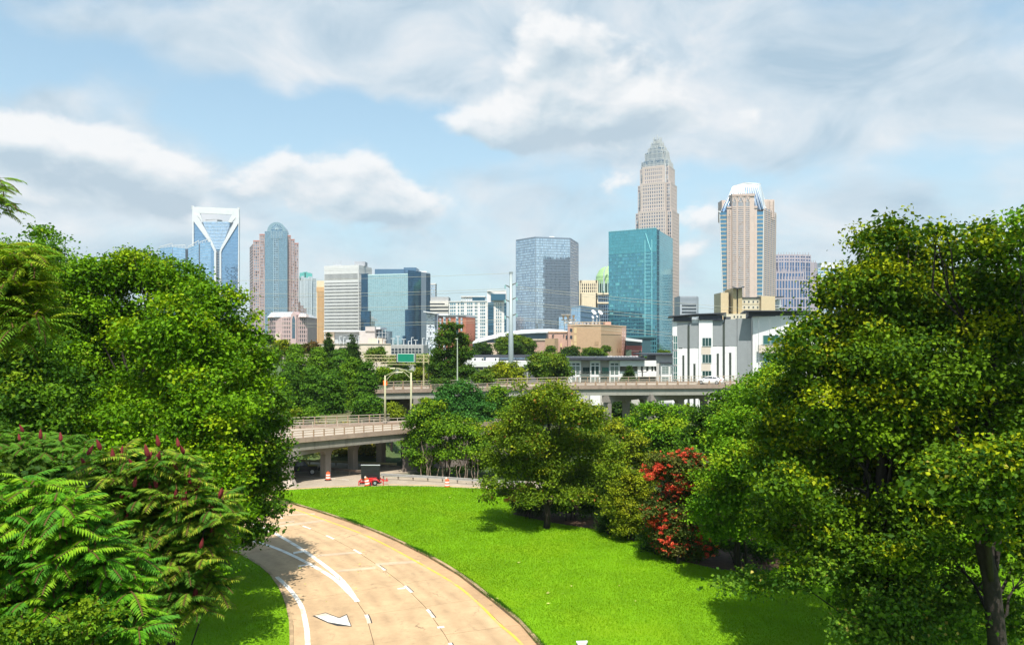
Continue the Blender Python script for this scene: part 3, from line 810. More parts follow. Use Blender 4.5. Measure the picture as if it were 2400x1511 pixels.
grn = mat('green_copper', (.30, .47, .20), .6, var=.1, scale=.3)
cxd = q3(1010, 815)
rr = cxd - q3(880, 815)
T.mb('dome', grn, smooth=False).lathe([(rr, zq(530) - 2), (rr, zq(505)), (rr * .97, zq(500)), (rr * .95, zq(470)), (rr * .88, zq(450)), (rr * .86, zq(445)), (rr * .72, zq(410)), (rr * .5, zq(385)), (rr * .2, zq(370)), (0, zq(366))], (cxd, 815, 0), 28)
T.mb('drum', glass('drum_glass', (.20, .34, .30), .4)).lathe([(rr * .98, 0), (rr * .98, zq(528))], (cxd, 815, 0), 28)
for k in range(28):
    an = 2 * math.pi * k / 28
    T.mb('drum_pier', mat('green_grid', (.34, .46, .40), .6), True).box(cxd + rr * math.cos(an) - .5, cxd + rr * math.cos(an) + .5, 815 + rr * math.sin(an) - .5, 815 + rr * math.sin(an) + .5, zq(660), zq(525))
T.mb('cable_mast', alu).bar(at(*Z3(958, 620), 795), at(*Z3(962, 440), 795), 1.2)
T.mb('cable_mast', alu).bar(at(*Z3(962, 440), 795), at(*Z3(1004, 345), 795), 1.0)
T.done()

# ---- small blue glass box
Yt = 520
T = Tower('blue_glass_box', 'low blue glass building with dark side behind the rooftop satellite dishes', 'building', gx(1370, Yt), Yt)
zt = gz(Z3(0, 768)[1], Yt)
p0, p1, p2 = (q3(650, 524), 524), (q3(735, 518), 518), (q3(910, 560), 560)
block(T, p0, p1, p2, 0, zt, tcore)
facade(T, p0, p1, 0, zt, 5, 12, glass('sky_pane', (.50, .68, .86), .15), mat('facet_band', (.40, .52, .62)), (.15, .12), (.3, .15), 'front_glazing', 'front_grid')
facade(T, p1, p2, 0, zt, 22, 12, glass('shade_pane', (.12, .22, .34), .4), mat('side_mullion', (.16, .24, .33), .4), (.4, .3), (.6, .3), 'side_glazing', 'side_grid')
roofslab(T, [p0, p1, p2, (p0[0] + p2[0] - p1[0], p0[1] + p2[1] - p1[1])], zt, .8, mat('edge_grey', (.30, .34, .38)), 'roof_edge', .8)
p0, p1 = (q3(530, 500), 500), (q3(612, 500), 500)
T.mb('annexe', tcore).box(p0[0], p1[0], 500.2, 515, 0, gz(Z3(0, 872)[1], 500))
facade(T, p0, p1, 0, gz(Z3(0, 870)[1], 500), 4, 9, glass('sky_pane', (.50, .68, .86)), mat('facet_band', (.40, .52, .62)), (.15, .12), (.3, .15), 'front_glazing', 'front_grid')
T.done()

# ---- crowned skyscraper, the tallest
Z4 = zoomer(1410, 290, 3.5125)
Yt = 900
th = R(27)
dl, dr = (math.cos(th), -math.sin(th)), (math.sin(th), math.cos(th))
cpx = 459
def q4(x, Yq): return gx(Z4(x, 0)[0], Yq)
cxx, cyy = q4(cpx, 905), 905
T = Tower('crowned_skyscraper', 'tallest tower of pinkish granite with setbacks and a crown of silver spires', 'skyscraper', cxx, cyy)
gran = mat('beige_granite', (.50, .42, .37), .65, var=.05, scale=.2)
gw = glass('granite_window', (.19, .24, .32), .3, .1, .5)
nd = glass('notch_glass', (.13, .18, .25), .5, .1, .6, (.45, .5, .55), .2)
zq = lambda y: gz(Z4(0, y)[1], 895)
ux, uy = dl, dr
def ring(s, n, cx0=0, cy0=0):
    """square of side s turned by th with corners notched by n: 12 corners, front corner first region"""
    h = s / 2
    loc = [(-h + n, -h), (h - n, -h), (h - n, -h + n), (h, -h + n), (h, h - n), (h - n, h - n), (h - n, h), (-h + n, h), (-h + n, h - n), (-h, h - n), (-h, -h + n), (-h + n, -h + n)]
    return [(cxx + ux[0] * a + uy[0] * c, cyy + ux[1] * a + uy[1] * c) for a, c in loc]
wtot = math.cos(th) + math.sin(th)
tiers = [(400, 735, 0, 5.5), (360, 505, zq(735), 5.0), (321, 368, zq(505), 4.5)]
for (wpx, top, zb, nt_) in tiers:
    s = wpx / 3.5125 * 905 / F / wtot
    Rg = ring(s, nt_); zt = zq(top)
    T.mb('core', tcore).prism(ring(s - .5, nt_), max(0, zb - 1), zt - .2)
    ny = int((zt - zb) / 4.05)
    for (i, j, nx) in ((0, 1, 11), (3, 4, 11)):
        facade(T, Rg[i], Rg[j], zb, zt, nx, ny, gw, gran, (1.5, .5), (1.6, .42), 'windows', 'granite_grid', .003)
    for (i, j) in ((1, 2), (2, 3), (11, 0), (10, 11), (4, 5)):
        facade(T, Rg[i], Rg[j], zb, zt, 2, ny, nd, gran, (.8, .4), (.9, .2), 'notch_glazing', 'notch_grid', .003)
    # stepped shoulder fins on the top edge
    for (i, j) in ((0, 1), (3, 4)):
        d, n, L = frame2(Rg[i], Rg[j])
        T.mb('tier_parapet', gran).obox(Rg[i], d, n, 0, L, -1.2, .55, zt - .3, zt + 1.3)
d4 = ring(321 / 3.5125 * 905 / F / wtot, 4.5)
T.mb('corner_fin', steel_white).bar((d4[2][0], d4[2][1] - .6, zq(575)), (d4[2][0], d4[2][1] - .6, zq(340)), .9)
crown_m = mat('crown_silver', (.50, .51, .49), .4, .25, var=.06, scale=.4)
crown_g = glass('crown_glass', (.30, .34, .37), .3, .08, .8)
prev = zq(368)
for (wpx, top, body, ns) in ((296, 296, 312, 15), (226, 212, 236, 12), (172, 170, 196, 10), (118, 128, 156, 8), (74, 94, 118, 6)):
    s = wpx / 3.5125 * 905 / F / wtot
    Rg = ring(s, s * .12)
    T.mb('crown_core', crown_g).prism(Rg, prev - 1, zq(body))
    for k in range(12):
        if k in (6, 7): continue
        p0, p1 = Rg[k], Rg[(k + 1) % 12]
        d, n, L = frame2(p0, p1)
        m = max(2, int(L / (s * .76) * ns))
        for i in range(m):
            t = L * (i + .5) / m
            zt = zq(top) + rnd.uniform(-4.5, 1.5) - abs(t / L - .5) * 6
            T.mb('crown_spire', crown_m, True).obox(p0, d, n, t - .28, t + .28, -.2, .7, prev - 1, zt)
        for z_ in np.arange(prev + 3, zq(body), 6): T.mb('crown_rail', crown_m, True).obox(p0, d, n, 0, L, -.1, .3, z_, z_ + .5)
    prev = zq(body)
T.mb('mast', crown_m).bar((cxx, cyy, prev - 2), (cxx, cyy, zq(72)), .7)
T.done()

# ---- teal glass slab
Yt = 560
T = Tower('teal_glass_tower', 'boxy turquoise glass office tower standing in front of the crowned skyscraper', 'office building', gx(1500, Yt), Yt)
tg = glass('turquoise_glass', (.14, .35, .43), .2, .07, .85, (.18, .46, .54), .10)
tg2 = glass('turquoise_side', (.17, .45, .49), .12, .05, .95)
tm = mat('teal_mullion', (.09, .28, .32), .45, .3)
P = [(q3(1007, 572), 572), (q3(1466, 552), 552), (q3(1492, 556), 556), (q3(1620, 600), 600)]
zt = gz(Z3(0, 30)[1], 556); zb = gz(Z3(0, 1054)[1], 556)
T.mb('core', mat('teal_core', (.04, .10, .12), .6)).prism([(P[0][0] + .4, 572.4), (P[1][0], 552.5), (P[2][0], 556.5), (P[3][0] - .4, 600), (q3(1150, 620), 622)], 0, zt - 2.4)
facade(T, P[0], P[1], zb, zt - 17, 30, 23, tg, tm, (.13, .12), (.5, .2), tilt=.004)
facade(T, P[0], P[1], zt - 17, zt, 30, 7, tg2, tm, (.13, .12), (.13, .12), 'upper_glazing', 'upper_grid', .002)
facade(T, P[1], P[2], 0, zt - .5, 2, 26, glass('dark_slot_glass', (.03, .11, .15), .3), tm, (.13, .1), (.3, .1), 'slot_glazing', 'slot_grid')
facade(T, P[2], P[3], 0, zt - 1, 16, 54, tg2, tm, (.10, .1), (.12, .1), 'side_glazing', 'side_grid', .0012)
facade(T, (q3(1180, 569), 567.6), P[1], 0, zb, 14, 6, glass('podium_glass', (.10, .30, .34), .5), tm, (.4, .2), (.9, .2), 'podium_glazing', 'podium_grid')
d, n, L = frame2(P[0], P[1])
# blinds and lit desks behind the panes, uneven from floor to floor
for j in range(23):
    z0 = zb + (zt - 17 - zb) * j / 23
    t = 1.0
    while t < L * .74:
        w_ = rnd.choice([.5, .7, 1, 1.6, 3])
        if rnd.random() < .36: T.mb('window_blind', glass('pale_blind', (.17, .47, .50), .35, .3, .3), True).obox(P[0], d, n, t, t + w_, .0, .12, z0 + .7, z0 + rnd.choice([1.2, 1.8, 2.8]))
        t += w_ + rnd.choice([.4, 1.2, 2.5, 4.5])
for t0 in (.76, .90):
    T.mb('stair_frame', mat('teal_trim', (.25, .58, .60), .4, .2)).obox(P[0], d, n, L * t0, L * t0 + .5, 0, .35, zb, zt - 8)
for j in range(1, 23, 1): T.mb('stair_landing', mat('teal_trim', (.25, .58, .60)), True).obox(P[0], d, n, L * .775, L * .88, 0, .3, zb + (zt - 17 - zb) * (j + .35) / 23, zb + (zt - 17 - zb) * (j + .35) / 23 + .35)
T.mb('soffit', mat('soffit_dark', (.05, .14, .16), .5)).obox(P[0], d, n, 0, L, -3, .5, zb - 1.2, zb)
T.mb('roof_screen', tm).obox(P[0], d, n, 0, L, -.3, .3, zt - .2, zt + .4)
for i in range(60): T.mb('roof_rail', mat('teal_trim', (.25, .58, .60)), True).obox(P[0], d, n, L * i / 60, L * i / 60 + .15, -.2, .1, zt, zt + 1.1)
T.mb('diagonal_brace', mat('teal_trim', (.25, .58, .60))).bar((P[0][0] + d[0] * L * .775, P[0][1] + d[1] * L * .775 - .4, zt - 3), (P[0][0] + d[0] * L * .88, P[0][1] + d[1] * L * .88 - .4, zt - 16), .4)
T.done()

# ---- grey low tower right of it
Yt = 720
T = Tower('grey_banded_block', 'grey office block with dark window bands between the tallest tower and the white apartments', 'office building', gx(1617, Yt), Yt)
zq = lambda y: gz(Z3(0, y)[1], Yt)
a, c, c2_ = q3(1690, Yt), q3(1850, Yt), q3(1868, 740)
gr = mat('panel_grey', (.36, .39, .43), .6, var=.05, scale=.3)
T.mb('wall', gr).prism([(a, Yt), (c, Yt), (c2_, 740), (a, 745)], 0, zq(668))
for t in (752, 784, 816, 850): T.mb('window_band', dwin).box(q3(1708, Yt), q3(1846, Yt), Yt - .2, Yt + 1, zq(t + 16), zq(t))
for t in np.arange(680, 750, 12): T.mb('panel_rib', mat('panel_grey_dark', (.28, .31, .35), .6), True).box(a, c, Yt - .25, Yt + .3, zq(t + 1), zq(t - 1.5))
T.mb('mast', alu).box(q3(1728, 725), q3(1730, 725), 725, 725.5, zq(668), zq(636))
T.done()

# ---- flared tower with faceted silver crown
Z5 = zoomer(1650, 410, 4.317)
Yt = 850
q5 = lambda x, Yq: gx(Z5(x, 0)[0], Yq)
zq = lambda y: gz(Z5(0, y)[1], Yt)
T = Tower('flared_skyscraper', 'tall pink skyscraper flaring outwards at the top under a faceted silver glass crown', 'skyscraper', q5(440, Yt), Yt)
ppk = mat('salmon_granite', (.53, .42, .355), .65, var=.05, scale=.2)
gblue = glass('steel_blue_glass', (.14, .30, .42), .18, .07, .85)
gwin = glass('slot_window', (.13, .21, .29), .4, .1, .5, (.04, .05, .07), .15)
ztop, zbot = zq(370), zq(1260)
def lerp(a, c, f): return a + (c - a) * f
NR = 22
for (xb, xt, xb2, xt2) in ((200, 162, 236, 228), (538, 526, 590, 597)):      # glass corner bays leaning outwards
    for j in range(NR):
        f0, f1 = j / NR, (j + 1) / NR
        z0, z1 = lerp(zbot, ztop, f0), lerp(zbot, ztop, f1)
        a0, a1, c0, c1 = lerp(xb, xt, f0), lerp(xb, xt, f1), lerp(xb2, xt2, f0), lerp(xb2, xt2, f1)
        T.mb('corner_glazing', gblue, True).face([(q5(a0, Yt), Yt + 1, z0), (q5(c0, Yt), Yt, z0), (q5(c1, Yt), Yt, z1), (q5(a1, Yt), Yt + 1, z1)])
        T.mb('corner_band', mat('gold_band', (.62, .46, .26), .5), True).bar((q5(a0, Yt), Yt + .8, z0), (q5(c0, Yt), Yt - .2, z0), .6, .8)
T.mb('corner_edge', steel_white).bar((q5(592, Yt), Yt - .2, zbot), (q5(602, Yt), Yt - .2, zq(360)), .9)
T.mb('corner_edge', steel_white).bar((q5(194, Yt), Yt + .6, zbot), (q5(158, Yt), Yt + .6, zq(372)), .7)
# right flank, receding and flaring
def rp(f, z): return (q5(lerp(600, 610, f), Yt), Yt + .3, z), (q5(lerp(720, 732, f), 885), 885, z)
for j in range(44):
    f0, f1 = j / 44, (j + 1) / 44
    z0, z1 = lerp(zbot, zq(330), f0), lerp(zbot, zq(330), f1)
    A0, B0 = rp(f0, z0); A1, B1 = rp(f1, z1)
    def P_(A, B, k): return tuple(lerp(A[i], B[i], k) for i in range(3))
    for k in range(9):
        gg_ = T.mb('flank_glazing', glass('flank_window', (.24, .28, .36), .3, .1, .6), True) if k in (1, 3, 5, 7) else T.mb('flank_wall', ppk, True)
        gg_.face([P_(A0, B0, k / 9), P_(A0, B0, (k + 1) / 9), P_(A1, B1, (k + 1) / 9), P_(A1, B1, k / 9)])
    T.mb('flank_band', ppk, True).bar(A0, B0, .6, 1.2)
for (x, yq, t) in ((588, 852, 330), (640, 862, 330)): pass
x_c0, x_c1 = q5(206, Yt + 3), q5(600, Yt + 3)
T.mb('core', tcore).solid([(x_c0, Yt + 2, 0), (x_c1, Yt + 2, 0), (q5(716, 885), 886, 0), (q5(330, 890), 892, 0)], [(q5(170, Yt), Yt + 2, ztop), (q5(606, Yt), Yt + 2, ztop), (q5(728, 885), 886, ztop), (q5(290, 890), 892, ztop)])
# central pink bay with three window strips
def strip(x0, x1, top, yf, cols, bot=1260):
    facade(T, (q5(x0, yf), yf), (q5(x1, yf), yf), zq(bot), zq(top), cols, int((bot - top) / 20.5), gwin, ppk, (.42, .35), (.85, .18), 'windows', 'granite_grid', .003)
T.mb('bay_wall', ppk).box(q5(228, Yt), q5(530, Yt), Yt - 2.2, Yt + 10, 0, zq(330))
T.mb('bay_wall', ppk).box(q5(274, Yt), q5(496, Yt), Yt - 4.2, Yt + 12, 0, zq(205))
for (x0, x1, top, yf, cols) in ((244, 270, 380, Yt - 2.5, 3), (482, 512, 380, Yt - 2.5, 3), (286, 330, 240, Yt - 4.5, 4), (342, 402, 240, Yt - 4.5, 5), (418, 464, 240, Yt - 4.5, 4)):
    strip(x0, x1, top + 90 if top == 240 else top, yf, cols)
    if top == 240: facade(T, (q5(x0, yf), yf), (q5(x1, yf), yf), zq(330), zq(230), cols, 2, glass('tall_slot', (.24, .36, .44), .3), ppk, (.5, .35), (.5, .2), 'tall_windows', 'granite_grid', .002)
    xm = (x0 + x1) / 2
    for s_ in (-1, 1): T.mb('pointed_trim', ppk).bar(at(*Z5(xm, (top if top != 240 else 232) - 18), yf - .4), at(*Z5(xm + s_ * (x1 - x0) * .42, (top if top != 240 else 232) + 40), yf - .4), .9)
T.mb('bay_cap', mat('salmon_cap', (.48, .37, .31), .65)).box(q5(270, Yt), q5(500, Yt), Yt - 5.2, Yt + 12, zq(222), zq(198))
T.mbs['bay_cap'][0].box(q5(226, Yt), q5(275, Yt), Yt - 3, Yt + 10, zq(340), zq(326))
T.mbs['bay_cap'][0].box(q5(494, Yt), q5(532, Yt), Yt - 3, Yt + 10, zq(340), zq(318))
# rear towers
for (x0, x1, t, yf, nx) in ((180, 240, 205, 880, 3), (582, 650, 214, 870, 4), (650, 712, 212, 872, 4)):
    T.mb('rear_tower', ppk).box(q5(x0, yf), q5(x1, yf), yf + .2, yf + 16, zq(420), zq(t))
    facade(T, (q5(x0, yf), yf), (q5(x1, yf), yf), zq(400), zq(t + 14), nx, 5, gwin, ppk, (1.5, .35), (2.4, .3), 'windows', 'granite_grid')
# crown: silver facets leaning in to a truncated top
cw = mat('crown_white', (.46, .49, .51), .35, .2, var=.05, scale=.3)
cb = glass('crown_blue', (.22, .36, .52), .3)
bl, br, tl, tr = (166, 376), (604, 352), (290, 122), (532, 104)
NF = 13
yb, yt_ = Yt - .5, Yt + 14
Bq = lambda f: Vector(at(*Z5(lerp(bl[0], br[0], f), lerp(bl[1], br[1], f)), yb))
Tq = lambda f: Vector(at(*Z5(lerp(tl[0], tr[0], f), lerp(tl[1], tr[1], f) - 40 * (1 - abs(2 * f - 1)) * .55), yt_))
for k in range(NF):     # folded plates: silver teeth pointing down, blue glass wedges pointing up between them
    f0, f1 = k / NF, (k + 1) / NF; fm = (f0 + f1) / 2
    tipp_ = Bq(fm) + Vector((0, -2.0, .5)); sh0, sh1 = Tq(f0).lerp(Bq(f0), .10), Tq(f1).lerp(Bq(f1), .10)
    wa, wb = sh0.lerp(sh1, .27), sh0.lerp(sh1, .73)
    T.mb('crown_facet', cw, True).face([sh0, sh1, Tq(f1), Tq(f0)]); T.mb('crown_facet', cw, True).face([tipp_, wb, wa])
    g0, g1 = Bq(f0), Bq(f1)
    T.mb('crown_glass', cb, True).face([g0, tipp_, wa, sh0]); T.mb('crown_glass', cb, True).face([tipp_, g1, sh1, wb])
    T.mb('crown_rib', steel_white, True).bar(g0, sh0, .3)
BR, TR = at(*Z5(604, 352), yb), at(*Z5(532, 104), yt_)
BR2, TR2 = at(*Z5(640, 330), 880), at(*Z5(572, 96), 872)
BM, TM = at(*Z5(612, 215), 870), at(*Z5(575, 100), 870)
T.mb('crown_side', mat('crown_shade_grey', (.50, .55, .57), .4, .3)).face([BR, BR2, TR2, TR])
for k in range(6):
    f = (k + .5) / 6
    T.mb('crown_rib', steel_white, True).bar(tuple(lerp(BR[i], BR2[i], f) for i in range(3)), tuple(lerp(TR[i], TR2[i], f) for i in range(3)), .6)
TL = at(*Z5(290, 122), yt_)
T.mb('crown_top', mat('crown_cap_grey', (.48, .50, .50), .6)).solid([TL, at(*Z5(410, 88), yt_), TR, TR2, at(*Z5(420, 92), 872), at(*Z5(330, 112), 872)], [(p[0], p[1], p[2] + 1.2) for p in (TL, at(*Z5(410, 86), yt_), TR, TR2, at(*Z5(420, 86), 872), at(*Z5(330, 110), 872))])
BL2 = at(*Z5(220, 330), 880)
T.mb('crown_back', mat('crown_shade_grey', (.50, .55, .57))).face([BR2, BL2, at(*Z5(330, 112), 872), TR2])
T.mb('crown_back', None).face([BL2, at(*Z5(166, 376), yb), TL, at(*Z5(330, 112), 872)])
T.mb('corner_ear', steel_white).bar(at(*Z5(168, 380), Yt), at(*Z5(146, 368), Yt), 1.4)
T.mb('corner_ear', steel_white).bar(at(*Z5(722, 410), 885), at(*Z5(738, 400), 885), 1.4)
T.done()

# ---- round blue tower with pink grid
Yt = 960
T = Tower('rounded_blue_tower', 'rounded dark blue glass tower with pink stone grids right behind the flared skyscraper', 'skyscraper', gx(1866, Yt), Yt)
zq = lambda y: gz(Z5(0, y)[1], Yt)
rb = glass('royal_glass', (.12, .20, .36), .3, .08, .8)
rs = mat('lilac_stone', (.39, .345, .37), .7, var=.05, scale=.3)
def curved(x0, x1, bulge, z0, z1, nx, ny, pr, bd, n_seg, ybase, gname='glazing', wname='stone_grid'):
    pts = []
    for k in range(n_seg + 1):
        f = k / n_seg; x = lerp(x0, x1, f); yq = ybase - bulge * (1 - (2 * f - .8) ** 2 / 1.44)
        pts.append((q5(x, yq), yq))
    for k in range(n_seg): facade(T, pts[k], pts[k + 1], z0, z1, nx, ny, rb, rs, pr, bd, gname, wname)
    T.mb('core', tcore).prism([(p[0], p[1] + .3) for p in pts] + [(pts[-1][0], ybase + 30), (pts[0][0], ybase + 30)], max(0, z0 - 2), z1 - .4)
    for k in range(n_seg): 
        for t in (.0, .5): T.mb('roof_spike', rs, True).box(lerp(pts[k][0], pts[k + 1][0], t) - .3, lerp(pts[k][0], pts[k + 1][0], t) + .3, pts[k][1], pts[k][1] + .6, z1 - .5, z1 + 3)
curved(700, 1080, 8, zq(885), zq(805), 2, 2, (1.0, .4), (2.0, .3), 7, 966)
curved(700, 1078, 10, 0, zq(885), 2, 20, (.9, .4), (.5, .15), 7, 962)
curved(1078, 1142, 2, 0, zq(882), 2, 40, (1.2, .4), (.5, .15), 2, 966)
for (x0, x1, t, yf, nx) in ((700, 1010, 990, 948, 10), (700, 1052, 1068, 944, 12)):
    T.mb('front_block', tcore).box(q5(x0, yf), q5(x1, yf), yf + .2, yf + 10, 0, zq(t) - .3)
    facade(T, (q5(x0, yf), yf), (q5(x1, yf), yf), 0, zq(t), nx, 8, rb, rs, (1.35, .5), (1.5, .4), 'front_glazing', 'front_grid')
    for i in range(nx + 1): T.mb('roof_spike', rs, True).box(q5(lerp(x0, x1, i / nx), yf) - .4, q5(lerp(x0, x1, i / nx), yf) + .4, yf - .4, yf + .4, zq(t), zq(t) + 4)
T.done()

Yt = 1020
T = Tower('glass_balcony_tower', 'distant pale glass tower with balconies and white roof screen beside the dark round tower', 'tower', gx(1945, Yt), Yt)
zq = lambda y: gz(Z5(0, y)[1], Yt)
for (x0, x1, t, yf) in ((1150, 1385, 938, 1024), (1145, 1226, 1010, 1010), (1150, 1210, 1070, 1000)):
    T.mb('core', tcore).box(q5(x0, yf), q5(x1, yf), yf + .2, yf + 20, 0, zq(t) - .3)
    facade(T, (q5(x0, yf), yf), (q5(x1, yf), yf), 0, zq(t), 8, int(zq(t) / 4), glass('aqua_glass', (.26, .44, .56), .35), mat('pale_slab', (.56, .60, .62), .6), (.4, .3), (1.0, .5))
T.mb('roof_screen', mat('white_screen', (.62, .63, .62), .6)).box(q5(1180, 1026), q5(1385, 1026), 1026, 1040, zq(938), zq(882))
for k in range(6): T.mb('roof_post', alu, True).box(q5(1182 + k * 36, 1025), q5(1182 + k * 36, 1025) + .5, 1025, 1026, zq(938), zq(874))
T.done()

# ---- golden stepped block
Yt = 420
T = Tower('golden_stepped_block', 'golden tan building with a butterfly roofed stair tower and small square windows', 'building', gx(1750, Yt), Yt)
zq = lambda y: gz(Z5(0, y)[1], Yt)
gold = mat('golden_panel', (.40, .31, .17), .7, var=.06, scale=.6)
crm2 = mat('pale_cream_panel', (.56, .50, .38), .75, var=.05, scale=.6)
gold2 = mat('sand_panel', (.54, .43, .27), .75, var=.05, scale=.6)
dkg = mat('dark_roof_metal', (.045, .05, .06), .45, var=.1, scale=.6)
T.mb('stair_tower', gold2).box(q5(170, 418), q5(248, 418), 418, 432, 0, zq(1192))
T.mb('link', crm2).box(q5(248, 422), q5(296, 422), 422, 432, 0, zq(1262))
T.mb('butterfly_tower', gold).box(q5(295, 414), q5(330, 414), 414, 430, 0, zq(1152)); T.mbs['butterfly_tower'][0].box(q5(345, 414), q5(386, 414), 414, 430, 0, zq(1152))
T.mb('stair_glazing', glass('stair_glass', (.28, .36, .42), .4)).box(q5(330, 415), q5(345, 415), 415.5, 429, 0, zq(1158))
for (xa_, ya_, xb_, yb_) in ((288, 1140, 338, 1152), (338, 1152, 410, 1138)): T.mb('butterfly_roof', dkg).solid([(*at(*Z5(xa_, ya_), 411),), (*at(*Z5(xb_, yb_), 411),), (*at(*Z5(xb_, yb_), 432),), (*at(*Z5(xa_, ya_), 432),)], [(p[0], p[1], p[2] + .6) for p in (at(*Z5(xa_, ya_), 411), at(*Z5(xb_, yb_), 411), at(*Z5(xb_, yb_), 432), at(*Z5(xa_, ya_), 432))])
T.mb('wing', crm2).box(q5(386, 417), q5(580, 417), 417, 436, 0, zq(1248)); T.mb('wing_roof', dkg).box(q5(384, 417), q5(582, 417), 416.4, 437, zq(1248), zq(1240))
for j in range(2):
    for k in range(4):
        x = 408 + 45 * k; y = 1284 + 57 * j
        o = T.mb('window', dk, True); o.box(q5(x - 7, 417), q5(x + 7, 417), 416.8, 418, zq(y + 8), zq(y - 8))
for j in range(3): T.mb('joint_line', gold, True).box(q5(388, 417), q5(578, 417), 416.85, 417.3, zq(1312 + j * 57), zq(1308 + j * 57))
T.mb('corner_block', gold2).box(q5(580, 414), q5(720, 414), 414, 434, 0, zq(1232))
T.mb('balcony_bay', mat('pale_metal', (.56, .60, .62), .5)).box(q5(720, 424), q5(775, 424), 424, 434, 0, zq(1250))
for t in (1255, 1320, 1345): T.mb('balcony', steel_white).box(q5(722, 418), q5(792, 418), 418, 426, zq(t + 6), zq(t))
T.mb('balcony_roof', dkg).bar(at(*Z5(722, 1238), 420), at(*Z5(794, 1232), 420), 6, .6)
T.mb('lower_wall', crm2).box(q5(226, 410), q5(470, 410), 410, 416, 0, zq(1412))
for k in range(3): T.mb('window', dk, True).box(q5(300 + k * 34, 410), q5(312 + k * 34, 410), 409.8, 411, zq(1448), zq(1430))
T.mb('rooftop_unit', mat('plant_pale', (.55, .55, .54))).box(q5(262, 424), q5(285, 424), 424, 430, zq(1262), zq(1180))
T.done()

# ---- arena with white curved roof
Z6 = zoomer(1180, 700, 7.0588)
q6 = lambda x, Yq: gx(Z6(x, 0)[0], Yq)
Yt = 400
T = Tower('arena', 'low arena with a long curved white roof and slate blue wall behind the brick hall', 'arena', gx(1190, Yt), Yt)
zq = lambda y: gz(y, Yt)
roofpts = [(1108, 801), (1140, 793), (1180, 784), (1220, 778), (1260, 775.6), (1300, 775), (1335, 777)]
bl_ = mat('slate_blue_wall', (.13, .19, .26), .6, var=.08, scale=.3)
for k in range(len(roofpts) - 1):
    (x0, y0), (x1, y1) = roofpts[k], roofpts[k + 1]
    a, c = (gx(x0, Yt), zq(y0)), (gx(x1, Yt), zq(y1))
    T.mb('curved_roof', steel_white).solid([(a[0], Yt - 3, a[1] - 1.0), (c[0], Yt - 3, c[1] - 1.0), (c[0], Yt + 60, c[1] + 1), (a[0], Yt + 60, a[1] + 1)], [(a[0], Yt - 3, a[1]), (c[0], Yt - 3, c[1]), (c[0], Yt + 60, c[1] + 2), (a[0], Yt + 60, a[1] + 2)])
    T.mb('wall', bl_).solid([(a[0], Yt, 0), (c[0], Yt, 0), (c[0], Yt + 50, 0), (a[0], Yt + 50, 0)], [(a[0], Yt, a[1] - 1.1), (c[0], Yt, c[1] - 1.1), (c[0], Yt + 50, c[1] - 1.1), (a[0], Yt + 50, a[1] - 1.1)])
T.mb('annexe_wall', mat('annexe_tan', (.56, .42, .32), .8)).box(gx(1140, 392), gx(1170, 392), 392, 396, 0, gz(803, 392))
T.done()

# ---- tan brick hall with dishes on its roof
Yt = 330
T = Tower('brick_hall', 'large windowless tan brick hall with a shaded right side below the satellite dishes', 'building', gx(1370, Yt), Yt)
tb = mat('tan_brick', (.50, .33, .20), .85, var=.08, scale=1.2)
tb2 = mat('rose_brick', (.50, .31, .24), .85, var=.08, scale=1.2)
PL, PC, PR = (q6(1065, 334), 334), (q6(1612, 326), 326), (q6(2026, 362), 362)
zt = gz(Z6(0, 440)[1], 328)
block(T, PL, PC, PR, 0, zt, tb, 'main_wall', .0)
d, n, L = frame2(PL, PC)
T.mb('rose_panel', tb2).obox(PL, d, n, 0, L * .105, -.1, .12, zt - 12, zt - .3)
T.mb('roof_edge', mat('tan_coping', (.62, .42, .28), .8)).obox(PL, d, n, -.1, L + .1, -.5, .25, zt, zt + .5)
d2, n2, L2 = frame2(PC, PR)
T.mb('roof_edge', None).obox(PC, d2, n2, .2, L2, -.5, .2, zt, zt + .45)
zz6 = lambda y: gz(Z6(0, y)[1], 329)
f6 = lambda x: (x - 1065) / 547 * L
for (x0, x1, y0, y1) in ((1102, 1142, 490, 545), (1102, 1142, 607, 662)):
    o = T.mb('window', dk); o.obox(PL, d, n, f6(x0), f6(x1), -.3, .14, zz6(y1), zz6(y0))
for (x0, x1, y0, y1) in ((1172, 1212, 476, 570), (1172, 1212, 600, 706), (1170, 1214, 716, 778), (1102, 1142, 715, 778)):
    T.mb('bricked_panel', mat('sand_infill', (.64, .48, .26), .85)).obox(PL, d, n, f6(x0), f6(x1), -.3, .1, zz6(y1), zz6(y0))
T.mb('vent_grille', mat('brown_grille', (.40, .26, .15), .7)).obox(PL, d, n, f6(1510), f6(1576), -.3, .1, zz6(770), zz6(702))
T.mb('string_course', mat('tan_coping', (.62, .42, .28))).obox(PC, d2, n2, 0, L2 * .78, -.2, .12, zz6(582), zz6(572))
for x in (1640, 1690, 1736, 1780, 1870, 1905, 1928):
    t = (x - 1612) / 414 * L2
    T.mb('small_window', mat('brown_window', (.34, .21, .13), .5), True).obox(PC, d2, n2, t, t + 1.0, -.3, .1, zz6(890), zz6(830))
for x in (1962, 1998):
    for k in range(6):
        t = (x - 1612) / 414 * L2
        T.mb('rose_quoin', mat('pale_quoin', (.66, .48, .42), .8), True).obox(PC, d2, n2, t - .4, t + .8, -.3, .12, zz6(560 + k * 60), zz6(530 + k * 60))
T.mb('corner_pier', tb2).obox(PC, d2, n2, L2 * .82, L2 - .02, -.2, .1, 0, zt - .4)
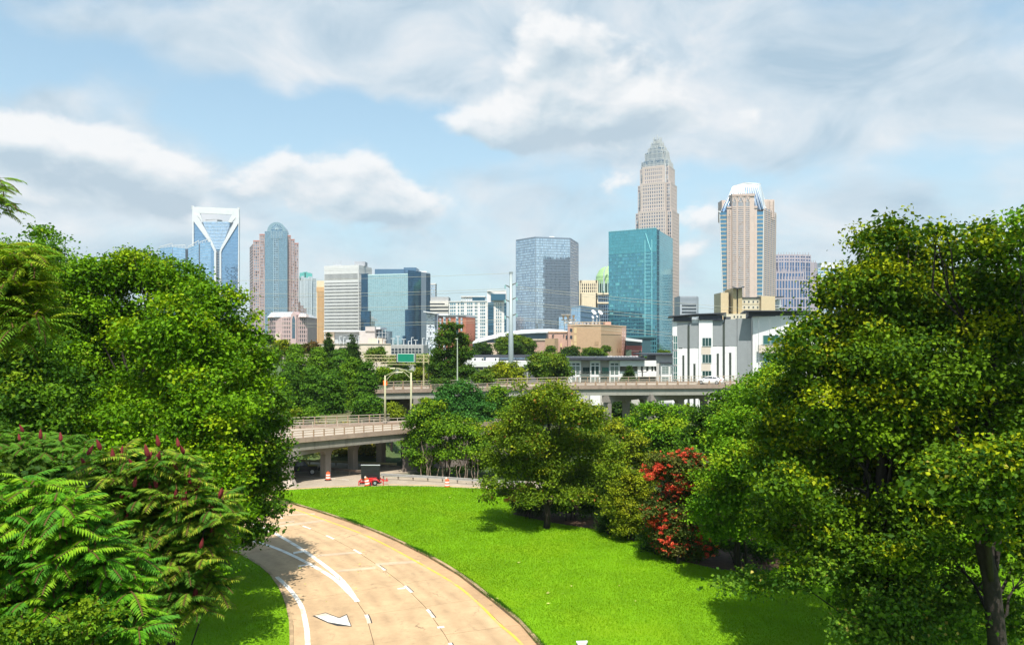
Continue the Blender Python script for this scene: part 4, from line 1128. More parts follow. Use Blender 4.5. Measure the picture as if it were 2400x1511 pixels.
# lower wings to the left
w1, w2 = (q6(745, 338), 338), (q6(1066, 336), 336)
T.mb('low_wing', tb2).prism([w1, w2, (w2[0], 356), (w1[0], 356)], 0, gz(Z6(0, 556)[1], 337))
T.mb('low_wing_parapet', mat('tan_coping', (.62, .42, .28))).prism([(w1[0], 337.6), (w2[0], 335.6), (w2[0], 340), (w1[0], 342)], gz(Z6(0, 560)[1], 337), gz(Z6(0, 540)[1], 337))
for (x0, x1, y0, y1) in ((806, 836, 592, 610), (988, 1006, 592, 612), (1030, 1058, 605, 660)): T.mb('window', dk).box(q6(x0, 336.3), q6(x1, 336.3), 335.8, 339, gz(Z6(0, y1)[1], 336), gz(Z6(0, y0)[1], 336))
T.mb('sill_wall', mat('sand_infill', (.64, .48, .26))).box(q6(940, 336), q6(968, 336), 336.0, 338, gz(Z6(0, 800)[1], 336), gz(Z6(0, 740)[1], 336))
T.mb('garage', tb).prism([(q6(690, 318), 318), (q6(846, 314), 314), (q6(908, 322), 322), (q6(760, 330), 330)], 0, gz(Z6(0, 656)[1], 316))
T.mb('garage_low', tb2).prism([(q6(478, 326), 326), (q6(692, 322), 322), (q6(692, 334), 334), (q6(478, 334), 334)], 0, gz(Z6(0, 682)[1], 322))
T.mb('coping', mat('pale_coping', (.70, .60, .46), .8)).prism([(q6(476, 325), 325.6), (q6(692, 321.6), 321.6), (q6(692, 334), 334.4), (q6(476, 334), 334.4)], gz(Z6(0, 682)[1], 322), gz(Z6(0, 664)[1], 322))
T.mb('rooftop_box', tb2).box(q6(1680, 345), q6(1780, 345), 345, 352, zt - 2, gz(Z6(0, 380)[1], 345))
for k in range(4): T.mb('rooftop_rail', mat('rail_tan', (.50, .40, .26), .6)).bar(at(*Z6(1190 + k * 130, 388), 334), at(*Z6(1320 + k * 130, 388), 334), .25)
for x in (1190, 1310, 1450, 1580): T.mb('rooftop_rail', None).bar((q6(x, 334), 334, zt), (q6(x, 334), 334, gz(Z6(0, 386)[1], 334)), .3)
for k in range(7): T.mb('rooftop_clutter', mat('plant_grey', (.35, .36, .38))).box(q6(1200 + k * 62, 340), q6(1236 + k * 62, 340), 340, 344, zt - .2, zt + rnd.uniform(.8, 2.2))
T.done()

def dish(label, px, py, rpx, Yq, tall=True):
    c = Vector(at(px, py, Yq)); r = rpx * Yq / F
    e = empty('satellite_dish', (c.x, c.y, zt), label, 'satellite dish', 'satellite dishes on the brick hall')
    m_ = MB(); prof = [(r * k / 6, (r * k / 6) ** 2 / (r * 2.6)) for k in range(7)] + [(r * .97, r * .40), (r * .5, .12)]
    m_.lathe(prof, (0, 0, 0), 18)
    rot = Vector((.55, -.6, .62)).normalized().to_track_quat('Z', 'Y').to_matrix().to_4x4()
    m_.v = [tuple(Matrix.Translation(c) @ rot @ Vector(v)) for v in m_.v]
    m_.build('reflector', mat('dish_white', (.78, .77, .75), .5, var=.03), e, smooth=True)
    f_ = MB(); ax = rot.to_3x3() @ Vector((0, 0, 1))
    f_.bar(c, c + ax * r * 1.1, .10); f_.build('feed_arm', alu, e)
    s_ = MB(); s_.bar((c.x, c.y + .3, zt - .2), (c.x, c.y + .1, c.z), .35); s_.build('mast', alu, e)
dish('large white satellite dish on the brick hall, the big one nearer the teal tower', *Z6(1594, 236), 6.6, 338)
dish('large white satellite dish nearer the blue glass box', *Z6(1486, 232), 7.0, 337)
dish('small round dish low under the big pair, lower left of them', *Z6(1474, 312), 3.6, 335)
dish('tiny dish tucked under the big dish nearest the teal tower', *Z6(1545, 294), 2.6, 335)
# microwave horns on a lattice stand
e = empty('horn_antenna_rack', (q6(1090, 340), 340, zt - 6), 'grey lattice stand carrying a row of microwave horns on the brick hall', 'antenna')
m1, m2, m3 = MB(), MB(), MB()
for x in (1010, 1080, 1150):
    m1.bar(at(*Z6(x, 440), 338), at(*Z6(x - 14, 350), 338), .3)
    m1.bar(at(*Z6(x - 20, 440), 341), at(*Z6(x + 30, 350), 341), .25)
for x in (1008, 1085, 1160): m1.bar((q6(x, 339), 339, 6), at(*Z6(x, 360), 339), .35)
m2.bar(at(*Z6(955, 348), 338), at(*Z6(1195, 348), 338), 2.2, .5)
m2.bar(at(*Z6(950, 262), 338), at(*Z6(1115, 262), 338), 1.0, .25)
for (x, wv) in ((992, 26), (1065, 30), (1160, 26)):
    a = [at(*Z6(x - wv, 268), 335), at(*Z6(x + wv, 268), 335), at(*Z6(x + wv, 268), 341), at(*Z6(x - wv, 268), 341)]
    c_ = [at(*Z6(x - 6, 342), 337), at(*Z6(x + 6, 342), 337), at(*Z6(x + 6, 342), 339), at(*Z6(x - 6, 342), 339)]
    h = MB(); h.solid(c_, a); h.build('horn', mat('horn_tan', (.46, .42, .36), .6), e)
for k in range(7): m3.tube([at(*Z6(1030 + k * 20, 372 + (k % 2) * 18), 338), at(*Z6(1030 + k * 20, 412), 338)], .8, 8)
m1.build('lattice', alu, e); m2.build('platform', mat('horn_tan', (.46, .42, .36)), e); m3.build('drum', mat('dish_white', (.78, .77, .75)), e)

# ---- low red hall right of it
Yt = 345
T = Tower('red_round_hall', 'low red brick pavilion with a white overhanging roof beside the tan brick hall', 'building', gx(1487, Yt), Yt)
zq = lambda y: gz(Z6(0, y)[1], Yt)
T.mb('wall', mat('wine_brick', (.34, .09, .08), .8, var=.1, scale=.8)).prism([(q6(2026, 346), 346), (q6(2290, 350), 350), (q6(2290, 370), 372), (q6(2026, 370), 372)], 0, zq(775))
T.mb('clerestory', dk).prism([(q6(2028, 347), 347), (q6(2286, 351), 351), (q6(2286, 370), 371), (q6(2028, 370), 371)], zq(775), zq(705))
T.mb('roof', steel_white).solid([(q6(2020, 342), 342, zq(690)), (q6(2296, 346), 346, zq(718)), (q6(2296, 374), 374, zq(718)), (q6(2020, 374), 374, zq(690))], [(q6(2020, 342), 342, zq(648)), (q6(2296, 346), 346, zq(690)), (q6(2296, 374), 374, zq(680)), (q6(2020, 374), 374, zq(640))])
T.mb('stripe', mat('pale_rose_band', (.62, .40, .36), .8)).prism([(q6(2026, 345.8), 345.8), (q6(2290, 349.8), 349.8), (q6(2290, 352), 352), (q6(2026, 350), 350)], zq(868), zq(858))
T.mb('opening', mat('dark_opening', (.06, .09, .06), .6)).box(q6(2030, 345), q6(2120, 345), 345.4, 348, 4, zq(842))
T.mb('opening', None).box(q6(2244, 349), q6(2284, 349), 349.0, 351, 4, zq(862))
T.done()

# ---- cream parking deck
Z7 = zoomer(660, 740, 6.6667)
q7 = lambda x, Yq: gx(Z7(x, 0)[0], Yq)
Yt = 350
T = Tower('parking_deck', 'cream concrete parking deck with square openings and a grey upper building behind the trees', 'parking garage', gx(850, Yt), Yt)
zq = lambda y: gz(Z7(0, y)[1], Yt)
crd = mat('deck_cream', (.62, .52, .42), .85, var=.08, scale=.4, streak=.25)
grd = mat('deck_grey', (.46, .42, .40), .8, var=.06, scale=.4)
bev = mat('panel_bluegrey', (.34, .37, .39), .7, var=.08, scale=.3)
T.mb('wall', crd).prism([(q7(230, 356), 356), (q7(1708, 346), 346), (q7(1708, 380), 380), (q7(230, 380), 384)], 0, zq(440))
T.mb('deck_opening', mat('deck_dark', (.04, .045, .05), .7), True).box(q7(926, 349.5), q7(1000, 349.5), 348.6, 352, zq(528), zq(492))
p0, p1 = (q7(1708, 346), 346), (q7(2216, 362), 362)
T.mb('side_wall', mat('deck_side_grey', (.48, .46, .44), .85, var=.1, scale=.5, streak=.4)).prism([p0, p1, (p1[0], 384), (p0[0], 380)], 0, zq(452))
d, n, L = frame2(p0, p1)
for j in range(2):
    for k in range(10):
        t = L * (k + .16) / 9.6
        if t + 2.2 < L: T.mb('opening', dk).obox(p0, d, n, t, t + 1.55, -.6, .08, zq(540 + 46 * j) , zq(508 + 46 * j))
# buildings on top, behind
T.mb('cream_block', crd).box(q7(680, 372), q7(822, 372), 372, 395, zq(470), zq(242))
T.mb('panel_block', bev).box(q7(822, 372.5), q7(1226, 372.5), 372.6, 398, zq(470), zq(232))
for (x0, x1) in ((890, 905), (935, 950), (975, 995), (1178, 1194)): T.mb('panel_window', dk).box(q7(x0, 372), q7(x1, 372), 371.9, 373, zq(395), zq(372))
T.mb('roof_line', steel_white).box(q7(660, 371), q7(1316, 371), 370.5, 398, zq(240), zq(222))
T.mb('grey_block', grd).box(q7(1226, 371), q7(1466, 371), 369.5, 396, zq(470), zq(230))
T.mbs['grey_block'][0].box(q7(1318, 370.6), q7(1466, 370.6), 369.0, 394, zq(230), zq(156))
T.mb('glass_corner', glass('corner_glass', (.16, .24, .30), .4)).box(q7(1466, 374), q7(1640, 374), 374, 392, zq(470), zq(225))
T.mb('glass_corner_frame', steel_white).box(q7(1466, 373), q7(1545, 373), 372.6, 392, zq(196), zq(160))
for k in range(4): T.mb('glass_corner_frame', None).box(q7(1470 + k * 50, 373.4), q7(1474 + k * 50, 373.4), 373.2, 374, zq(440), zq(200))
for k in range(3): T.mb('glass_corner_frame', None).box(q7(1468, 373.5), q7(1640, 373.5), 373.3, 374, zq(262 + k * 60), zq(258 + k * 60))
T.mb('stair_box', crd).box(q7(1354, 352), q7(1570, 352), 352, 362, zq(445), zq(348)); T.mb('stair_door', dk).box(q7(1508, 351.8), q7(1526, 351.8), 351.7, 353, zq(432), zq(378))
T.mb('parapet', crd).prism([(q7(228, 355.5), 355.5), (q7(1709, 345.6), 345.6), (q7(1709, 347), 347), (q7(228, 357), 357)], zq(440), zq(432))
T.done()
# floodlights along the deck
posts = [(908, 318, 1), (972, 330, 1), (1205, 310, 1), (1502, 320, 1), (1598, 372, 1), (1740, 350, 2), (1818, 318, 2), (1910, 362, 2), (1980, 392, 1), (2030, 336, 1), (2096, 376, 2), (2203, 346, 1), (2256, 392, 1)]
where = ['before the blue-grey panels', 'second one before the blue-grey panels', 'at the edge of the grey windowless block', 'at the stair box', 'short one right of the stair box', 'double headed one left of the tallest pair', 'tall double headed one at the pale mirror front',
         'double headed one where mirror front meets navy glass', 'shortest one on the grey side wall', 'tall single headed one over the navy glass', 'low double headed one over the navy glass', 'tall one near the end of the deck', 'last one by the slate wing']
for (x, y, hd), wh_ in zip(posts, where):
    Yq = 349 if x < 1700 else 347 + (x - 1708) / 508 * 16
    xx = q7(x, Yq); z1_ = gz(Z7(0, y)[1], Yq); z0_ = gz(Z7(0, 452 if x > 1700 else 436)[1], Yq)
    e = empty('deck_light', (xx, Yq, z0_), 'pale floodlight pole on the parking deck, ' + wh_, 'light pole', 'floodlight poles on the parking deck')
    m_ = MB(); m_.bar((xx, Yq, z0_ - .3), (xx, Yq, z1_), .28); m_.build('pole', steel_white, e)
    m_ = MB()
    for s_ in ((-1, 1) if hd == 2 else (1,)): m_.box(xx + (.02 if s_ > 0 else -1.0), xx + (1.0 if s_ > 0 else -.02), Yq - .3, Yq + .3, z1_ - .22, z1_ + .05)
    m_.build('lamp_head', steel_white, e)

# ================================================================== ground, road, lawn
def smoothstep(x): x = max(0.0, min(1.0, x)); return x * x * (3 - 2 * x)


def polyline(px, ext=True):
    pts = [ground(*p) for p in px]
    if ext:     # the road goes on towards and below the viewer
        x, y = pts[0]
        pts = [(x + 5.2, y - 22), (x + 4.4, y - 15), (x + 2.1, y - 7)] + pts
    out = []
    for i in range(len(pts) - 1):
        p0, p1, p2, p3 = pts[max(i - 1, 0)], pts[i], pts[i + 1], pts[min(i + 2, len(pts) - 1)]
        for k in range(8):
            t = k / 8
            out.append(tuple(.5 * ((2 * p1[j]) + (-p0[j] + p2[j]) * t + (2 * p0[j] - 5 * p1[j] + 4 * p2[j] - p3[j]) * t * t + (-p0[j] + 3 * p1[j] - 3 * p2[j] + p3[j]) * t ** 3) for j in (0, 1)))
    return out + [pts[-1]]


def resample(pl, step):
    out = [pl[0]]; acc = 0
    for a, c in zip(pl, pl[1:]):
        L = math.dist(a, c)
        while acc + L >= step:
            f = (step - acc) / L
            a = (a[0] + (c[0] - a[0]) * f, a[1] + (c[1] - a[1]) * f); out.append(a); L = math.dist(a, c); acc = 0
        acc += L
    return out


def hit(p, n, pl):
    """where the line through p along n crosses polyline pl: nearest crossing"""
    best = None
    for a, c in zip(pl, pl[1:]):
        dx, dy = c[0] - a[0], c[1] - a[1]
        den = n[0] * dy - n[1] * dx
        if abs(den) < 1e-9: continue
        u = ((a[0] - p[0]) * dy - (a[1] - p[1]) * dx) / den
        v = ((a[0] - p[0]) * n[1] - (a[1] - p[1]) * n[0]) / den
        if -1e-6 <= v <= 1 + 1e-6 and (best is None or abs(u) < abs(best)): best = u
    return best


RK = polyline([(1261, 1511), (1202, 1446), (1129, 1389.6), (1085, 1354.6), (997.5, 1302), (880.8, 1246.7), (770, 1207), (685.4, 1181), (621, 1160)])
YL = polyline([(1228, 1509), (1172.5, 1459.6), (1128.7, 1416), (1070.4, 1368), (982.9, 1316.7), (870, 1258), (760, 1216), (676, 1187), (600, 1165)])
C2 = polyline([(1057, 1511), (1006, 1433), (952, 1375), (892, 1328), (834, 1290), (773, 1258), (713, 1233), (650, 1210), (585, 1191)])
C1 = polyline([(877, 1511), (868, 1470), (858, 1440), (834, 1404), (802, 1360), (758, 1322.5), (700, 1281.7), (638.8, 1246.7), (571.7, 1217.5), (500, 1192)])
GB = polyline([(834, 1404), (822.5, 1392.5), (781.7, 1354.6), (723, 1319.6), (656, 1287.5), (603.8, 1270), (540, 1255)], False)
WL = polyline([(721.5, 1511), (717.5, 1465.4), (704.4, 1415.8), (676.7, 1378), (647.5, 1350)])
LK = polyline([(688, 1511), (685.4, 1450.8), (670.8, 1401), (644.6, 1354.6), (612.5, 1325.4), (583, 1308), (540, 1288), (470, 1262), (380, 1238)])

terrain_m = mat('rough_grass_ground', (.05, .085, .02), .95, var=.35, scale=.15, bump=.5, bscale=2.0, col2=(.09, .085, .035))
g = MB()
GN = 40
xs = [-2600, -900, -400, -200] + list(range(-120, 130, 12)) + [200, 400, 900, 2600]
ys = [-60, 0] + list(range(10, 200, 10)) + [230, 300, 450, 700, 1200, 3600]
def bank(x, y):
    """grass bank behind the lower bridge and the sumac bank beside the viewer"""
    a = 6.2 * smoothstep((y - 104) / 9) * smoothstep((-18 - x) / 5) * smoothstep((230 - y) / 60)
    c = 11 * smoothstep((26 - y) / 14) * smoothstep((-7.5 - x) / 6)
    return a + c
xs = sorted(set(xs + [-22, -20, -18, -16, -14, -26, -30, -8, -10, -6])); ys = sorted(set(ys + [12, 14, 16, 18, 22, 24, 26, 104, 106, 108, 112, 114]))
nx_, ny_ = len(xs), len(ys)
g.v = [(x, y, -.30 + bank(x, y)) for y in ys for x in xs]
g.f = [(j * nx_ + i, j * nx_ + i + 1, (j + 1) * nx_ + i + 1, (j + 1) * nx_ + i) for j in range(ny_ - 1) for i in range(nx_ - 1)]; g.m = [0] * len(g.f)
tag(g.build('ground', terrain_m, smooth=True), kind='structure')


def sheet(name, poly, z, m, depth=.25, parent=None, kind='structure'):
    b_ = MB(); b_.prism(poly, z - depth, z)
    o = b_.build(name, m, parent)
    if parent is None: o['kind'] = kind
    return o


def concrete_mat(name, col, crack=.5):
    m = bpy.data.materials.new(name); m.use_nodes = True
    t = m.node_tree; b = NB(t); p = t.nodes['Principled BSDF']; p.inputs['Roughness'].default_value = .85; p.inputs['Specular IOR Level'].default_value = .25
    P = b.new('ShaderNodeTexCoord').outputs['Object']
    a = b.new('ShaderNodeAttribute'); a.attribute_name = 'rnd'
    n1 = b.noise(P, .35, 6, .62).outputs[0]; n2 = b.noise(P, 2.6, 6, .7).outputs[0]; n3 = b.noise(P, 22, 3, .6).outputs[0]
    f = b.m('ADD', b.m('MULTIPLY', n1, .55), b.m('ADD', b.m('MULTIPLY', n2, .30), b.m('MULTIPLY', a.outputs['Fac'], .13)))
    c = b.ramp(f, [(.30, tuple(x * .62 for x in col)), (.47, tuple(x * .9 for x in col)), (.62, tuple(x * 1.12 for x in col))])
    st = b.noise(b.v('MULTIPLY', P, (1, 1, 1)), .9, 5, .7, 1.2).outputs[0]
    c = b.mix(b.m('MULTIPLY', b.smooth(st, .60, .72), .38), c, tuple(x * .40 for x in col))
    c = b.mix(b.m('MULTIPLY', b.smooth(n3, .5, .75), .12), c, tuple(min(1, x * 1.5) for x in col))
    la = b.new('ShaderNodeAttribute'); la.attribute_name = 'lane'
    tk = None
    for u0 in (.30, .70):       # wheel tracks along each lane
        e_ = b.m('SUBTRACT', 1.0, b.m('MULTIPLY', b.m('ABSOLUTE', b.m('SUBTRACT', la.outputs['Fac'], u0)), 7.0), clamp=True)
        tk = e_ if tk is None else b.m('ADD', tk, e_)
    c = b.mix(b.m('MULTIPLY', b.m('MULTIPLY', tk, b.smooth(b.noise(P, .5, 4, .6).outputs[0], .25, .75)), .62), c, tuple(x * f_ for x, f_ in zip(col, (.55, .52, .52))))
    oil = b.m('SUBTRACT', 1.0, b.m('MULTIPLY', b.m('ABSOLUTE', b.m('SUBTRACT', la.outputs['Fac'], .5)), 9.0), clamp=True)
    c = b.mix(b.m('MULTIPLY', b.m('MULTIPLY', oil, b.smooth(b.noise(P, 1.6, 5, .7).outputs[0], .5, .7)), .45), c, (.10, .075, .055))
    vor = b.new('ShaderNodeTexVoronoi'); vor.feature = 'DISTANCE_TO_EDGE'; vor.inputs['Scale'].default_value = .10
    b.put(vor.inputs['Vector'], b.v('ADD', P, b.v('MULTIPLY', b.noise(P, 1.3, 4, .6).outputs['Color'], (1.4, 1.4, 0))))
    c = b.mix(b.m('MULTIPLY', b.m('LESS_THAN', vor.outputs['Distance'], .0028), b.m('MULTIPLY', crack, b.smooth(n1, .5, .62))), c, (.05, .035, .025))
    t.links.new(c, p.inputs['Base Color'])
    bn = b.new('ShaderNodeBump'); bn.inputs['Strength'].default_value = .25; bn.inputs['Distance'].default_value = .02; b.put(bn.inputs['Height'], n3); t.links.new(bn.outputs[0], p.inputs['Normal'])
    return m


road_m = concrete_mat('tan_road_concrete', (.455, .315, .180))
gut_m = concrete_mat('stained_gutter', (.41, .265, .145), .2)
kerb_m = mat('weathered_kerb', (.36, .25, .14), .9, var=.3, scale=1.2, bump=.4)
white_p = mat('white_road_paint', (.68, .65, .58), .6, var=.14, scale=2.5, col2=(.54, .44, .32))
yel_p = mat('worn_yellow_paint', (.62, .40, .06), .7, var=.12, scale=1.5, col2=(.50, .32, .14))
blk_p = mat('black_road_paint', (.03, .03, .03), .7)
joint_m = mat('joint_filler', (.07, .05, .035), .9)

road = sheet('road', [(x, y) for x, y in RK] + [ground(560, 1150), ground(300, 1165), ground(200, 1215)] + LK[::-1], -.045, joint_m, .2)
# concrete slabs, lane by lane, joints recessed between them
ST = resample(C2, 4.85)
def nrm(i, pl):
    a, c = pl[max(i - 1, 0)], pl[min(i + 1, len(pl) - 1)]
    L = math.dist(a, c); return ((c[1] - a[1]) / L, -(c[0] - a[0]) / L)     # to the right of travel away from the viewer
rows = []
for i, p in enumerate(ST):
    n = nrm(i, ST)
    u = {}
    for key, pl in (('lk', LK), ('c1', C1), ('yl', YL), ('rk', RK)):
        h_ = hit(p, n, pl); u[key] = h_
    rows.append((p, n, u))
def slab(a, c, ka, kc, gap=.018, m_=road_m, name='concrete_slab', za=0.0, shrink=0.03):
    (p0, n0, u0), (p1, n1, u1) = rows[a], rows[c]
    f = lambda r, k: 0.0 if k == 'c2' else r[2][k]
    v = [f(rows[a], ka), f(rows[a], kc), f(rows[c], kc), f(rows[c], ka)]
    if any(x is None or abs(x) > 14 for x in v): return
    q = lambda r, s: Vector((r[0][0] + r[1][0] * s, r[0][1] + r[1][1] * s))
    P = [q(rows[a], v[0] + gap), q(rows[a], v[1] - gap), q(rows[c], v[2] - gap), q(rows[c], v[3] + gap)]
    t0 = (P[3] - P[0]).normalized() * .012; t1 = (P[2] - P[1]).normalized() * .012
    P = [P[0] + t0, P[1] + t1, P[2] - t1, P[3] - t0]
    b_ = MB(); z = za + rnd.uniform(-.006, .004)
    b_.prism([tuple(x) for x in P], -.2, z)
    o = b_.build(name, m_, road)
    if name == 'concrete_slab':
        at_ = o.data.attributes.new('lane', 'FLOAT', 'POINT')
        at_.data.foreach_set('value', [0.0 if min((Vector(v[:2]) - P[0]).length, (Vector(v[:2]) - P[3]).length) < min((Vector(v[:2]) - P[1]).length, (Vector(v[:2]) - P[2]).length) else 1.0 for v in b_.v])
    return o
for i in range(len(rows) - 1):
    slab(i, i + 1, 'lk', 'c1'); slab(i, i + 1, 'c1', 'c2'); slab(i, i + 1, 'c2', 'yl')
    slab(i, i + 1, 'yl', 'rk', m_=gut_m, name='gutter_slab')
# the lane that splits off to the left, beyond the gore
for (a, c, d_, e_) in (((596, 1300), (700, 1283), (632, 1245), (500, 1262)), ((500, 1262), (632, 1245), (565, 1216), (420, 1225)), ((420, 1225), (565, 1216), (500, 1180), (330, 1190))):
    b_ = MB(); b_.prism([ground(*a), ground(*c), ground(*d_), ground(*e_)], -.2, -.022); b_.build('concrete_slab', road_m, road)


def strip(name, pl, w_, z, m_, parent, s0=None, s1=None, lat=0.0):
    """painted band along a line, between distances s0 and s1 from its start"""
    P = resample(pl, .5)
    a, c = (0 if s0 is None else int(s0 / .5)), (len(P) - 1 if s1 is None else min(len(P) - 1, int(s1 / .5)))
    L_, R_ = [], []
    for i in range(a, c + 1):
        n = nrm(i, P)
        L_.append((P[i][0] + n[0] * (lat - w_ / 2), P[i][1] + n[1] * (lat - w_ / 2))); R_.append((P[i][0] + n[0] * (lat + w_ / 2), P[i][1] + n[1] * (lat + w_ / 2)))
    b_ = MB()
    for k in range(len(L_) - 1): b_.face([(*L_[k], z), (*R_[k], z), (*R_[k + 1], z), (*L_[k + 1], z)])
    return b_.build(name, m_, parent)
def arcpos(pl, pt):
    P = resample(pl, .5)
    return min(range(len(P)), key=lambda i: math.dist(P[i], pt)) * .5
strip('yellow_edge_line', YL, .20, .012, yel_p, road, lat=-.12)
strip('white_edge_line', WL, .30, .012, white_p, road)
for q in ([(621, 1160), (600, 1163), (500, 1168), (420, 1190), (560, 1206), (590, 1187), (640, 1172)],):
    b_ = MB(); b_.prism([ground(*p) for p in q], -.2, -.026); b_.build('concrete_slab', road_m, road)
s0 = arcpos(C1, ground(834, 1404))
strip('gore_line', C1, .34, .012, white_p, road, s0 - .5, None)
strip('gore_line', GB, .34, .010, white_p, road, 0, None)
for px in ((1057, 1511), (1006, 1433), (952, 1375), (892, 1328), (834, 1290), (773, 1258), (713, 1233), (650, 1210)):
    s = arcpos(C2, ground(*px))
    strip('lane_dash', C2, .20, .012, white_p, road, s - .8, s + .7)
    if px[1] > 1300: strip('dash_shadow_line', C2, .07, .011, blk_p, road, s - .8, s + .7, .135)  # black contrast paint along the right side of the dash
s = arcpos(C1, ground(861, 1446)); strip('lane_dash', C1, .22, .012, white_p, road, s - .9, s + .7); strip('dash_shadow_line', C1, .07, .011, blk_p, road, s - .9, s + .7, .15)
for pts in ([(930, 1378), (948, 1376), (950, 1379), (932, 1381)], [(1024, 1468), (1040, 1466), (1042, 1470), (1026, 1472)], [(698, 1325), (724, 1321), (725, 1324), (699, 1327)], [(687, 1293.5), (713, 1288.5), (714, 1293), (688, 1298)]):
    b_ = MB(); b_.face([(*ground(*p), .013) for p in pts][::-1]); b_.build('paint_patch', white_p, road)
# pale repair strips across the lanes
pale_m = concrete_mat('pale_repair_concrete', (.54, .41, .28), .1)
for (a, c, hgt) in (((880, 1319), (983, 1312), 6), ((790, 1335), (880, 1327), 5), ((744, 1299), (836, 1291), 5), ((640, 1232), (765, 1216), 5), ((610, 1228), (690, 1219), 4), ((655, 1206), (738, 1202), 3)):
    b_ = MB(); b_.face([(*ground(a[0], a[1] + hgt), .0075), (*ground(c[0], c[1] + hgt), .0075), (*ground(*c), .0075), (*ground(*a), .0075)]); b_.build('repair_strip', pale_m, road)
b_ = MB(); b_.face([(*ground(*p), -.012) for p in ((604, 1266), (640, 1272), (668, 1265), (640, 1251), (610, 1250))]); b_.build('brown_patch', mat('brown_patch', (.36, .19, .06), .9, var=.2), road)
# turn arrow with black backing
arrow = [(737, 1442), (763, 1436.3), (795, 1448.5), (812, 1441), (822, 1466), (769, 1457)]
b_ = MB(); b_.face([(*ground(*p), .014) for p in arrow][::-1]); b_.build('turn_arrow', white_p, road)
b_ = MB(); b_.face([(*ground(*p), .010) for p in [(732, 1442.5), (763, 1434.5), (795, 1446.5), (813, 1438), (824.5, 1467.5), (790, 1466), (768, 1459)]][::-1]); b_.build('arrow_backing', blk_p, road)

# kerb stones
for nm, pl, side in (('r', RK, 1), ('l', LK, -1)):
    P = resample(pl, 2.4)
    for i in range(len(P) - 1):
        a, c = P[i], P[i + 1]
        n = nrm(i, P); n2 = nrm(i + 1, P); w_ = .22 * side
        b_ = MB(); d = ((c[0] - a[0]) * .004, (c[1] - a[1]) * .004)
        zt_ = .13 + rnd.uniform(-.02, .02); j = rnd.uniform(-.03, .03)
        b_.prism([(a[0] + d[0], a[1] + d[1]), (c[0] - d[0], c[1] - d[1]), (c[0] + n2[0] * (w_ + j) - d[0], c[1] + n2[1] * (w_ + j) - d[1]), (a[0] + n[0] * (w_ + j) + d[0], a[1] + n[1] * (w_ + j) + d[1])], -.2, zt_)
        b_.build('kerb_stone', kerb_m, road)

# far road, passing under the lower bridge
asp_m = concrete_mat('grey_tan_pavement', (.33, .275, .21))
far_edge = [ground(*p) for p in ((560, 1158), (656, 1149), (764, 1142.5), (910, 1137), (1010, 1139), (1114, 1143.5), (1300, 1152), (1500, 1163))]
back_edge = [ground(*p) for p in ((1500, 1136), (1300, 1128), (1127, 1124), (900, 1115), (820, 1106), (700, 1096), (560, 1090), (440, 1092))]
farroad = sheet('side_road', far_edge + back_edge + [ground(300, 1120), ground(300, 1170)], -.035, asp_m)
strip('yellow_edge_line', [tuple(p) for p in resample([(x, y + .7) for x, y in far_edge], 1.0)], .20, -.028, yel_p, farroad)
strip('white_edge_line', resample([ground(*p) for p in ((700, 1114), (780, 1120), (830, 1124.5))], .5), .16, -.028, white_p, farroad)
b_ = MB(); b_.prism([ground(600, 1092), ground(880, 1112), ground(1000, 1100), ground(880, 1082), ground(600, 1076)], -.3, -.06); tag(b_.build('underpass_lane', asp_m), kind='structure')

# lawns
lawn_m = mat('lawn_turf', (.13, .275, .004), .95, var=.22, scale=.35, bump=.6, bscale=9.0, spec=.15, col2=(.16, .29, .004))
RKo = [(x + .2, y) for x, y in RK]
lawn_poly = RKo + [ground(640, 1151.5), ground(764, 1144.5), ground(910, 1139.5), ground(1010, 1141), ground(1114, 1145.5), ground(1300, 1154), ground(1500, 1165), (60, 78), (62, 12)]
tag(sheet('lawn', lawn_poly, .09, lawn_m, .35), kind='structure')
LKo = [(x - .2, y) for x, y in LK]
lawn2_poly = LKo + [(-48, 68), (-48, 30), (-9.0, 19)]
tag(sheet('verge', lawn2_poly, .09, lawn_m, .35), kind='structure')
mulch = mat('bark_mulch', (.075, .040, .022), .95, var=.4, scale=2.5, bump=.7, bscale=12)
bed = [ground(*p) for p in ((1200, 1206), (1290, 1226), (1400, 1243), (1500, 1266), (1600, 1318), (1680, 1336), (1790, 1345), (1900, 1310), (1900, 1190), (1600, 1160), (1300, 1160))]
sheet('planting_bed', bed, .10, mulch, .2)


def in_poly(x, y, poly):
    ins = np.zeros(len(x), bool)
    for k in range(len(poly)):
        (x0, y0), (x1, y1) = poly[k], poly[(k + 1) % len(poly)]
        c = ((y0 > y) != (y1 > y)) & (x < (x1 - x0) * (y - y0) / (y1 - y0 + 1e-12) + x0)
        ins ^= c
    return ins


def raw_mesh(name, V, tri, m_, cols=None):
    me = bpy.data.meshes.new(name)
    n, k = len(V), len(tri)
    me.vertices.add(n); me.vertices.foreach_set('co', np.ascontiguousarray(V, np.float32).ravel())
    me.loops.add(k * 3); me.loops.foreach_set('vertex_index', np.ascontiguousarray(tri, np.int32).ravel())
    me.polygons.add(k); me.polygons.foreach_set('loop_start', np.arange(0, k * 3, 3, dtype=np.int32))
    if cols is not None:
        a = me.attributes.new('tint', 'FLOAT_COLOR', 'POINT')
        a.data.foreach_set('color', np.ascontiguousarray(np.c_[cols, np.ones(n)], np.float32).ravel())
    me.materials.append(m_)
    me.update(calc_edges=True)
    return me


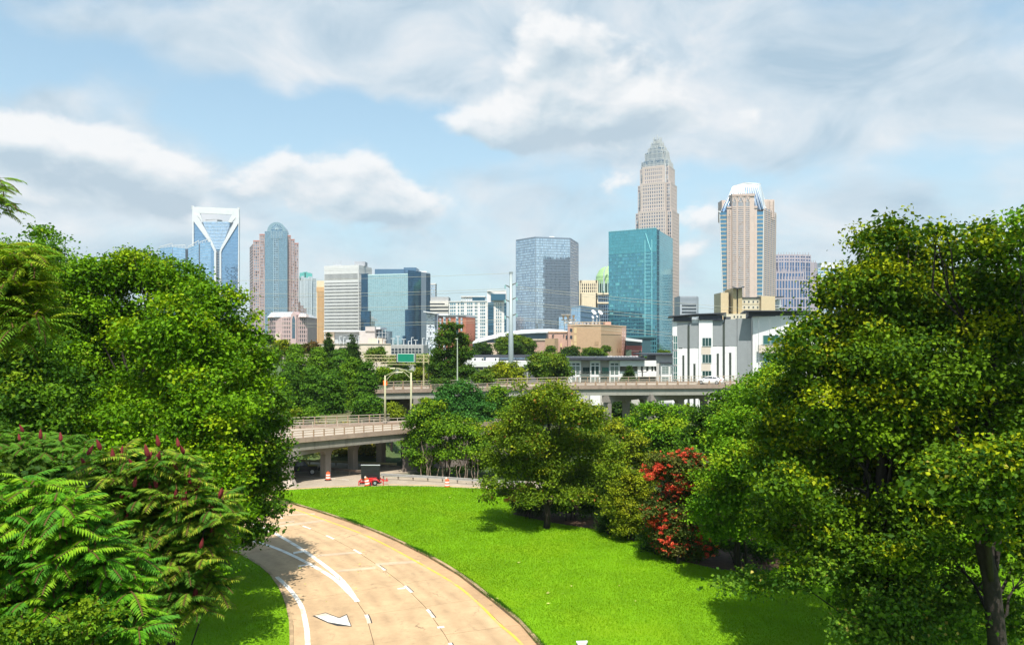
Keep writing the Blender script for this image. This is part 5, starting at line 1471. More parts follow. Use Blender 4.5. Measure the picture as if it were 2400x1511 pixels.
def leaf_mat(name, transl=.24, rough=.55, spec=.07):
    m = bpy.data.materials.new(name); m.use_nodes = True
    t = m.node_tree; b = NB(t); p = t.nodes['Principled BSDF']; out = t.nodes['Material Output']
    a = b.new('ShaderNodeAttribute'); a.attribute_name = 'tint'
    t.links.new(a.outputs['Color'], p.inputs['Base Color'])
    p.inputs['Roughness'].default_value = rough; p.inputs['Specular IOR Level'].default_value = spec
    tr = b.new('ShaderNodeBsdfTranslucent')
    t.links.new(b.mix(1.0, a.outputs['Color'], (1.25, 1.2, .55, 1), 'MULTIPLY'), tr.inputs['Color'])
    mx = b.new('ShaderNodeMixShader'); mx.inputs[0].default_value = transl
    t.links.new(p.outputs[0], mx.inputs[1]); t.links.new(tr.outputs[0], mx.inputs[2]); t.links.new(mx.outputs[0], out.inputs['Surface'])
    return m
LEAF = leaf_mat('leaf')
GRASS = leaf_mat('grass_blade', .4, .7, .04)


def grass_mesh(name, poly, n, ymax, seed, hole=None, hmul=1.0):
    r = np.random.default_rng(seed)
    xs_, ys_ = [p[0] for p in poly], [p[1] for p in poly]
    X = r.uniform(max(min(xs_), -40), min(max(xs_), 40), n * 3); Yv = r.uniform(max(38, min(ys_)), min(ymax, max(ys_)), n * 3)
    keep = r.random(n * 3) < (46 / Yv) ** 1.1
    keep &= (np.abs(X) < Yv * .72 + 2) & in_poly(X, Yv, poly)
    if hole is not None: keep &= ~in_poly(X, Yv, hole)
    X, Yv = X[keep][:n], Yv[keep][:n]; k = len(X)
    an = r.uniform(0, 2 * np.pi, k); h = r.uniform(.05, .12, k) * hmul; w_ = r.uniform(.012, .024, k) * (Yv / 46)
    lean = r.normal(0, .35, (k, 2)) * h[:, None]
    big = np.sin(X * .55 + 1.3 * np.sin(Yv * .35)) * np.sin(Yv * .5 + X * .2) * .6 + .5 * np.sin(X * .19 + 2 * np.sin(Yv * .11)) * np.sin(Yv * .23 + 1) + r.normal(0, .28, k)
    A = np.c_[X - np.cos(an) * w_, Yv - np.sin(an) * w_, np.full(k, .085)]
    B = np.c_[X + np.cos(an) * w_, Yv + np.sin(an) * w_, np.full(k, .085)]
    Cc = np.c_[X + lean[:, 0], Yv + lean[:, 1], .085 + h]
    V = np.stack([A, B, Cc], 1).reshape(-1, 3)
    base = np.array([.150, .300, .004])[None] * (1 + .20 * big[:, None]) + np.array([.035, .03, 0])[None] * np.clip(r.normal(0, 1, k), 0, 2)[:, None]
    cols = np.repeat(np.clip(base, .003, 1), 3, 0)
    o = bpy.data.objects.new(name, raw_mesh(name, V, np.arange(3 * k).reshape(-1, 3), GRASS, cols)); C.objects.link(o); o['kind'] = 'stuff'
    return o
grass_mesh('grass', lawn_poly, 330000, 90, 3, bed)
grass_mesh('grass', lawn2_poly, 70000, 72, 4)
# ragged tufts along the kerb
r = np.random.default_rng(9)
P = np.array(resample(RKo, .05)); P = P[(P[:, 1] > 38)]
k = len(P) * 16
ii = r.integers(0, len(P), k); dens = (np.sin(ii * .011) * np.sin(ii * .037) * .5 + .5) ** 2
X = P[ii, 0] + r.normal(0, .08, k) - .02; Yv = P[ii, 1] + r.normal(0, .08, k); h = (.06 + .26 * dens * r.random(k)); an = r.uniform(0, 6.28, k); w_ = .02
V = np.stack([np.c_[X - np.cos(an) * w_, Yv - np.sin(an) * w_, np.full(k, .08)], np.c_[X + np.cos(an) * w_, Yv + np.sin(an) * w_, np.full(k, .08)], np.c_[X + r.normal(-.05, .09, k), Yv + r.normal(-.03, .08, k), .08 + h]], 1).reshape(-1, 3)
cols = np.repeat(np.array([.04, .13, .008])[None] * r.uniform(.6, 1.4, (k, 1)), 3, 0)
o = bpy.data.objects.new('kerb_grass', raw_mesh('kerb_grass', V, np.arange(3 * k).reshape(-1, 3), GRASS, cols)); C.objects.link(o); o['kind'] = 'stuff'
m_ = MB()
for k in range(46):
    x, y = ground(rnd.uniform(700, 1500), rnd.uniform(1145, 1420)); s_ = rnd.uniform(.05, .16); a = rnd.random() * 6
    m_.face([(x + s_ * math.cos(a), y + s_ * math.sin(a), .19), (x + s_ * .5 * math.cos(a + 1.8), y + s_ * .5 * math.sin(a + 1.8), .21), (x - s_ * math.cos(a), y - s_ * math.sin(a), .18), (x + s_ * .5 * math.cos(a - 1.8), y + s_ * .5 * math.sin(a - 1.8), .17)])
tag(m_.build('fallen_leaves', mat('dry_leaf', (.34, .34, .08), .8, var=.3)), kind='stuff')

# ================================================================== bridges
girder_m = mat('bridge_girder_concrete', (.20, .185, .155), .85, var=.15, scale=.5, streak=.55)
girder_l = mat('bridge_girder_pale', (.29, .28, .24), .85, var=.12, scale=.4, streak=.3)
deckedge_m = mat('bridge_edge_rusty', (.29, .215, .165), .85, var=.15, scale=.8, streak=.35)
deck_m = concrete_mat('bridge_deck', (.36, .305, .24), .1)
pier_m = mat('pier_concrete', (.27, .235, .205), .85, var=.12, scale=.5, streak=.35)
rail_br = mat('rail_brown', (.30, .20, .13), .7, var=.15, scale=2)
rail_lt = mat('rail_pale', (.40, .35, .275), .6, var=.12, scale=2)
def ln(a, c, f): return tuple(a[i] + (c[i] - a[i]) * f for i in range(len(a)))


def railing(name, label, path, h, step, nrails, mp, mr, post=.12, rail=.08, flare=False, skip_first=False):
    """posts and rails along a 3-D path; every post is a part of its own"""
    e = empty(name, path[0], label, 'railing', 'bridge railings')
    d = [0]
    for a, c in zip(path, path[1:]): d.append(d[-1] + math.dist(a, c))
    def pos(s):
        for k in range(len(path) - 1):
            if s <= d[k + 1] or k == len(path) - 2:
                f = (s - d[k]) / (d[k + 1] - d[k]); return Vector(ln(path[k], path[k + 1], f)), (Vector(path[k + 1]) - Vector(path[k])).normalized()
    n = int(d[-1] / step)
    for i in range(n + 1):
        p, t = pos(i * step)
        q = MB()
        if flare: q.solid([p + t * a - Vector((0, 0, .05)) + Vector((-t.y, t.x, 0)) * c_ for a, c_ in ((-.2, -.12), (.2, -.12), (.2, .12), (-.2, .12))], [p + t * a + Vector((0, 0, h - .02)) + Vector((-t.y, t.x, 0)) * c_ for a, c_ in ((-.07, -.09), (.07, -.09), (.07, .09), (-.07, .09))])
        else: q.bar(p - Vector((0, 0, .05)), p + Vector((0, 0, h - .02)), post)
        q.build('post', mp, e)
    for k in range(nrails):
        q = MB(); hz = h * (k + 1) / nrails - rail / 2
        for a, c in zip(path, path[1:]): q.bar(Vector(a) + Vector((0, 0, hz)), Vector(c) + Vector((0, 0, hz)), rail * 1.2, rail)
        q.build('rail', mr, e)
    return e


# ---- lower bridge
zd = 5.40
NL, NR = (gx(650, 86), 86.0), (gx(985, 98), 98.0)
FL, FR = (gx(646, 97), 97.0), (gx(986, 104.3), 104.3)
ext = lambda a, c, f: (a[0] + (c[0] - a[0]) * f, a[1] + (c[1] - a[1]) * f)
N0, N1, F0, F1 = ext(NL, NR, -1.6), ext(NL, NR, 1.9), ext(FL, FR, -1.4), ext(FL, FR, 1.7)
e = empty('lower_bridge', (*NL, 0), 'lower concrete road bridge crossing the shaded underpass behind the lawn', 'bridge')
b_ = MB(); b_.prism([N0, N1, (F1[0], F1[1] + 4), (F0[0], F0[1] + 4)], zd - .22, zd); b_.build('deck', deck_m, e)
def along(a, c, o0, o1, z0, z1, name, m_, parent, f0=0, f1=1):
    p, q = ext(a, c, f0), ext(a, c, f1); d, n, L = frame2(p, q)
    b_ = MB(); b_.obox(p, d, n, 0, L, o0, o1, z0, z1); return b_.build(name, m_, parent)
along(N0, N1, -.02, .22, zd - .42, zd + .16, 'edge_beam', deckedge_m, e)
along(N0, N1, -.5, -.05, zd - 1.38, zd - .22, 'girder', girder_m, e)
for k in (2.6, 5.0, 7.4): along(N0, N1, -k - .4, -k, zd - 1.36, zd - .23, 'girder', girder_m, e)
along(F0, F1, -.25, .02, zd - .42, zd + .12, 'edge_beam', deckedge_m, e)
along(F0, F1, .3, .7, zd - 1.36, zd - .23, 'girder', girder_m, e)
railing('bridge_railing', 'brown three bar railing along the near edge of the lower bridge', [(*ext(NL, NR, f), zd + .16) for f in (-.8, 0, .5, 1, 1.25)], .86, 1.33, 3, rail_br, rail_br, .13, .07)
railing('bridge_railing', 'pale thin posted railing along the far kerb of the lower bridge', [(*ext(FL, FR, f), zd + .12) for f in (-.6, 0, .5, 1, 1.3)], .80, 1.65, 2, rail_lt, rail_lt, .08, .06)
railing('bridge_railing', 'tall brown and cream railing behind the pale one on the lower bridge', [(*ext((FL[0] - .5, FL[1] + 2.2), (FR[0], FR[1] + 2.4), f), zd + .15) for f in (-.5, 0, .5, .76)], 1.15, 1.5, 3, rail_br, rail_lt, .13, .07)
along((F0[0], F0[1] + 1.6), (F1[0], F1[1] + 1.6), -1.4, 0, zd - .3, zd + .13, 'parapet_kerb', deckedge_m, e)
# pier row under it
def bent(e, base, tops, zc, zcap, wcol, dcol, m_, cap_h, z0=-.2, haunch=.7):
    """columns in a row with a cap beam and rounded haunches between them"""
    for k, p in enumerate(base):
        b_ = MB(); d, n, L = frame2(base[0], base[-1])
        b_.obox(p, d, n, -wcol / 2, wcol / 2, -dcol / 2, dcol / 2, z0, zc); b_.build('column', m_, e)
    d, n, L = frame2(base[0], base[-1])
    b_ = MB(); b_.obox(base[0], d, n, -tops, L + tops, -dcol / 2 - .06, dcol / 2 + .06, zc - .01, zcap); b_.build('cap_beam', m_, e)
    for k in range(len(base)):
        t = math.dist(base[0], base[k])
        for s_ in (-1, 1):
            if (k == 0 and s_ < 0) or (k == len(base) - 1 and s_ > 0): continue
            b_ = MB(); seg = 6; prof = [(wcol / 2 - .02, zc + .02)] + [(wcol / 2 + haunch - haunch * math.sin(math.pi / 2 * q / seg), zc - haunch + haunch * math.cos(math.pi / 2 * q / seg)) for q in range(seg + 1)] + [(wcol / 2 - .02, zc - haunch)]
            lo = [(base[0][0] + d[0] * (t + s_ * a) + n[0] * (dcol / 2 - .01), base[0][1] + d[1] * (t + s_ * a) + n[1] * (dcol / 2 - .01), z) for a, z in prof]
            hi = [(p[0] - n[0] * (dcol - .02), p[1] - n[1] * (dcol - .02), p[2]) for p in lo]
            b_.solid(lo, hi); b_.build('haunch', m_, e)
P0 = (gx(675, 87), 87.0)
cols = [(gx(763, 92.5), 92.5), (gx(827, 97), 97.0), (gx(893, 101.5), 101.5), (gx(950, 106.5), 106.5)]
bent(e, [P0] + cols, .5, zd - 2.0, zd - 1.30, .95, .9, pier_m, .7)
b_ = MB(); d, n, L = frame2(P0, cols[0]); b_.obox(P0, d, n, -.75, 1.0, -.62, .62, zd - 2.55, zd - 1.28); b_.build('pier_head', pier_m, e)
b_ = MB(); b_.solid([(P0[0] - .95, P0[1] - .75, -.2), (P0[0] + .95, P0[1] - .75, -.2), (P0[0] + .95, P0[1] + .75, -.2), (P0[0] - .95, P0[1] + .75, -.2)], [(P0[0] - .58, P0[1] - .55, .75), (P0[0] + .58, P0[1] - .55, .75), (P0[0] + .58, P0[1] + .55, .75), (P0[0] - .58, P0[1] + .55, .75)]); b_.build('pier_foot', mat('pier_foot_pale', (.50, .42, .36), .85, streak=.3), e)
b_ = MB(); b_.prism([ext(NL, NR, .86), ext(NL, NR, 1.8), ext(FL, FR, 1.7), ext(FL, FR, 1.02)], -.2, zd - 1.4); b_.build('abutment', mat('abutment_dark', (.20, .16, .14), .9, var=.15, scale=.6, streak=.4), e)

# ---- upper bridge on a curved ramp
UP = [(850, 917, 137), (880, 916, 136), (1000, 913.5, 134.5), (1131, 911, 132.5), (1197, 908.5, 131.5), (1320, 906, 130), (1500, 905, 128), (1600, 904.5, 127), (1740, 903, 125.5), (1900, 901, 124), (2150, 898, 122)]
U = [at(*p) for p in UP]
e = empty('upper_bridge', (U[4][0], U[4][1], 0), 'upper concrete viaduct carrying the white car past the apartments', 'bridge')
def ribbon(path, o0, o1, z0, z1, name, m_, parent):
    b_ = MB(); V0 = []
    for k, p in enumerate(path):
        a, c = path[max(k - 1, 0)], path[min(k + 1, len(path) - 1)]
        L = math.hypot(c[0] - a[0], c[1] - a[1]); n = ((c[1] - a[1]) / L, -(c[0] - a[0]) / L)
        V0.append([(p[0] + n[0] * o0, p[1] + n[1] * o0, p[2] + z0), (p[0] + n[0] * o1, p[1] + n[1] * o1, p[2] + z0), (p[0] + n[0] * o1, p[1] + n[1] * o1, p[2] + z1), (p[0] + n[0] * o0, p[1] + n[1] * o0, p[2] + z1)])
    for k in range(len(path) - 1):
        for q in range(4):
            r_ = (q + 1) % 4; b_.face([V0[k][q], V0[k][r_], V0[k + 1][r_], V0[k + 1][q]])
    b_.face(V0[0][::-1]); b_.face(V0[-1])
    return b_.build(name, m_, parent)
ribbon(U, -9.0, 0, -.25, 0, 'deck', deck_m, e)
ribbon(U, -.03, .25, -.42, .26, 'edge_beam', deckedge_m, e)
ribbon(U, -.55, -.06, -1.55, -.24, 'girder', girder_l, e)
for k in (3.2, 5.8, 8.2): ribbon(U, -k - .4, -k, -1.5, -.24, 'girder', girder_m, e)
ribbon(U, -9.2, -8.9, -.42, .3, 'edge_beam', deckedge_m, e)
railing('bridge_railing', 'brown two bar railing with flared posts along the near side of the upper viaduct', [(p[0], p[1] - .1, p[2] + .26) for p in U[1:]], .74, 1.76, 2, rail_br, rail_lt, .14, .08, flare=True)
railing('bridge_railing', 'thin pale railing along the far side of the upper viaduct', [(p[0] + .1, p[1] + 9, p[2] + .3) for p in U[1:]], .95, 1.9, 2, rail_br, rail_lt, .12, .08)
for (p0, p1, zt_, nn, m2) in (((gx(979, 134.5), 135.3), (gx(1030, 143), 143.5), U[2][2] - 1.5, 3, pier_m), ((gx(1425, 129), 129.6), (gx(1508, 138), 138), U[5][2] - 1.5, 3, pier_m), ((gx(1532, 127.5), 128.4), (gx(1705, 138.5), 138.5), U[7][2] - 1.5, 4, pier_m)):
    cs = [ln(p0, p1, k / (nn - 1)) for k in range(nn)]
    bent(e, cs, .9, zt_ - 1.15, zt_ - .0, 1.05, .95, m2, 1.1, haunch=.8)
b_ = MB(); b_.prism([(U[0][0] - 12, 136), (U[1][0] + .5, 136.3), (U[1][0] + 1.5, 146), (U[0][0] - 12, 148)], -.3, U[0][2] - .25); b_.build('abutment', mat('abutment_dark', (.20, .16, .14)), e)
b_ = MB(); b_.prism([(gx(905, 141), 141), (gx(968, 141), 141), (gx(968, 146), 146), (gx(905, 146), 146)], -.3, 6.2); b_.build('back_wall', MATS['abutment_dark'], e)

# ---- curved street lamps
def lamp(label, px, py_base, py_top, Yq, tip, sign=False):
    x, _, z0 = at(px, py_base, Yq); z1 = gz(py_top, Yq)
    e = empty('street_lamp', (x, Yq, z0), label, 'street lamp', 'curved arm street lamps on the lower bridge')
    m_ = MB(); m_.tube([(x, Yq, z0), (x, Yq, (z0 + z1) / 2), (x, Yq, z1 + .15)], [.17, .14, .10], 10)
    m_.build('pole', mat('lamp_cream', (.42, .40, .25), .5, var=.06), e, smooth=True)
    tx, _, tz = at(*tip, Yq)
    for k, dz in enumerate((.0, -.75)):
        a = Vector((x, Yq, z1 + dz)); c = Vector((tx, Yq - .3, tz - (.0 if k == 0 else .06)))
        pts = [a.lerp(c, t) + Vector((0, 0, math.sin(t * math.pi / 2) * (c.z - a.z) - t * (c.z - a.z))) for t in (0, .15, .3, .45, .6, .8, 1)]
        m_ = MB(); m_.tube(pts, .045, 6); m_.build('arm', MATS['lamp_cream'], e, smooth=True)
    s_ = 1 if tx > x else -1
    m_ = MB(); m_.solid([(tx - .1, Yq - .45, tz - .08), (tx + .8 * s_, Yq - .42, tz - .1), (tx + .8 * s_, Yq - .18, tz - .1), (tx - .1, Yq - .15, tz - .08)][::s_], [(tx - .1, Yq - .38, tz + .06), (tx + .8 * s_, Yq - .36, tz + .05), (tx + .8 * s_, Yq - .24, tz + .05), (tx - .1, Yq - .22, tz + .06)][::s_])
    m_.build('lamp_head', MATS['lamp_cream'], e)
    m_ = MB(); m_.box(x - .26, x + .26, Yq - .24, Yq + .24, z0 - .05, z0 + .3); m_.build('base', pier_m, e)
    return e
lamp('cream lamp post on the near edge of the lower bridge', 963.5, 1011, 875, 97.0, (929, 862))
lamp('cream lamp post on the far side of the lower bridge, carrying an orange sign', 902.5, 990, 882, 103.0, (931, 871))
x, _, z0 = at(903.5, 903, 103.6); z1 = gz(891, 103.6); wd = .29
e = empty('road_sign', (x, 103.6, z0), 'square orange roadworks sign fixed to the further lamp post', 'road sign')
m_ = MB(); m_.box(x - wd, x + wd, 103.40, 103.44, z0, z1); m_.build('panel', mat('sign_orange', (.75, .16, .02), .5), e)
m_ = MB()
for (a, c, u, v) in ((-.4, .3, .68, .8), (-.1, .55, .46, .58), (-.5, .1, .24, .34)): m_.box(x + wd * a, x + wd * c, 103.385, 103.40, z0 + (z1 - z0) * u, z0 + (z1 - z0) * v)
m_.build('symbol', blk_p, e, kind='stuff')
# straight pole
x, _, z1 = at(1072, 794, 133); e = empty('light_pole', (x, 133, 8), 'thin straight pale pole rising from the viaduct beside the tall green tree', 'pole')
m_ = MB(); m_.tube([(x, 133, gz(901, 133) - .3), (x, 133, z1)], [.13, .08], 8); m_.build('shaft', mat('lamp_pale_green', (.40, .44, .35), .5), e)
m_ = MB(); m_.box(x - .3, x + .12, 132.85, 133.15, z1 - .1, z1 + .1); m_.build('cap', MATS['lamp_pale_green'], e)

# ---- sign gantry
Yq = 150
e = empty('sign_gantry', (gx(998, Yq), Yq, 0), 'yellowish steel truss gantry across the motorway holding a blank green sign', 'sign gantry')
tr = mat('gantry_steel', (.42, .38, .20), .5, var=.08)
for dy in (0, 1.6):
    for (ya, yb) in ((830.5, 832.5), (846.5, 848.0), (837.5, 840.0)):
        if dy and ya == 837.5: continue
        m_ = MB(); m_.bar(at(700, ya, Yq + dy), at(1003, yb, Yq + dy), .16); m_.build('chord', tr, e)
m_ = MB()
for k in range(26):
    f0, f1 = k / 26, (k + 1) / 26
    xa_, xb_ = 700 + 303 * f0, 700 + 303 * f1
    ya, yb = (831, 847) if k % 2 else (847, 831)
    m_.bar(at(xa_, ya, Yq), at(xb_, yb, Yq), .06); m_.bar(at(xa_, yb, Yq + 1.6), at(xb_, ya, Yq + 1.6), .05)
m_.build('lattice', tr, e, kind='stuff')
for px in (993, 1002.5):
    m_ = MB(); m_.tube([(gx(px, Yq), Yq + (.0 if px < 1000 else 1.6), -.2), (gx(px, Yq), Yq + (.0 if px < 1000 else 1.6), gz(830, Yq))], .17, 8); m_.build('post', tr, e)
m_ = MB()
for k in range(5): m_.bar((gx(993 if k % 2 else 1002.5, Yq), Yq + (0 if k % 2 else 1.6), 5 + k * 1.6), (gx(1002.5 if k % 2 else 993, Yq), Yq + (1.6 if k % 2 else 0), 6.6 + k * 1.6), .1)
m_.build('brace', tr, e, kind='stuff')
m_ = MB(); m_.bar(at(890, 853, Yq - .8), at(975, 854, Yq - .8), .25, .12); m_.build('catwalk', tr, e)
e = empty('motorway_sign', at(951, 848, Yq - .5), 'blank green motorway sign with a thin pale border on the gantry', 'road sign')
m_ = MB(); m_.plate([(931.5, 828), (971, 828.5), (971, 848.5), (931.5, 848)], Yq - .5, .08); m_.build('border', mat('sign_border', (.62, .72, .66), .5), e)
m_ = MB(); m_.plate([(932.4, 829), (970.1, 829.5), (970.1, 847.5), (932.4, 847)], Yq - .515, .02); m_.build('panel', mat('sign_green', (.004, .20, .115), .45, var=.05), e)
for px in (930, 973):
    m_ = MB(); m_.plate([(px - 1.4, 829), (px + 1.4, 829), (px + 1.4, 849), (px - 1.4, 849)], Yq - .3, .2); m_.build('bracket', mat('bracket_dark', (.12, .13, .14), .6), e)

# ---- power pole and lines
Yq = 180
x = gx(1197.5, Yq)
e = empty('power_pole', (x, Yq, 0), 'tall tapered grey steel power pole rising above the trees', 'power pole')
m_ = MB(); m_.tube([(x, Yq, -.2), (x, Yq, 14), (x, Yq, gz(640, Yq))], [.78, .64, .36], 14); m_.build('shaft', mat('galvanised_steel', (.29, .335, .335), .5, .2, var=.06, scale=.4), e, smooth=True)
m_ = MB(); m_.box(x - .5, x + .5, Yq - .4, Yq + .4, gz(640, Yq) - .05, gz(637, Yq)); m_.build('cap', MATS['galvanised_steel'], e)
arms = []
for (py, s_) in ((663, 1), (697, 1), (735, 1), (668, -1), (702, -1), (740, -1)):
    tx, tz = x + s_ * 1.4, gz(py, Yq)
    m_ = MB(); m_.tube([(x, Yq, tz - .6), (tx, Yq - .4, tz)], [.2, .1], 6); m_.build('arm', mat('arm_dark', (.13, .14, .12), .6), e)
    m_ = MB(); m_.lathe([(.02, -.9), (.16, -.8), (.16, -.1), (.02, 0)], (tx, Yq - .4, tz), 8); m_.build('insulator', mat('insulator_teal', (.25, .48, .46), .3), e)
    arms.append((tx, Yq - .4, tz - .9))
wire_m = mat('wire_grey', (.42, .40, .30), .5)
def sag(a, c, s_, n=18): return [tuple(a[i] + (c[i] - a[i]) * k / n - (s_ * 4 * (k / n) * (1 - k / n) if i == 2 else 0) for i in range(3)) for k in range(n + 1)]
wl = ['topmost', 'middle', 'lowest']
def wire(a, c, s_, label):
    m_ = MB(); m_.tube(sag(a, c, s_), .035, 4); o = m_.build('power_line', wire_m)
    tag(o, label, 'cable', 'power lines on the steel pole')
for k in range(3):
    a = arms[k]
    wire(a, at(2080, 738 + k * 36, 250), 1.2, wl[k] + ' power line of the upper strands running past the teal tower')
    wire((a[0] + .1, a[1] + .3, a[2] - .55), at(2080, 746 + k * 36, 251), 1.3, wl[k] + ' power line of the lower strands running past the teal tower')
    a = arms[k + 3]
    wire(a, at(250, 676 + k * 34, 250), 1.5, wl[k] + ' power line of the upper strands running past the mirror tower')
    wire((a[0] - .1, a[1] + .3, a[2] - .5), at(250, 683 + k * 34, 251), 1.7, wl[k] + ' power line of the lower strands running past the mirror tower')
wire((x, Yq, gz(640, Yq)), at(250, 655, 250), 1.0, 'highest thin shield wire running from the pole top past the mirror tower')
# wooden utility pole by the apartments
Yq = 188; x = gx(1505.5, Yq)
e = empty('utility_pole', (x, Yq, 0), 'short dark wooden utility pole with crossarms before the low white apartments', 'utility pole')
m_ = MB(); m_.tube([(x, Yq, 0), (x, Yq, gz(867, Yq))], .16, 7); m_.build('shaft', mat('pole_wood', (.07, .06, .05), .9), e)
for py, wd in ((871, 1.1), (884, .6)):
    m_ = MB(); m_.bar((x - wd, Yq - .2, gz(py, Yq)), (x + wd, Yq - .2, gz(py + (0 if py < 880 else -2), Yq)), .14); m_.build('crossarm', MATS['pole_wood'], e)

# ================================================================== apartments behind the viaduct
ZA = zoomer(1540, 700, 5.0361)
Yb = 165
wall_w = mat('white_render', (.70, .695, .68), .75, var=.03, scale=.8)
pan_g = mat('grey_cladding', (.25, .265, .27), .65, var=.05, scale=.8)
pan_p = mat('blush_render', (.56, .47, .44), .75, var=.04, scale=.8)
pan_b = mat('beige_render', (.56, .48, .40), .75, var=.04, scale=.8)
slot_m = mat('dark_green_slot', (.045, .055, .045), .5)
win_m = glass('apartment_glass', (.03, .08, .075), .5, .08, .3)
frm = mat('window_frame_grey', (.46, .50, .48), .5)
navy = mat('dark_roof_metal', (.045, .05, .06))
T = Tower('grey_white_apartments', 'modern white and grey panelled apartment building with dark overhanging roofs behind the viaduct', 'apartment building', gx(1690, Yb), Yb)
pl = lambda name, m_, x0, y0, x1, y1, off, depth=.5: T.mb(name, m_).plate([ZA(x0, y0), ZA(x1, y0), ZA(x1, y1), ZA(x0, y1)], Yb + off, depth)
T.mb('core', wall_w).prism([(gx(ZA(184, 0)[0], Yb), Yb + .5), (gx(ZA(1112, 0)[0], Yb), Yb + .5), (gx(ZA(1112, 0)[0], Yb + 22), Yb + 22), (gx(ZA(190, 0)[0], Yb + 22), Yb + 22)], -.3, gz(ZA(0, 246)[1], Yb))
T.mb('right_wing', wall_w).prism([(gx(ZA(1106, 0)[0], Yb), Yb - 1.2), (gx(ZA(2000, 0)[0], Yb), Yb - 4), (gx(ZA(2000, 0)[0], Yb + 24), Yb + 24), (gx(ZA(1112, 0)[0], Yb + 24), Yb + 24)], -.3, gz(ZA(0, 204)[1], Yb))
pl('wall_panel', wall_w, 182, 266, 240, 436, -.1); pl('wall_panel', wall_w, 410, 250, 500, 290, -.05)
for (x0, x1, t) in ((238, 360, 300), (384, 494, 286), (655, 776, 256), (800, 948, 242)): pl('grey_panel', pan_g, x0, t, x1, 578 if x1 < 600 else 556, -.22)
pl('grey_corner', pan_g, 948, 232, 1114, 1400, -.5, 1.6)
for (x0, x1, t) in ((360, 384, 322), (776, 800, 276), (300, 321, 668), (430, 453, 766), (706, 729, 646), (852, 876, 636)): pl('dark_slot', slot_m, x0, t, x1, 1400, -.32)
pl('bay', wall_w, 494, 242, 656, 1400, -.55, .8)
for (y0, y1) in ((563, 655), (758, 848), (945, 1050), (1130, 1235)): pl('spandrel_panel', pan_b, 522, y0, 632, y1, -.6, .2)
lower = [(238, 256, 580, pan_g), (256, 300, 590, wall_w), (321, 360, 580, pan_p), (384, 430, 580, pan_b), (453, 494, 580, wall_w), (656, 706, 562, wall_w), (729, 776, 560, pan_b), (800, 852, 560, pan_p), (876, 928, 552, wall_w), (928, 948, 552, pan_g)]
for (x0, x1, t, m_) in lower:
    ys_ = [t, rnd.choice([640, 665, 700]), rnd.choice([770, 800, 830]), 955, 1400]
    for q in range(4):
        mm = rnd.choice([pan_p, pan_b, wall_w, pan_p]) if q else m_
        pl('wall_panel', mm if m_ is not pan_g else m_, x0 + .8, ys_[q] + .8, x1 - .8, ys_[q + 1] - .8, -.16 - .02 * q)
pl('wall_panel', pan_p, 300, 580, 321, 667, -.18); pl('wall_panel', pan_b, 430, 580, 453, 765, -.18); pl('wall_panel', pan_p, 706, 560, 729, 645, -.18); pl('wall_panel', pan_p, 852, 556, 876, 635, -.18)
T.done()
root = T.root
def window(parent, zz, Yq, x0, y0, x1, y1, nm, nt_, off, gm=win_m, fm=frm, fw=.09):
    """frame as a part, each pane a sub-part"""
    a, c = zz(x0, y0), zz(x1, y1)
    xa_, xb_, za_, zb_ = gx(a[0], Yq), gx(c[0], Yq), gz(c[1], Yq), gz(a[1], Yq)
    f = MB()
    for k in range(nm + 1): xx = xa_ + (xb_ - xa_) * k / nm; f.box(max(xa_, xx - fw / 2), min(xb_, xx + fw / 2) + (fw / 2 if k == 0 else 0), Yq + off - .10, Yq + off, za_, zb_)
    for k in range(nt_ + 1): zz_k = za_ + (zb_ - za_) * k / nt_; f.box(xa_, xb_, Yq + off - .08, Yq + off + .01, max(za_, zz_k - fw / 2), min(zb_, zz_k + fw / 2) + (fw / 2 if k == 0 else 0))
    fo = f.build('window', fm, parent)
    for k in range(nm):
        p = MB(); p.face([(xa_ + (xb_ - xa_) * k / nm, Yq + off - .03 + rnd.uniform(-.01, .01), za_), (xa_ + (xb_ - xa_) * (k + 1) / nm, Yq + off - .03, za_), (xa_ + (xb_ - xa_) * (k + 1) / nm, Yq + off - .03, zb_), (xa_ + (xb_ - xa_) * k / nm, Yq + off - .03, zb_)])
        p.build('pane', gm, fo)
    return fo
for (y0, y1) in ((460, 562), (656, 757), (849, 945), (1050, 1130), (1236, 1335)): window(root, ZA, Yb, 523, y0, 632, y1, 3, 1, -.62)
for (y0, y1) in ((438, 602), (616, 780), (794, 950), (965, 1100), (1225, 1320)): window(root, ZA, Yb, 186, y0, 236, y1, 2, 2, -.2, glass('green_glass', (.05, .16, .14), .3, .08, .4), mat('white_trim', (.72, .71, .69)))
for (y0, y1) in ((432, 541), (640, 745)): window(root, ZA, Yb, 1200, y0, 1480, y1, 3, 1, -2.6, glass('green_glass', (.05, .16, .14)))
m_ = MB(); m_.plate([ZA(1198, 545), ZA(1480, 545), ZA(1480, 636), ZA(1198, 636)], Yb - 2.55, .4); m_.build('spandrel_panel', pan_b, root)
m_ = MB()
for x in (1116, 1200, 1330, 1460): m_.plate([ZA(x, 215), ZA(x + 1.6, 215), ZA(x + 1.6, 1000), ZA(x, 1000)], Yb - 2.9 - (x - 1116) * .0012, .2)
m_.build('panel_joint', mat('joint_grey', (.50, .51, .50), .7), root, kind='stuff')
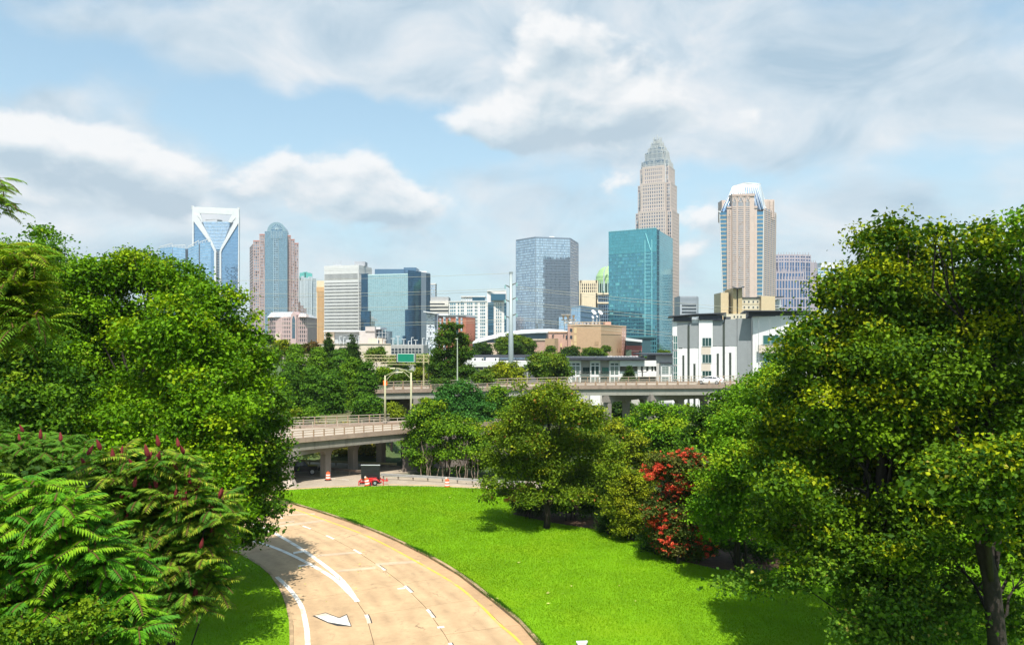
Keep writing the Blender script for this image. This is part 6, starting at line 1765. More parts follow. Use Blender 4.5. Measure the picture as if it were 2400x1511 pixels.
for (x0, y0, x1, y1, yl, yr, d0) in ((132, 216, 432, 190, 12, 14, -1.3), (424, 190, 818, 176, 13, 14, -1.5), (1030, 150, 1800, 150, 12, 12, -3.9)):
    m_ = MB(); a, c = at(*ZA(x0, y0), Yb + d0), at(*ZA(x1, y1), Yb + d0); h1, h2 = yl * Yb / F / 5.03, yr * Yb / F / 5.03
    m_.solid([a, c, (c[0] * 1.13, Yb + 22, c[2] + .4), (a[0] * 1.14, Yb + 22, a[2] + .4)], [(a[0], a[1], a[2] + h1), (c[0], c[1], c[2] + h2), (c[0] * 1.13, Yb + 22, c[2] + .4 + h2), (a[0] * 1.14, Yb + 22, a[2] + .4 + h1)]); m_.build('roof_canopy', navy, root)
for (x0, t, x1, b2, off) in ((198, 214, 410, 264, -.6), (500, 196, 772, 250, -.9), (1080, 158, 1800, 206, -2.0)):
    m_ = MB(); q_ = [at(*ZA(u, v), Yb + off) for u, v in ((x0, b2), (x1, b2), (x1, t), (x0, t))]; m_.solid(q_, [(p[0] * (Yb + 14) / Yb, Yb + 14, p[2]) for p in q_]); m_.build('attic_band', mat('navy_attic', (.03, .035, .05), .5), root)
m_ = MB(); m_.plate([ZA(812, 212), ZA(870, 212), ZA(870, 240), ZA(812, 240)], Yb + 6, 2); m_.build('rooftop_unit', navy, root)
e = empty('red_utility_box', at(1629, 985, 158), 'red box standing under the viaduct by the apartments', 'utility box')
m_ = MB(); m_.plate([(1619, 966), (1638, 966), (1638, 990), (1619, 990)], 158, 1.2); m_.build('cabinet', mat('red_cabinet', (.40, .05, .03), .6), e)
m_ = MB(); m_.plate([(1618.4, 965), (1638.6, 965), (1638.6, 966), (1618.4, 966)], 157.9, 1.4); m_.build('lid', mat('red_lid', (.30, .04, .03), .6), e)
m_ = MB(); m_.plate([(1629, 968), (1629.6, 968), (1629.6, 989), (1629, 989)], 157.97, .05); m_.build('door_gap', blk_p, e)

# ---- low white apartments
ZB = zoomer(1320, 820, 8.3929)
Yb = 200
T = Tower('low_white_apartments', 'low white apartment row with balconies and a dark flat roof behind the viaduct railing', 'apartment building', gx(1450, Yb), Yb)
pl = lambda name, m_, x0, y0, x1, y1, off, depth=.5: T.mb(name, m_).plate([ZB(x0, y0), ZB(x1, y0), ZB(x1, y1), ZB(x0, y1)], Yb + off, depth)
pl('core', mat('grey_beige_render', (.46, .44, .41), .8, var=.04), 100, 205, 1830, 1450, 1.5, 16)
pl('wall', wall_w, 100, 207, 350, 1450, 0, 1.7); pl('wall', wall_w, 530, 207, 730, 1450, 0, 1.7); pl('wall', wall_w, 908, 207, 1112, 1450, 0, 1.7)
pl('balcony_slab', wall_w, 345, 476, 532, 512, .1, 1.5); pl('balcony_slab', wall_w, 728, 476, 910, 512, .1, 1.5)
pl('wall_band', wall_w, 1112, 207, 1832, 320, -.6, 2.3); pl('wall_band', wall_w, 1466, 418, 1832, 526, -.6, 2.3); pl('wall_band', wall_w, 1112, 420, 1466, 560, .4, 1.3)
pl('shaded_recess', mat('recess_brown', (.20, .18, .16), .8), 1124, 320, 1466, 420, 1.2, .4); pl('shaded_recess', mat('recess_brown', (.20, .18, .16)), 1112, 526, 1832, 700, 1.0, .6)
for (x0, x1) in ((1526, 1572), (1632, 1678), (1736, 1770), (1796, 1818)): pl('window_strip', slot_m, x0, 320, x1, 412, .2, 1.0)
for (x0, x1) in ((1466, 1526), (1572, 1632), (1678, 1736), (1770, 1796)): pl('wall_strip', mat('cream_strip', (.58, .56, .52), .8), x0, 320, x1, 420, -.1, 1.3)
pl('end_wall', mat('pale_grey_render', (.48, .47, .45), .8, var=.03), 1832, 104, 2300, 1450, .4, 14)
pl('end_bay', wall_w, 1922, 268, 2180, 1450, -.8, 1.3); pl('bay_cap', navy, 1914, 244, 2190, 266, -1.2, 2)
pl('end_roof', navy, 1560, 72, 2300, 98, -.8, 16)
pl('main_roof', navy, 100, 148, 1616, 196, -1.6, 18); pl('roof_fascia', mat('fascia_black', (.03, .03, .035), .5), 200, 196, 1100, 206, -.2, 14)
for k in range(13): T.mb('roof_clutter', mat('pale_clutter', (.56, .53, .52), .7, var=.15), True).plate([ZB(870 + 56 * k, 118 + rnd.uniform(-8, 8)), ZB(870 + 56 * k + 44, 118 + rnd.uniform(-8, 8)), ZB(870 + 56 * k + 44, 149), ZB(870 + 56 * k, 149)], Yb + 6, 1.6)
T.done(); root = T.root
wt = mat('white_trim', (.72, .71, .69)); gp_ = glass('pale_curtain_glass', (.26, .32, .30), .5, .15, .2)
for (x0, x1) in ((258, 320), (180, 236), (555, 615), (637, 700), (935, 1000), (1018, 1083)):
    window(root, ZB, Yb, x0, 264, x1, 296, 1, 1, -.03, win_m, slot_m); window(root, ZB, Yb, x0, 320, x1, 470, 1, 3, -.03, win_m if x0 in (555, 637) else gp_, slot_m, .10); window(root, ZB, Yb, x0, 526, x1, 640, 1, 2, -.03, gp_, slot_m)
for (x0, x1, gm_) in ((385, 526, win_m), (762, 906, glass('teal_door_glass', (.10, .30, .27), .3, .1, .4))):
    window(root, ZB, Yb + 1.4, x0, 340, x1, 476, 3, 1, -.02, gm_, slot_m)
    window(root, ZB, Yb + 1.4, x0 - 30, 516, x1, 640, 3, 2, -.02, gp_, slot_m)
for (x0, x1) in ((332, 530), (708, 910)):
    m_ = MB(); m_.bar(at(*ZB(x0, 426), Yb - .4), at(*ZB(x1, 426), Yb - .4), .12); m_.bar(at(*ZB(x0, 474), Yb - .4), at(*ZB(x1, 474), Yb - .4), .1)
    for k in range(20): f = k / 19; m_.bar(at(*ZB(x0 + (x1 - x0) * f, 426), Yb - .4), at(*ZB(x0 + (x1 - x0) * f, 474), Yb - .4), .07)
    m_.build('balcony_railing', slot_m, root, kind='stuff')
window(root, ZB, Yb - .8, 1938, 322, 2072, 462, 2, 3, -.02, gp_, frm); window(root, ZB, Yb - .8, 2104, 322, 2160, 462, 1, 3, -.02, gp_, frm); window(root, ZB, Yb - .8, 1938, 530, 2072, 640, 2, 2, -.02, gp_, frm)

# ---- long flat roofed building left
ZC = zoomer(860, 780, 4.8)
Yb = 235
T = Tower('flat_roofed_store', 'long low flat roofed building with white fascia and rooftop units behind the trees', 'building', gx(1160, Yb), Yb)
pl = lambda name, m_, x0, y0, x1, y1, off, depth=.5: T.mb(name, m_).plate([ZC(x0, y0), ZC(x1, y0), ZC(x1, y1), ZC(x0, y1)], Yb + off, depth)
pl('wall', mat('store_dark_wall', (.10, .10, .10), .7), 1090, 380, 2060, 640, .5, 20); pl('fascia', MATS['white_precast'], 1078, 318, 2080, 380, 0, 22)
pl('upper_roof', navy, 1170, 252, 2080, 276, 8, 14)
for (x0, x1) in ((1165, 1310), (1338, 1482)): pl('rooftop_unit', mat('plant_pale', (.55, .55, .54)), x0, 280, x1, 320, 5, 5)
for (x0, x1) in ((1205, 1225), (1290, 1305), (1440, 1456)): pl('unit_grille', slot_m, x0, 286, x1, 318, 4.9, .3)
for x in (1310, 1560, 1800): pl('column', MATS['white_precast'], x, 380, x + 6, 640, .1, .4)
T.done()

# ================================================================== barrels, trailer, guardrails, cars
or_m = mat('barrel_orange', (.72, .10, .025), .5, var=.06); wb_m = mat('barrel_white', (.78, .72, .68), .45); rub = mat('rubber_black', (.02, .02, .02), .8)
def barrel(label, px, py, tilt=0.0, light=False, h=1.0):
    x, y = ground(px, py)
    e = empty('traffic_barrel', (x, y, 0), label, 'traffic barrel', 'orange traffic barrels along the side road')
    rs = [(.30, .10), (.29, .24), (.285, .25), (.28, .40), (.275, .41), (.27, .56), (.262, .57), (.255, .72), (.25, .73), (.235, .90), (.20, .97), (.07, 1.0)]
    def put(q): q.v = [tuple((Matrix.Translation((x, y, 0)) @ Matrix.Rotation(tilt, 4, 'Y')) @ Vector((v[0] - x, v[1] - y, v[2]))) for v in q.v]; return q
    for k, (i0, i1, m_, nm) in enumerate(((0, 2, or_m, 'body'), (2, 4, wb_m, 'white_band'), (4, 6, or_m, 'body'), (6, 8, wb_m, 'white_band'), (8, 11, or_m, 'body'))):
        q = MB(); q.lathe([(a, z * h) for a, z in rs[i0:i1 + 1]], (x, y, 0), 16); put(q).build(nm, m_, e, smooth=True)
    q = MB(); q.lathe([(.02, 0), (.42, 0), (.42, .05), (.31, .10), (.02, .10)], (x, y, 0), 16); put(q).build('rubber_base', rub, e)
    q = MB(); q.box(x - .06, x + .06, y - .03, y + .03, .99 * h, 1.08 * h); put(q).build('handle', or_m, e)
    if light:
        q = MB(); q.lathe([(.02, .95), (.12, 1.0), (.12, 1.12), (.02, 1.18)], (x - .1, y, 0), 10); put(q).build('warning_light', mat('lamp_lens', (.75, .66, .55), .3), e)
barrel('orange and white barrel alone in the shade under the lower bridge', 769, 1124.5, 0)
barrel('orange barrel at the lawn corner before the vine covered trees', 1048, 1141.8, 0, True)
barrel('orange barrel leaning against the trailer on the verge', 861.5, 1138.5, -.16, True)
barrel('orange barrel half hidden behind the leaning barrel at the trailer', 851, 1132, 0)
barrel('orange barrel tucked behind the front bridge pier', 686, 1121, 0)

# message board trailer
x0, y0 = ground(868, 1134); s = y0 / F
e = empty('message_trailer', (x0, y0, 0), 'red two wheeled trailer carrying a dark blank message board', 'trailer')
red = mat('trailer_red', (.55, .03, .03), .45, var=.08); mb = mat('board_black', (.018, .020, .022), .4, var=.1)
xa_, xb_ = gx(846.7, y0), gx(890.4, y0); zb_, zt_ = gz(1120.8, y0), gz(1089.8, y0)
m_ = MB(); m_.box(xa_, xb_, y0 - .12, y0 + .12, zb_, zt_); m_.build('message_board', mb, e)
m_ = MB(); m_.box(xa_ - .03, xb_ + .03, y0 - .16, y0 + .16, zt_, zt_ + .05); m_.build('board_hood', mat('hood_grey', (.45, .47, .46), .5), e)
m_ = MB()
for k in range(1, 3): zz_k = zb_ + (zt_ - zb_) * k / 3; m_.box(xa_ + .03, xb_ - .03, y0 - .135, y0 - .115, zz_k - .015, zz_k + .015)
m_.build('module_rib', mat('rib_black', (.035, .035, .04), .5), e, kind='stuff')
m_ = MB(); m_.bar((x0, y0 + .2, .5), (x0, y0 + .2, zt_ - .3), .14); m_.build('mast', red, e)
m_ = MB(); m_.box(gx(843, y0), gx(897, y0), y0 - .75, y0 - .66, .36, .48); m_.box(gx(843, y0), gx(897, y0), y0 + .66, y0 + .75, .36, .48); m_.box(gx(843, y0), gx(843, y0) + .1, y0 - .75, y0 + .75, .36, .48)
m_.box(gx(866, y0), gx(884, y0), y0 - .6, y0 + .6, .44, .80); m_.build('chassis', red, e)
m_ = MB(); m_.bar((gx(896, y0), y0, .42), (gx(910, y0), y0, .44), .12); m_.box(gx(906, y0), gx(907.5, y0), y0 - .1, y0 + .1, .3, .75); m_.build('drawbar', red, e)
for (px, dy) in ((882, -.8), (882, .8)):
    w_ = MB(); xx = gx(px, y0); w_.tube([(xx, y0 + dy - .1, .3), (xx, y0 + dy + .1, .3)], .30, 16); wo_ = w_.build('wheel', rub, e)
    w_ = MB(); w_.tube([(xx, y0 + dy - .11, .3), (xx, y0 + dy + .11, .3)], .16, 12); w_.build('rim', alu, wo_)
    f_ = MB(); f_.tube([(xx - .42, y0 + dy, .5), (xx - .25, y0 + dy, .66), (xx + .25, y0 + dy, .66), (xx + .42, y0 + dy, .5)], .08, 4); f_.build('mudguard', red, e)
for px in (844, 874, 901):
    m_ = MB(); m_.box(gx(px, y0) - .04, gx(px, y0) + .04, y0 - .82, y0 - .74, 0, .5); m_.build('jack', red, e)


def guardrail(label, pts, z, mr, mp, h=.72, step=1.95):
    path = [(*ground(*p), z) for p in pts]
    e = empty('guardrail', path[0], label, 'guardrail', 'steel guardrails of the underpass')
    d = [0]
    for a, c in zip(path, path[1:]): d.append(d[-1] + math.dist(a, c))
    s = .3
    while s < d[-1]:
        k = max(i for i in range(len(d)) if d[i] <= s); k = min(k, len(path) - 2)
        p = Vector(ln(path[k], path[k + 1], (s - d[k]) / (d[k + 1] - d[k])))
        m_ = MB(); m_.box(p.x - .08, p.x + .08, p.y + .02, p.y + .2, z - .2, z + h); m_.build('post', mp, e); s += step
    m_ = MB()
    for a, c in zip(path, path[1:]):
        for (dz, dy, hh) in ((h - .06, -.05, .11), (h - .155, .0, .09), (h - .25, -.05, .11)): m_.bar(Vector(a) + Vector((0, dy, dz)), Vector(c) + Vector((0, dy, dz)), .05, hh)
    m_.build('beam', mr, e, kind='stuff')
gal = mat('guardrail_zinc', (.46, .45, .43), .5, .3, var=.1, scale=1.5)
guardrail('galvanised guardrail along the side road before the vine covered trees', [(893, 1122), (960, 1125), (1040, 1130), (1127, 1136), (1230, 1142)], 0, gal, mat('post_weathered', (.24, .20, .15), .8))
guardrail('dark guardrail in the middle of the underpass beside the barrel', [(700, 1101), (740, 1104.5), (823, 1111.5), (850, 1113)], -.05, mat('rail_rust', (.16, .12, .09), .7), mat('post_weathered', (.24, .20, .15)))
guardrail('far guardrail below the yellow green bank', [(600, 1083), (714, 1087), (840, 1091), (930, 1095)], -.1, mat('rail_olive', (.30, .26, .13), .7), mat('post_weathered', (.24, .20, .15)))


def loft(secs, m_, name, parent, smooth=True):
    """body from cross sections along y: each a list of (x, z); returns object"""
    b_ = MB(); n = len(secs[0][1])
    for y, sec in secs: b_.v += [(p[0], y, p[1]) for p in sec]
    for k in range(len(secs) - 1):
        for q in range(n):
            r_ = (q + 1) % n; b_.f.append((k * n + q, k * n + r_, (k + 1) * n + r_, (k + 1) * n + q)); b_.m.append(0)
    b_.f.append(tuple(reversed(range(n)))); b_.m.append(0); b_.f.append(tuple((len(secs) - 1) * n + q for q in range(n))); b_.m.append(0)
    return b_.build(name, m_, parent, smooth=smooth, loc=(0, 0, 0))


def wheels(e, wb, tr_, rad, wd, tyre_m, rim_m):
    for sx in (-1, 1):
        for sy in (-1, 1):
            w_ = MB(); w_.tube([(sx * tr_ - wd / 2, sy * wb, rad), (sx * tr_ + wd / 2, sy * wb, rad)], rad, 18); wo_ = w_.build('wheel', tyre_m, e, loc=(0, 0, 0))
            w_ = MB(); w_.tube([(sx * (tr_ + .01) - wd / 2, sy * wb, rad), (sx * (tr_ + .01) + wd / 2, sy * wb, rad)], rad * .66, 12); w_.build('rim', rim_m, wo_, loc=(0, 0, 0))


paint_w = mat('white_car_paint', (.80, .80, .79), .25, var=.01, spec=.6)
car_gl = mat('car_glass', (.02, .025, .03), .08, spec=.6, var=.02)
tail = mat('tail_lamp_red', (.45, .01, .015), .25)
rimm = mat('alloy_rim', (.42, .43, .45), .35, .7)
def sedan(label, loc, rz):
    e = empty('white_car', loc, label, 'car', rz=rz)
    def sec(w_, zb, zs, zt2, wt_): return [(-w_ * .92, zb), (w_ * .92, zb), (w_, zb + .18), (w_, zs), (wt_, zt2), (-wt_, zt2), (-w_, zs), (-w_, zb + .18)]
    # y forward; lower body
    body = [(-2.32, sec(.74, .42, .62, .92, .66)), (-2.2, sec(.84, .26, .72, 1.04, .74)), (-1.5, sec(.90, .2, .80, 1.06, .78)), (-.6, sec(.90, .18, .82, .97, .80)), (.6, sec(.90, .18, .82, .95, .80)), (1.2, sec(.90, .2, .78, .93, .76)), (1.95, sec(.85, .24, .68, .80, .68)), (2.25, sec(.72, .32, .56, .68, .52))]
    loft(body, paint_w, 'body', e)
    cab = [(-1.75, .99, 1.05, .66), (-1.15, .95, 1.36, .60), (-.45, .93, 1.44, .58), (.25, .92, 1.40, .58), (.75, .92, 1.2, .62), (1.2, .90, .96, .68)]
    loft([(y, [(-.74, z0), (.74, z0), (w_, z1), (-w_, z1)]) for y, z0, z1, w_ in cab], paint_w, 'roof', e)
    for sx in (-1, 1):
        for (ya, yb) in ((-1.35, -.62), (-.55, .18), (.22, .95)):
            g_ = MB(); zf = lambda y: np.interp(y, [c[0] for c in cab], [c[2] for c in cab]); wf = lambda y: np.interp(y, [c[0] for c in cab], [c[3] for c in cab])
            q = []
            for (y, f) in ((ya, .12), (yb, .12), (yb, .86), (ya, .86)):
                z0 = 1.0; z1 = zf(y); q.append((sx * (.745 + (wf(y) - .745) * f + .02), y, z0 + (z1 - z0) * f))
            g_.face(q if sx > 0 else q[::-1]); g_.build('side_window', car_gl, e, loc=(0, 0, 0))
        t_ = MB(); t_.solid([(sx * .52, -2.33, .74), (sx * .86, -2.2, .72), (sx * .92, -1.95, .78), (sx * .6, -2.25, .86)], [(sx * .50, -2.31, .90), (sx * .80, -2.2, .93), (sx * .86, -1.95, .96), (sx * .6, -2.2, .95)]); t_.build('tail_light', tail, e, loc=(0, 0, 0))
        h_ = MB(); h_.box(sx * .66 - .14, sx * .66 + .14, 2.1, 2.24, .54, .68); h_.build('headlight', mat('lamp_lens', (.75, .66, .55)), e, loc=(0, 0, 0))
        mr = MB(); mr.box(sx * .98 - .1, sx * .98 + .1, .72, .92, .92, 1.06); mr.build('mirror', paint_w, e, loc=(0, 0, 0))
    g_ = MB(); g_.face([(-.62, -1.72, 1.075), (.62, -1.72, 1.075), (.56, -1.2, 1.35), (-.56, -1.2, 1.35)]); g_.build('rear_window', car_gl, e, loc=(0, 0, 0))
    g_ = MB(); g_.face([(.64, 1.14, 1.02), (-.64, 1.14, 1.02), (-.58, .42, 1.36), (.58, .42, 1.36)]); g_.build('windscreen', car_gl, e, loc=(0, 0, 0))
    g_ = MB(); g_.box(-.26, .26, -2.36, -2.30, .66, .80); g_.build('number_plate', mat('plate_white', (.7, .7, .68), .5), e, loc=(0, 0, 0))
    g_ = MB(); g_.box(-.82, .82, -2.34, -2.16, .26, .40); g_.build('bumper', mat('bumper_grey', (.12, .12, .13), .5), e, loc=(0, 0, 0))
    wheels(e, 1.38, .80, .335, .22, rub, rimm)
    return e
cx_, cy_ = gx(1664, 131), 131.0
zc_ = np.interp(cx_, [p[0] for p in U], [p[2] for p in U])
sedan('white saloon car driving on the upper viaduct', (cx_, cy_, float(zc_) + .005), R(62))


def suv(label, loc, rz):
    e = empty('dark_jeep', loc, label, 'car', rz=rz)
    pm = mat('jeep_dark_paint', (.012, .016, .024), .3, var=.02)
    def sec(w_, zb, zt2): return [(-w_, zb), (w_, zb), (w_ * 1.0, zt2 - .06), (w_ * .95, zt2), (-w_ * .95, zt2), (-w_, zt2 - .06)]
    loft([(-1.9, sec(.74, .5, 1.1)), (-.3, sec(.78, .45, 1.14)), (.8, sec(.78, .45, 1.12)), (1.95, sec(.62, .55, 1.02))], pm, 'body', e, False)
    loft([(-1.9, [(-.74, 1.1), (.74, 1.1), (.68, 1.74), (-.68, 1.74)]), (.3, [(-.76, 1.12), (.76, 1.12), (.68, 1.80), (-.68, 1.80)]), (.7, [(-.76, 1.12), (.76, 1.12), (.72, 1.2), (-.72, 1.2)])], pm, 'cab', e, False)
    for sx in (-1, 1):
        for (ya, yb) in ((-1.75, -.8), (-.7, .15)):
            g_ = MB(); q = [(sx * .765, ya, 1.2), (sx * .765, yb, 1.2), (sx * .72, yb, 1.66), (sx * .72, ya, 1.66)]; g_.face(q if sx > 0 else q[::-1]); g_.build('side_window', car_gl, e, loc=(0, 0, 0))
        for sy in (-1.2, 1.3):
            f_ = MB(); f_.solid([(sx * .70, sy - .52, .72), (sx * .95, sy - .52, .72), (sx * .95, sy + .52, .72), (sx * .70, sy + .52, .72)], [(sx * .70, sy - .34, .98), (sx * .95, sy - .34, .96), (sx * .95, sy + .34, .96), (sx * .70, sy + .34, .98)]); f_.build('fender', rub, e, loc=(0, 0, 0))
        h_ = MB(); h_.box(sx * .45 - .12, sx * .45 + .12, 1.93, 1.99, .74, .94); h_.build('headlight', mat('lamp_lens', (.75, .66, .55)), e, loc=(0, 0, 0))
    b_ = MB(); b_.box(-.75, .75, 2.0, 2.2, .48, .62); b_.build('bumper', rub, e, loc=(0, 0, 0))
    sp = MB(); sp.tube([(0, -2.12, .95), (0, -1.92, .95)], .36, 16); sp.build('spare_wheel', rub, e, loc=(0, 0, 0))
    wheels(e, 1.25, .76, .38, .25, rub, rimm)
x, y = ground(704, 1112.5)
suv('dark open country jeep in the shade under the lower bridge', (x, y + .8, -.03), R(-75))

# white capped marker post at the lawn edge, seen from above
Yq = 36.0; x, _, z1 = at(1364, 1502, Yq)
e = empty('marker_post', (x, Yq, 0), 'white capped black sign post on the grass at the bottom edge of the view', 'post')
m_ = MB(); m_.box(x - .05, x + .05, Yq - .04, Yq + .04, 0, z1 - .05); m_.build('shaft', steel_white, e)
m_ = MB(); m_.solid([(x - .11, Yq - .10, z1 - .32), (x + .09, Yq - .10, z1 - .32), (x + .09, Yq + .06, z1 - .32), (x - .11, Yq + .06, z1 - .32)], [(x - .28, Yq - .12, z1), (x + .27, Yq - .12, z1 + .02), (x + .27, Yq + .06, z1 + .02), (x - .28, Yq + .06, z1)]); m_.build('cap', steel_white, e)
for s_ in (-1, 1):
    m_ = MB(); m_.box(x + s_ * .18 - .085, x + s_ * .18 + .085, Yq - .06, Yq + .05, z1 - .5, z1 - .08); m_.build('bracket', blk_p, e)

# ================================================================== trees
bark = mat('bark_brown', (.024, .018, .014), .95, var=.35, scale=3, bump=.8, bscale=14)
bark_p = mat('bark_pale', (.20, .15, .11), .95, var=.3, scale=3, bump=.6, bscale=14)


def unit(a): return a / np.maximum(np.linalg.norm(a, axis=-1, keepdims=True), 1e-9)


def leaf_cloud(lobes, leaf, cover, seed, pal, per=9, clr=.42, fold=.22, up=.65, outw=.5, jit=.6, deep=.60, squash=.82, tipp=.25, thick=.13, droop=0.0, aspect=.72, sub=15, inner=.26):
    """leaves in sprays over the shells of overlapping lobes. lobes: (x, y, z, r). pal: base, light, tip colour"""
    r = np.random.default_rng(seed)
    Lb = np.array(lobes, float); cen, rad = Lb[:, :3], Lb[:, 3]
    sq = np.array([1, 1, squash])
    if sub:      # every bough carries smaller tufts with gaps between them
        nsub = np.maximum((sub * (rad / np.median(rad)) ** 1.4).astype(int), 4)
        i0 = np.repeat(np.arange(len(Lb)), nsub); ns = len(i0)
        d0 = unit(r.normal(size=(ns, 3)) + np.array([0, 0, .15]))
        S = cen[i0] + d0 * sq * rad[i0, None] * r.uniform(.55, .98, (ns, 1))
        Rs = rad[i0] * r.uniform(.24, .46, ns)
        keep = np.ones(ns, bool)
        for k in range(len(Lb)): keep &= ~((np.linalg.norm((S - cen[k]) / (rad[k] * sq), axis=1) < .55) & (i0 != k))
        keep &= ~((d0[:, 2] < -.5) & (r.random(ns) < .5))
        S, Rs, i0, d0 = S[keep], Rs[keep], i0[keep], d0[keep]
        tot = (4 * np.pi * rad ** 2 * .85).sum() * cover / (.5 * leaf * leaf * aspect) / per
        ncl = np.maximum((Rs ** 2 / (Rs ** 2).sum() * tot * .72).astype(int), 3)
        idx = np.repeat(np.arange(len(S)), ncl); n = len(idx)
        d = unit(r.normal(size=(n, 3)) + d0[idx] * .45 + np.array([0, 0, .45]))
        rr = np.clip(1 - np.abs(r.normal(0, .24, n)), .1, 1) + (r.random(n) < .05) * r.uniform(.1, .5, n)
        P = S[idx] + d * np.array([1, 1, .72]) * (Rs[idx] * rr)[:, None]
        stint = r.normal(0, 1, len(S))[idx]; stip = r.random(len(S))[idx]
        big = np.zeros(n)
        if inner:       # leaves deep in the boughs, added to keep the light out; darker tint adds shade
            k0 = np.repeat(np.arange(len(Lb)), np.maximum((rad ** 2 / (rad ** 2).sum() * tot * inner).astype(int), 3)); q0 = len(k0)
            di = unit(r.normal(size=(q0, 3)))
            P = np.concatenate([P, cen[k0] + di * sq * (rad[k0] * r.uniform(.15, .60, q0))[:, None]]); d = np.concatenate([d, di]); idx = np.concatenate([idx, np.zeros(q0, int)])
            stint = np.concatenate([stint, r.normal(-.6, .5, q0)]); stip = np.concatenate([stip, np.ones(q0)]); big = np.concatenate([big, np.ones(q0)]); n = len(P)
        keep = P[:, 2] > .25
    else:
        area = 4 * np.pi * rad ** 2 * .85
        la = .5 * leaf * leaf * aspect
        ncl = np.maximum((area * cover / la / per).astype(int), 4)
        idx = np.repeat(np.arange(len(Lb)), ncl)
        n = len(idx)
        d = unit(r.normal(size=(n, 3)))
        ph = r.uniform(0, 6.28, (len(Lb), 3))
        rip = .10 * (np.sin(d[:, 0] * 5 + ph[idx, 0]) + np.sin(d[:, 1] * 5 + ph[idx, 1]) + np.sin(d[:, 2] * 6 + ph[idx, 2]))
        rr = 1 + rip - np.abs(r.normal(0, thick, n)) + (r.random(n) < .07) * r.uniform(.05, .28, n)
        rr = np.where(r.random(n) < .10, r.uniform(.35, .8, n), rr)
        P = cen[idx] + d * sq * rad[idx, None] * rr[:, None]
        keep = np.ones(n, bool)
        for k in range(len(Lb)):
            q = np.linalg.norm((P - cen[k]) / (rad[k] * sq), axis=1)
            keep &= ~((q < deep) & (idx != k))
        keep &= ~((d[:, 2] < -.55) & (r.random(n) < .55))
        keep &= P[:, 2] > .25
        stint = np.zeros(n); stip = np.ones(n); big = np.zeros(n)
    stint, stip, big = stint[keep], stip[keep], big[keep]
    P, d, idx = P[keep], d[keep], idx[keep]; n = len(P)
    hrel = np.clip((P[:, 2] - P[:, 2].min()) / (np.ptp(P[:, 2]) + 1e-6), 0, 1)      # yellow tips weighted to upper boughs: fresh growth plus sunlit tops put in colour
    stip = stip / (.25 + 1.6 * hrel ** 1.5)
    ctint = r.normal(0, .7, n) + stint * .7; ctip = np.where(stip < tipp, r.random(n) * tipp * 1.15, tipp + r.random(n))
    # leaves
    m = n * per
    ci = np.repeat(np.arange(n), per)
    off = r.normal(0, 1, (m, 3)) * np.array([clr, clr, clr * .45])
    Cn = P[ci] + off
    Cn[:, 2] -= droop * np.linalg.norm(off[:, :2], axis=1)
    nrmv = unit(d[ci] * outw + np.array([0, 0, up]) + r.normal(0, jit, (m, 3)))
    t = unit(np.cross(nrmv, r.normal(size=(m, 3)))); t[:, 2] -= .25 + droop; t = unit(t)
    bt = unit(np.cross(nrmv, t)); nrmv = np.cross(t, bt)
    s = leaf * (r.uniform(.6, 1.3, m) * (1 + .4 * big[ci]))[:, None]
    base = Cn - t * s * .5; tip = Cn + t * s * .5 - nrmv * s * .12
    lf = Cn + bt * s * aspect * .5 + nrmv * s * fold * .5 - t * s * .06; rt = Cn - bt * s * aspect * .5 + nrmv * s * fold * .5 - t * s * .06
    V = np.stack([base, rt, tip, lf], 1).reshape(-1, 3)
    q = np.arange(m)[:, None] * 4
    tri = np.concatenate([q + np.array([0, 1, 2]), q + np.array([0, 2, 3])], 1).reshape(-1, 3)
    b0, b1, b2 = (np.array(c) for c in pal[:3])
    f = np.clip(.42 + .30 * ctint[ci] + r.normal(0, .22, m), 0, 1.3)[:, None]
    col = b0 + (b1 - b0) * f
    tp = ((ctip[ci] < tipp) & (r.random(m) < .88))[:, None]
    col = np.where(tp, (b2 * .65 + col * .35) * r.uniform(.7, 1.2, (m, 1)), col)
    if len(pal) > 3:
        tp = ((r.random(n)[ci] < pal[4]) & (r.random(m) < .6))[:, None]
        col = np.where(tp, np.array(pal[3]) * r.uniform(.75, 1.2, (m, 1)), col)
    return V, tri, np.repeat(np.clip(col, .002, .9), 4, 0)


def woody(trunk, limbs, m_, parent, name='trunk', twigs=None):
    b_ = MB()
    for pts, r0, r1 in trunk: b_.tube(pts, [r0 + (r1 - r0) * k / (len(pts) - 1) for k in range(len(pts))], 9)
    for pts, r0, r1 in limbs: b_.tube(pts, [r0 + (r1 - r0) * k / (len(pts) - 1) for k in range(len(pts))], 6)
    return b_.build(name, m_, parent, smooth=True)


def bend(a, c, r, amt, n=5):
    a, c = Vector(a), Vector(c); L = (c - a).length
    return [a.lerp(c, k / n) + Vector((r.uniform(-amt, amt), r.uniform(-amt, amt), r.uniform(-amt, amt) + amt * 1.5 * math.sin(math.pi * k / n))) * L * (0 if k in (0, n) else 1) for k in range(n + 1)]


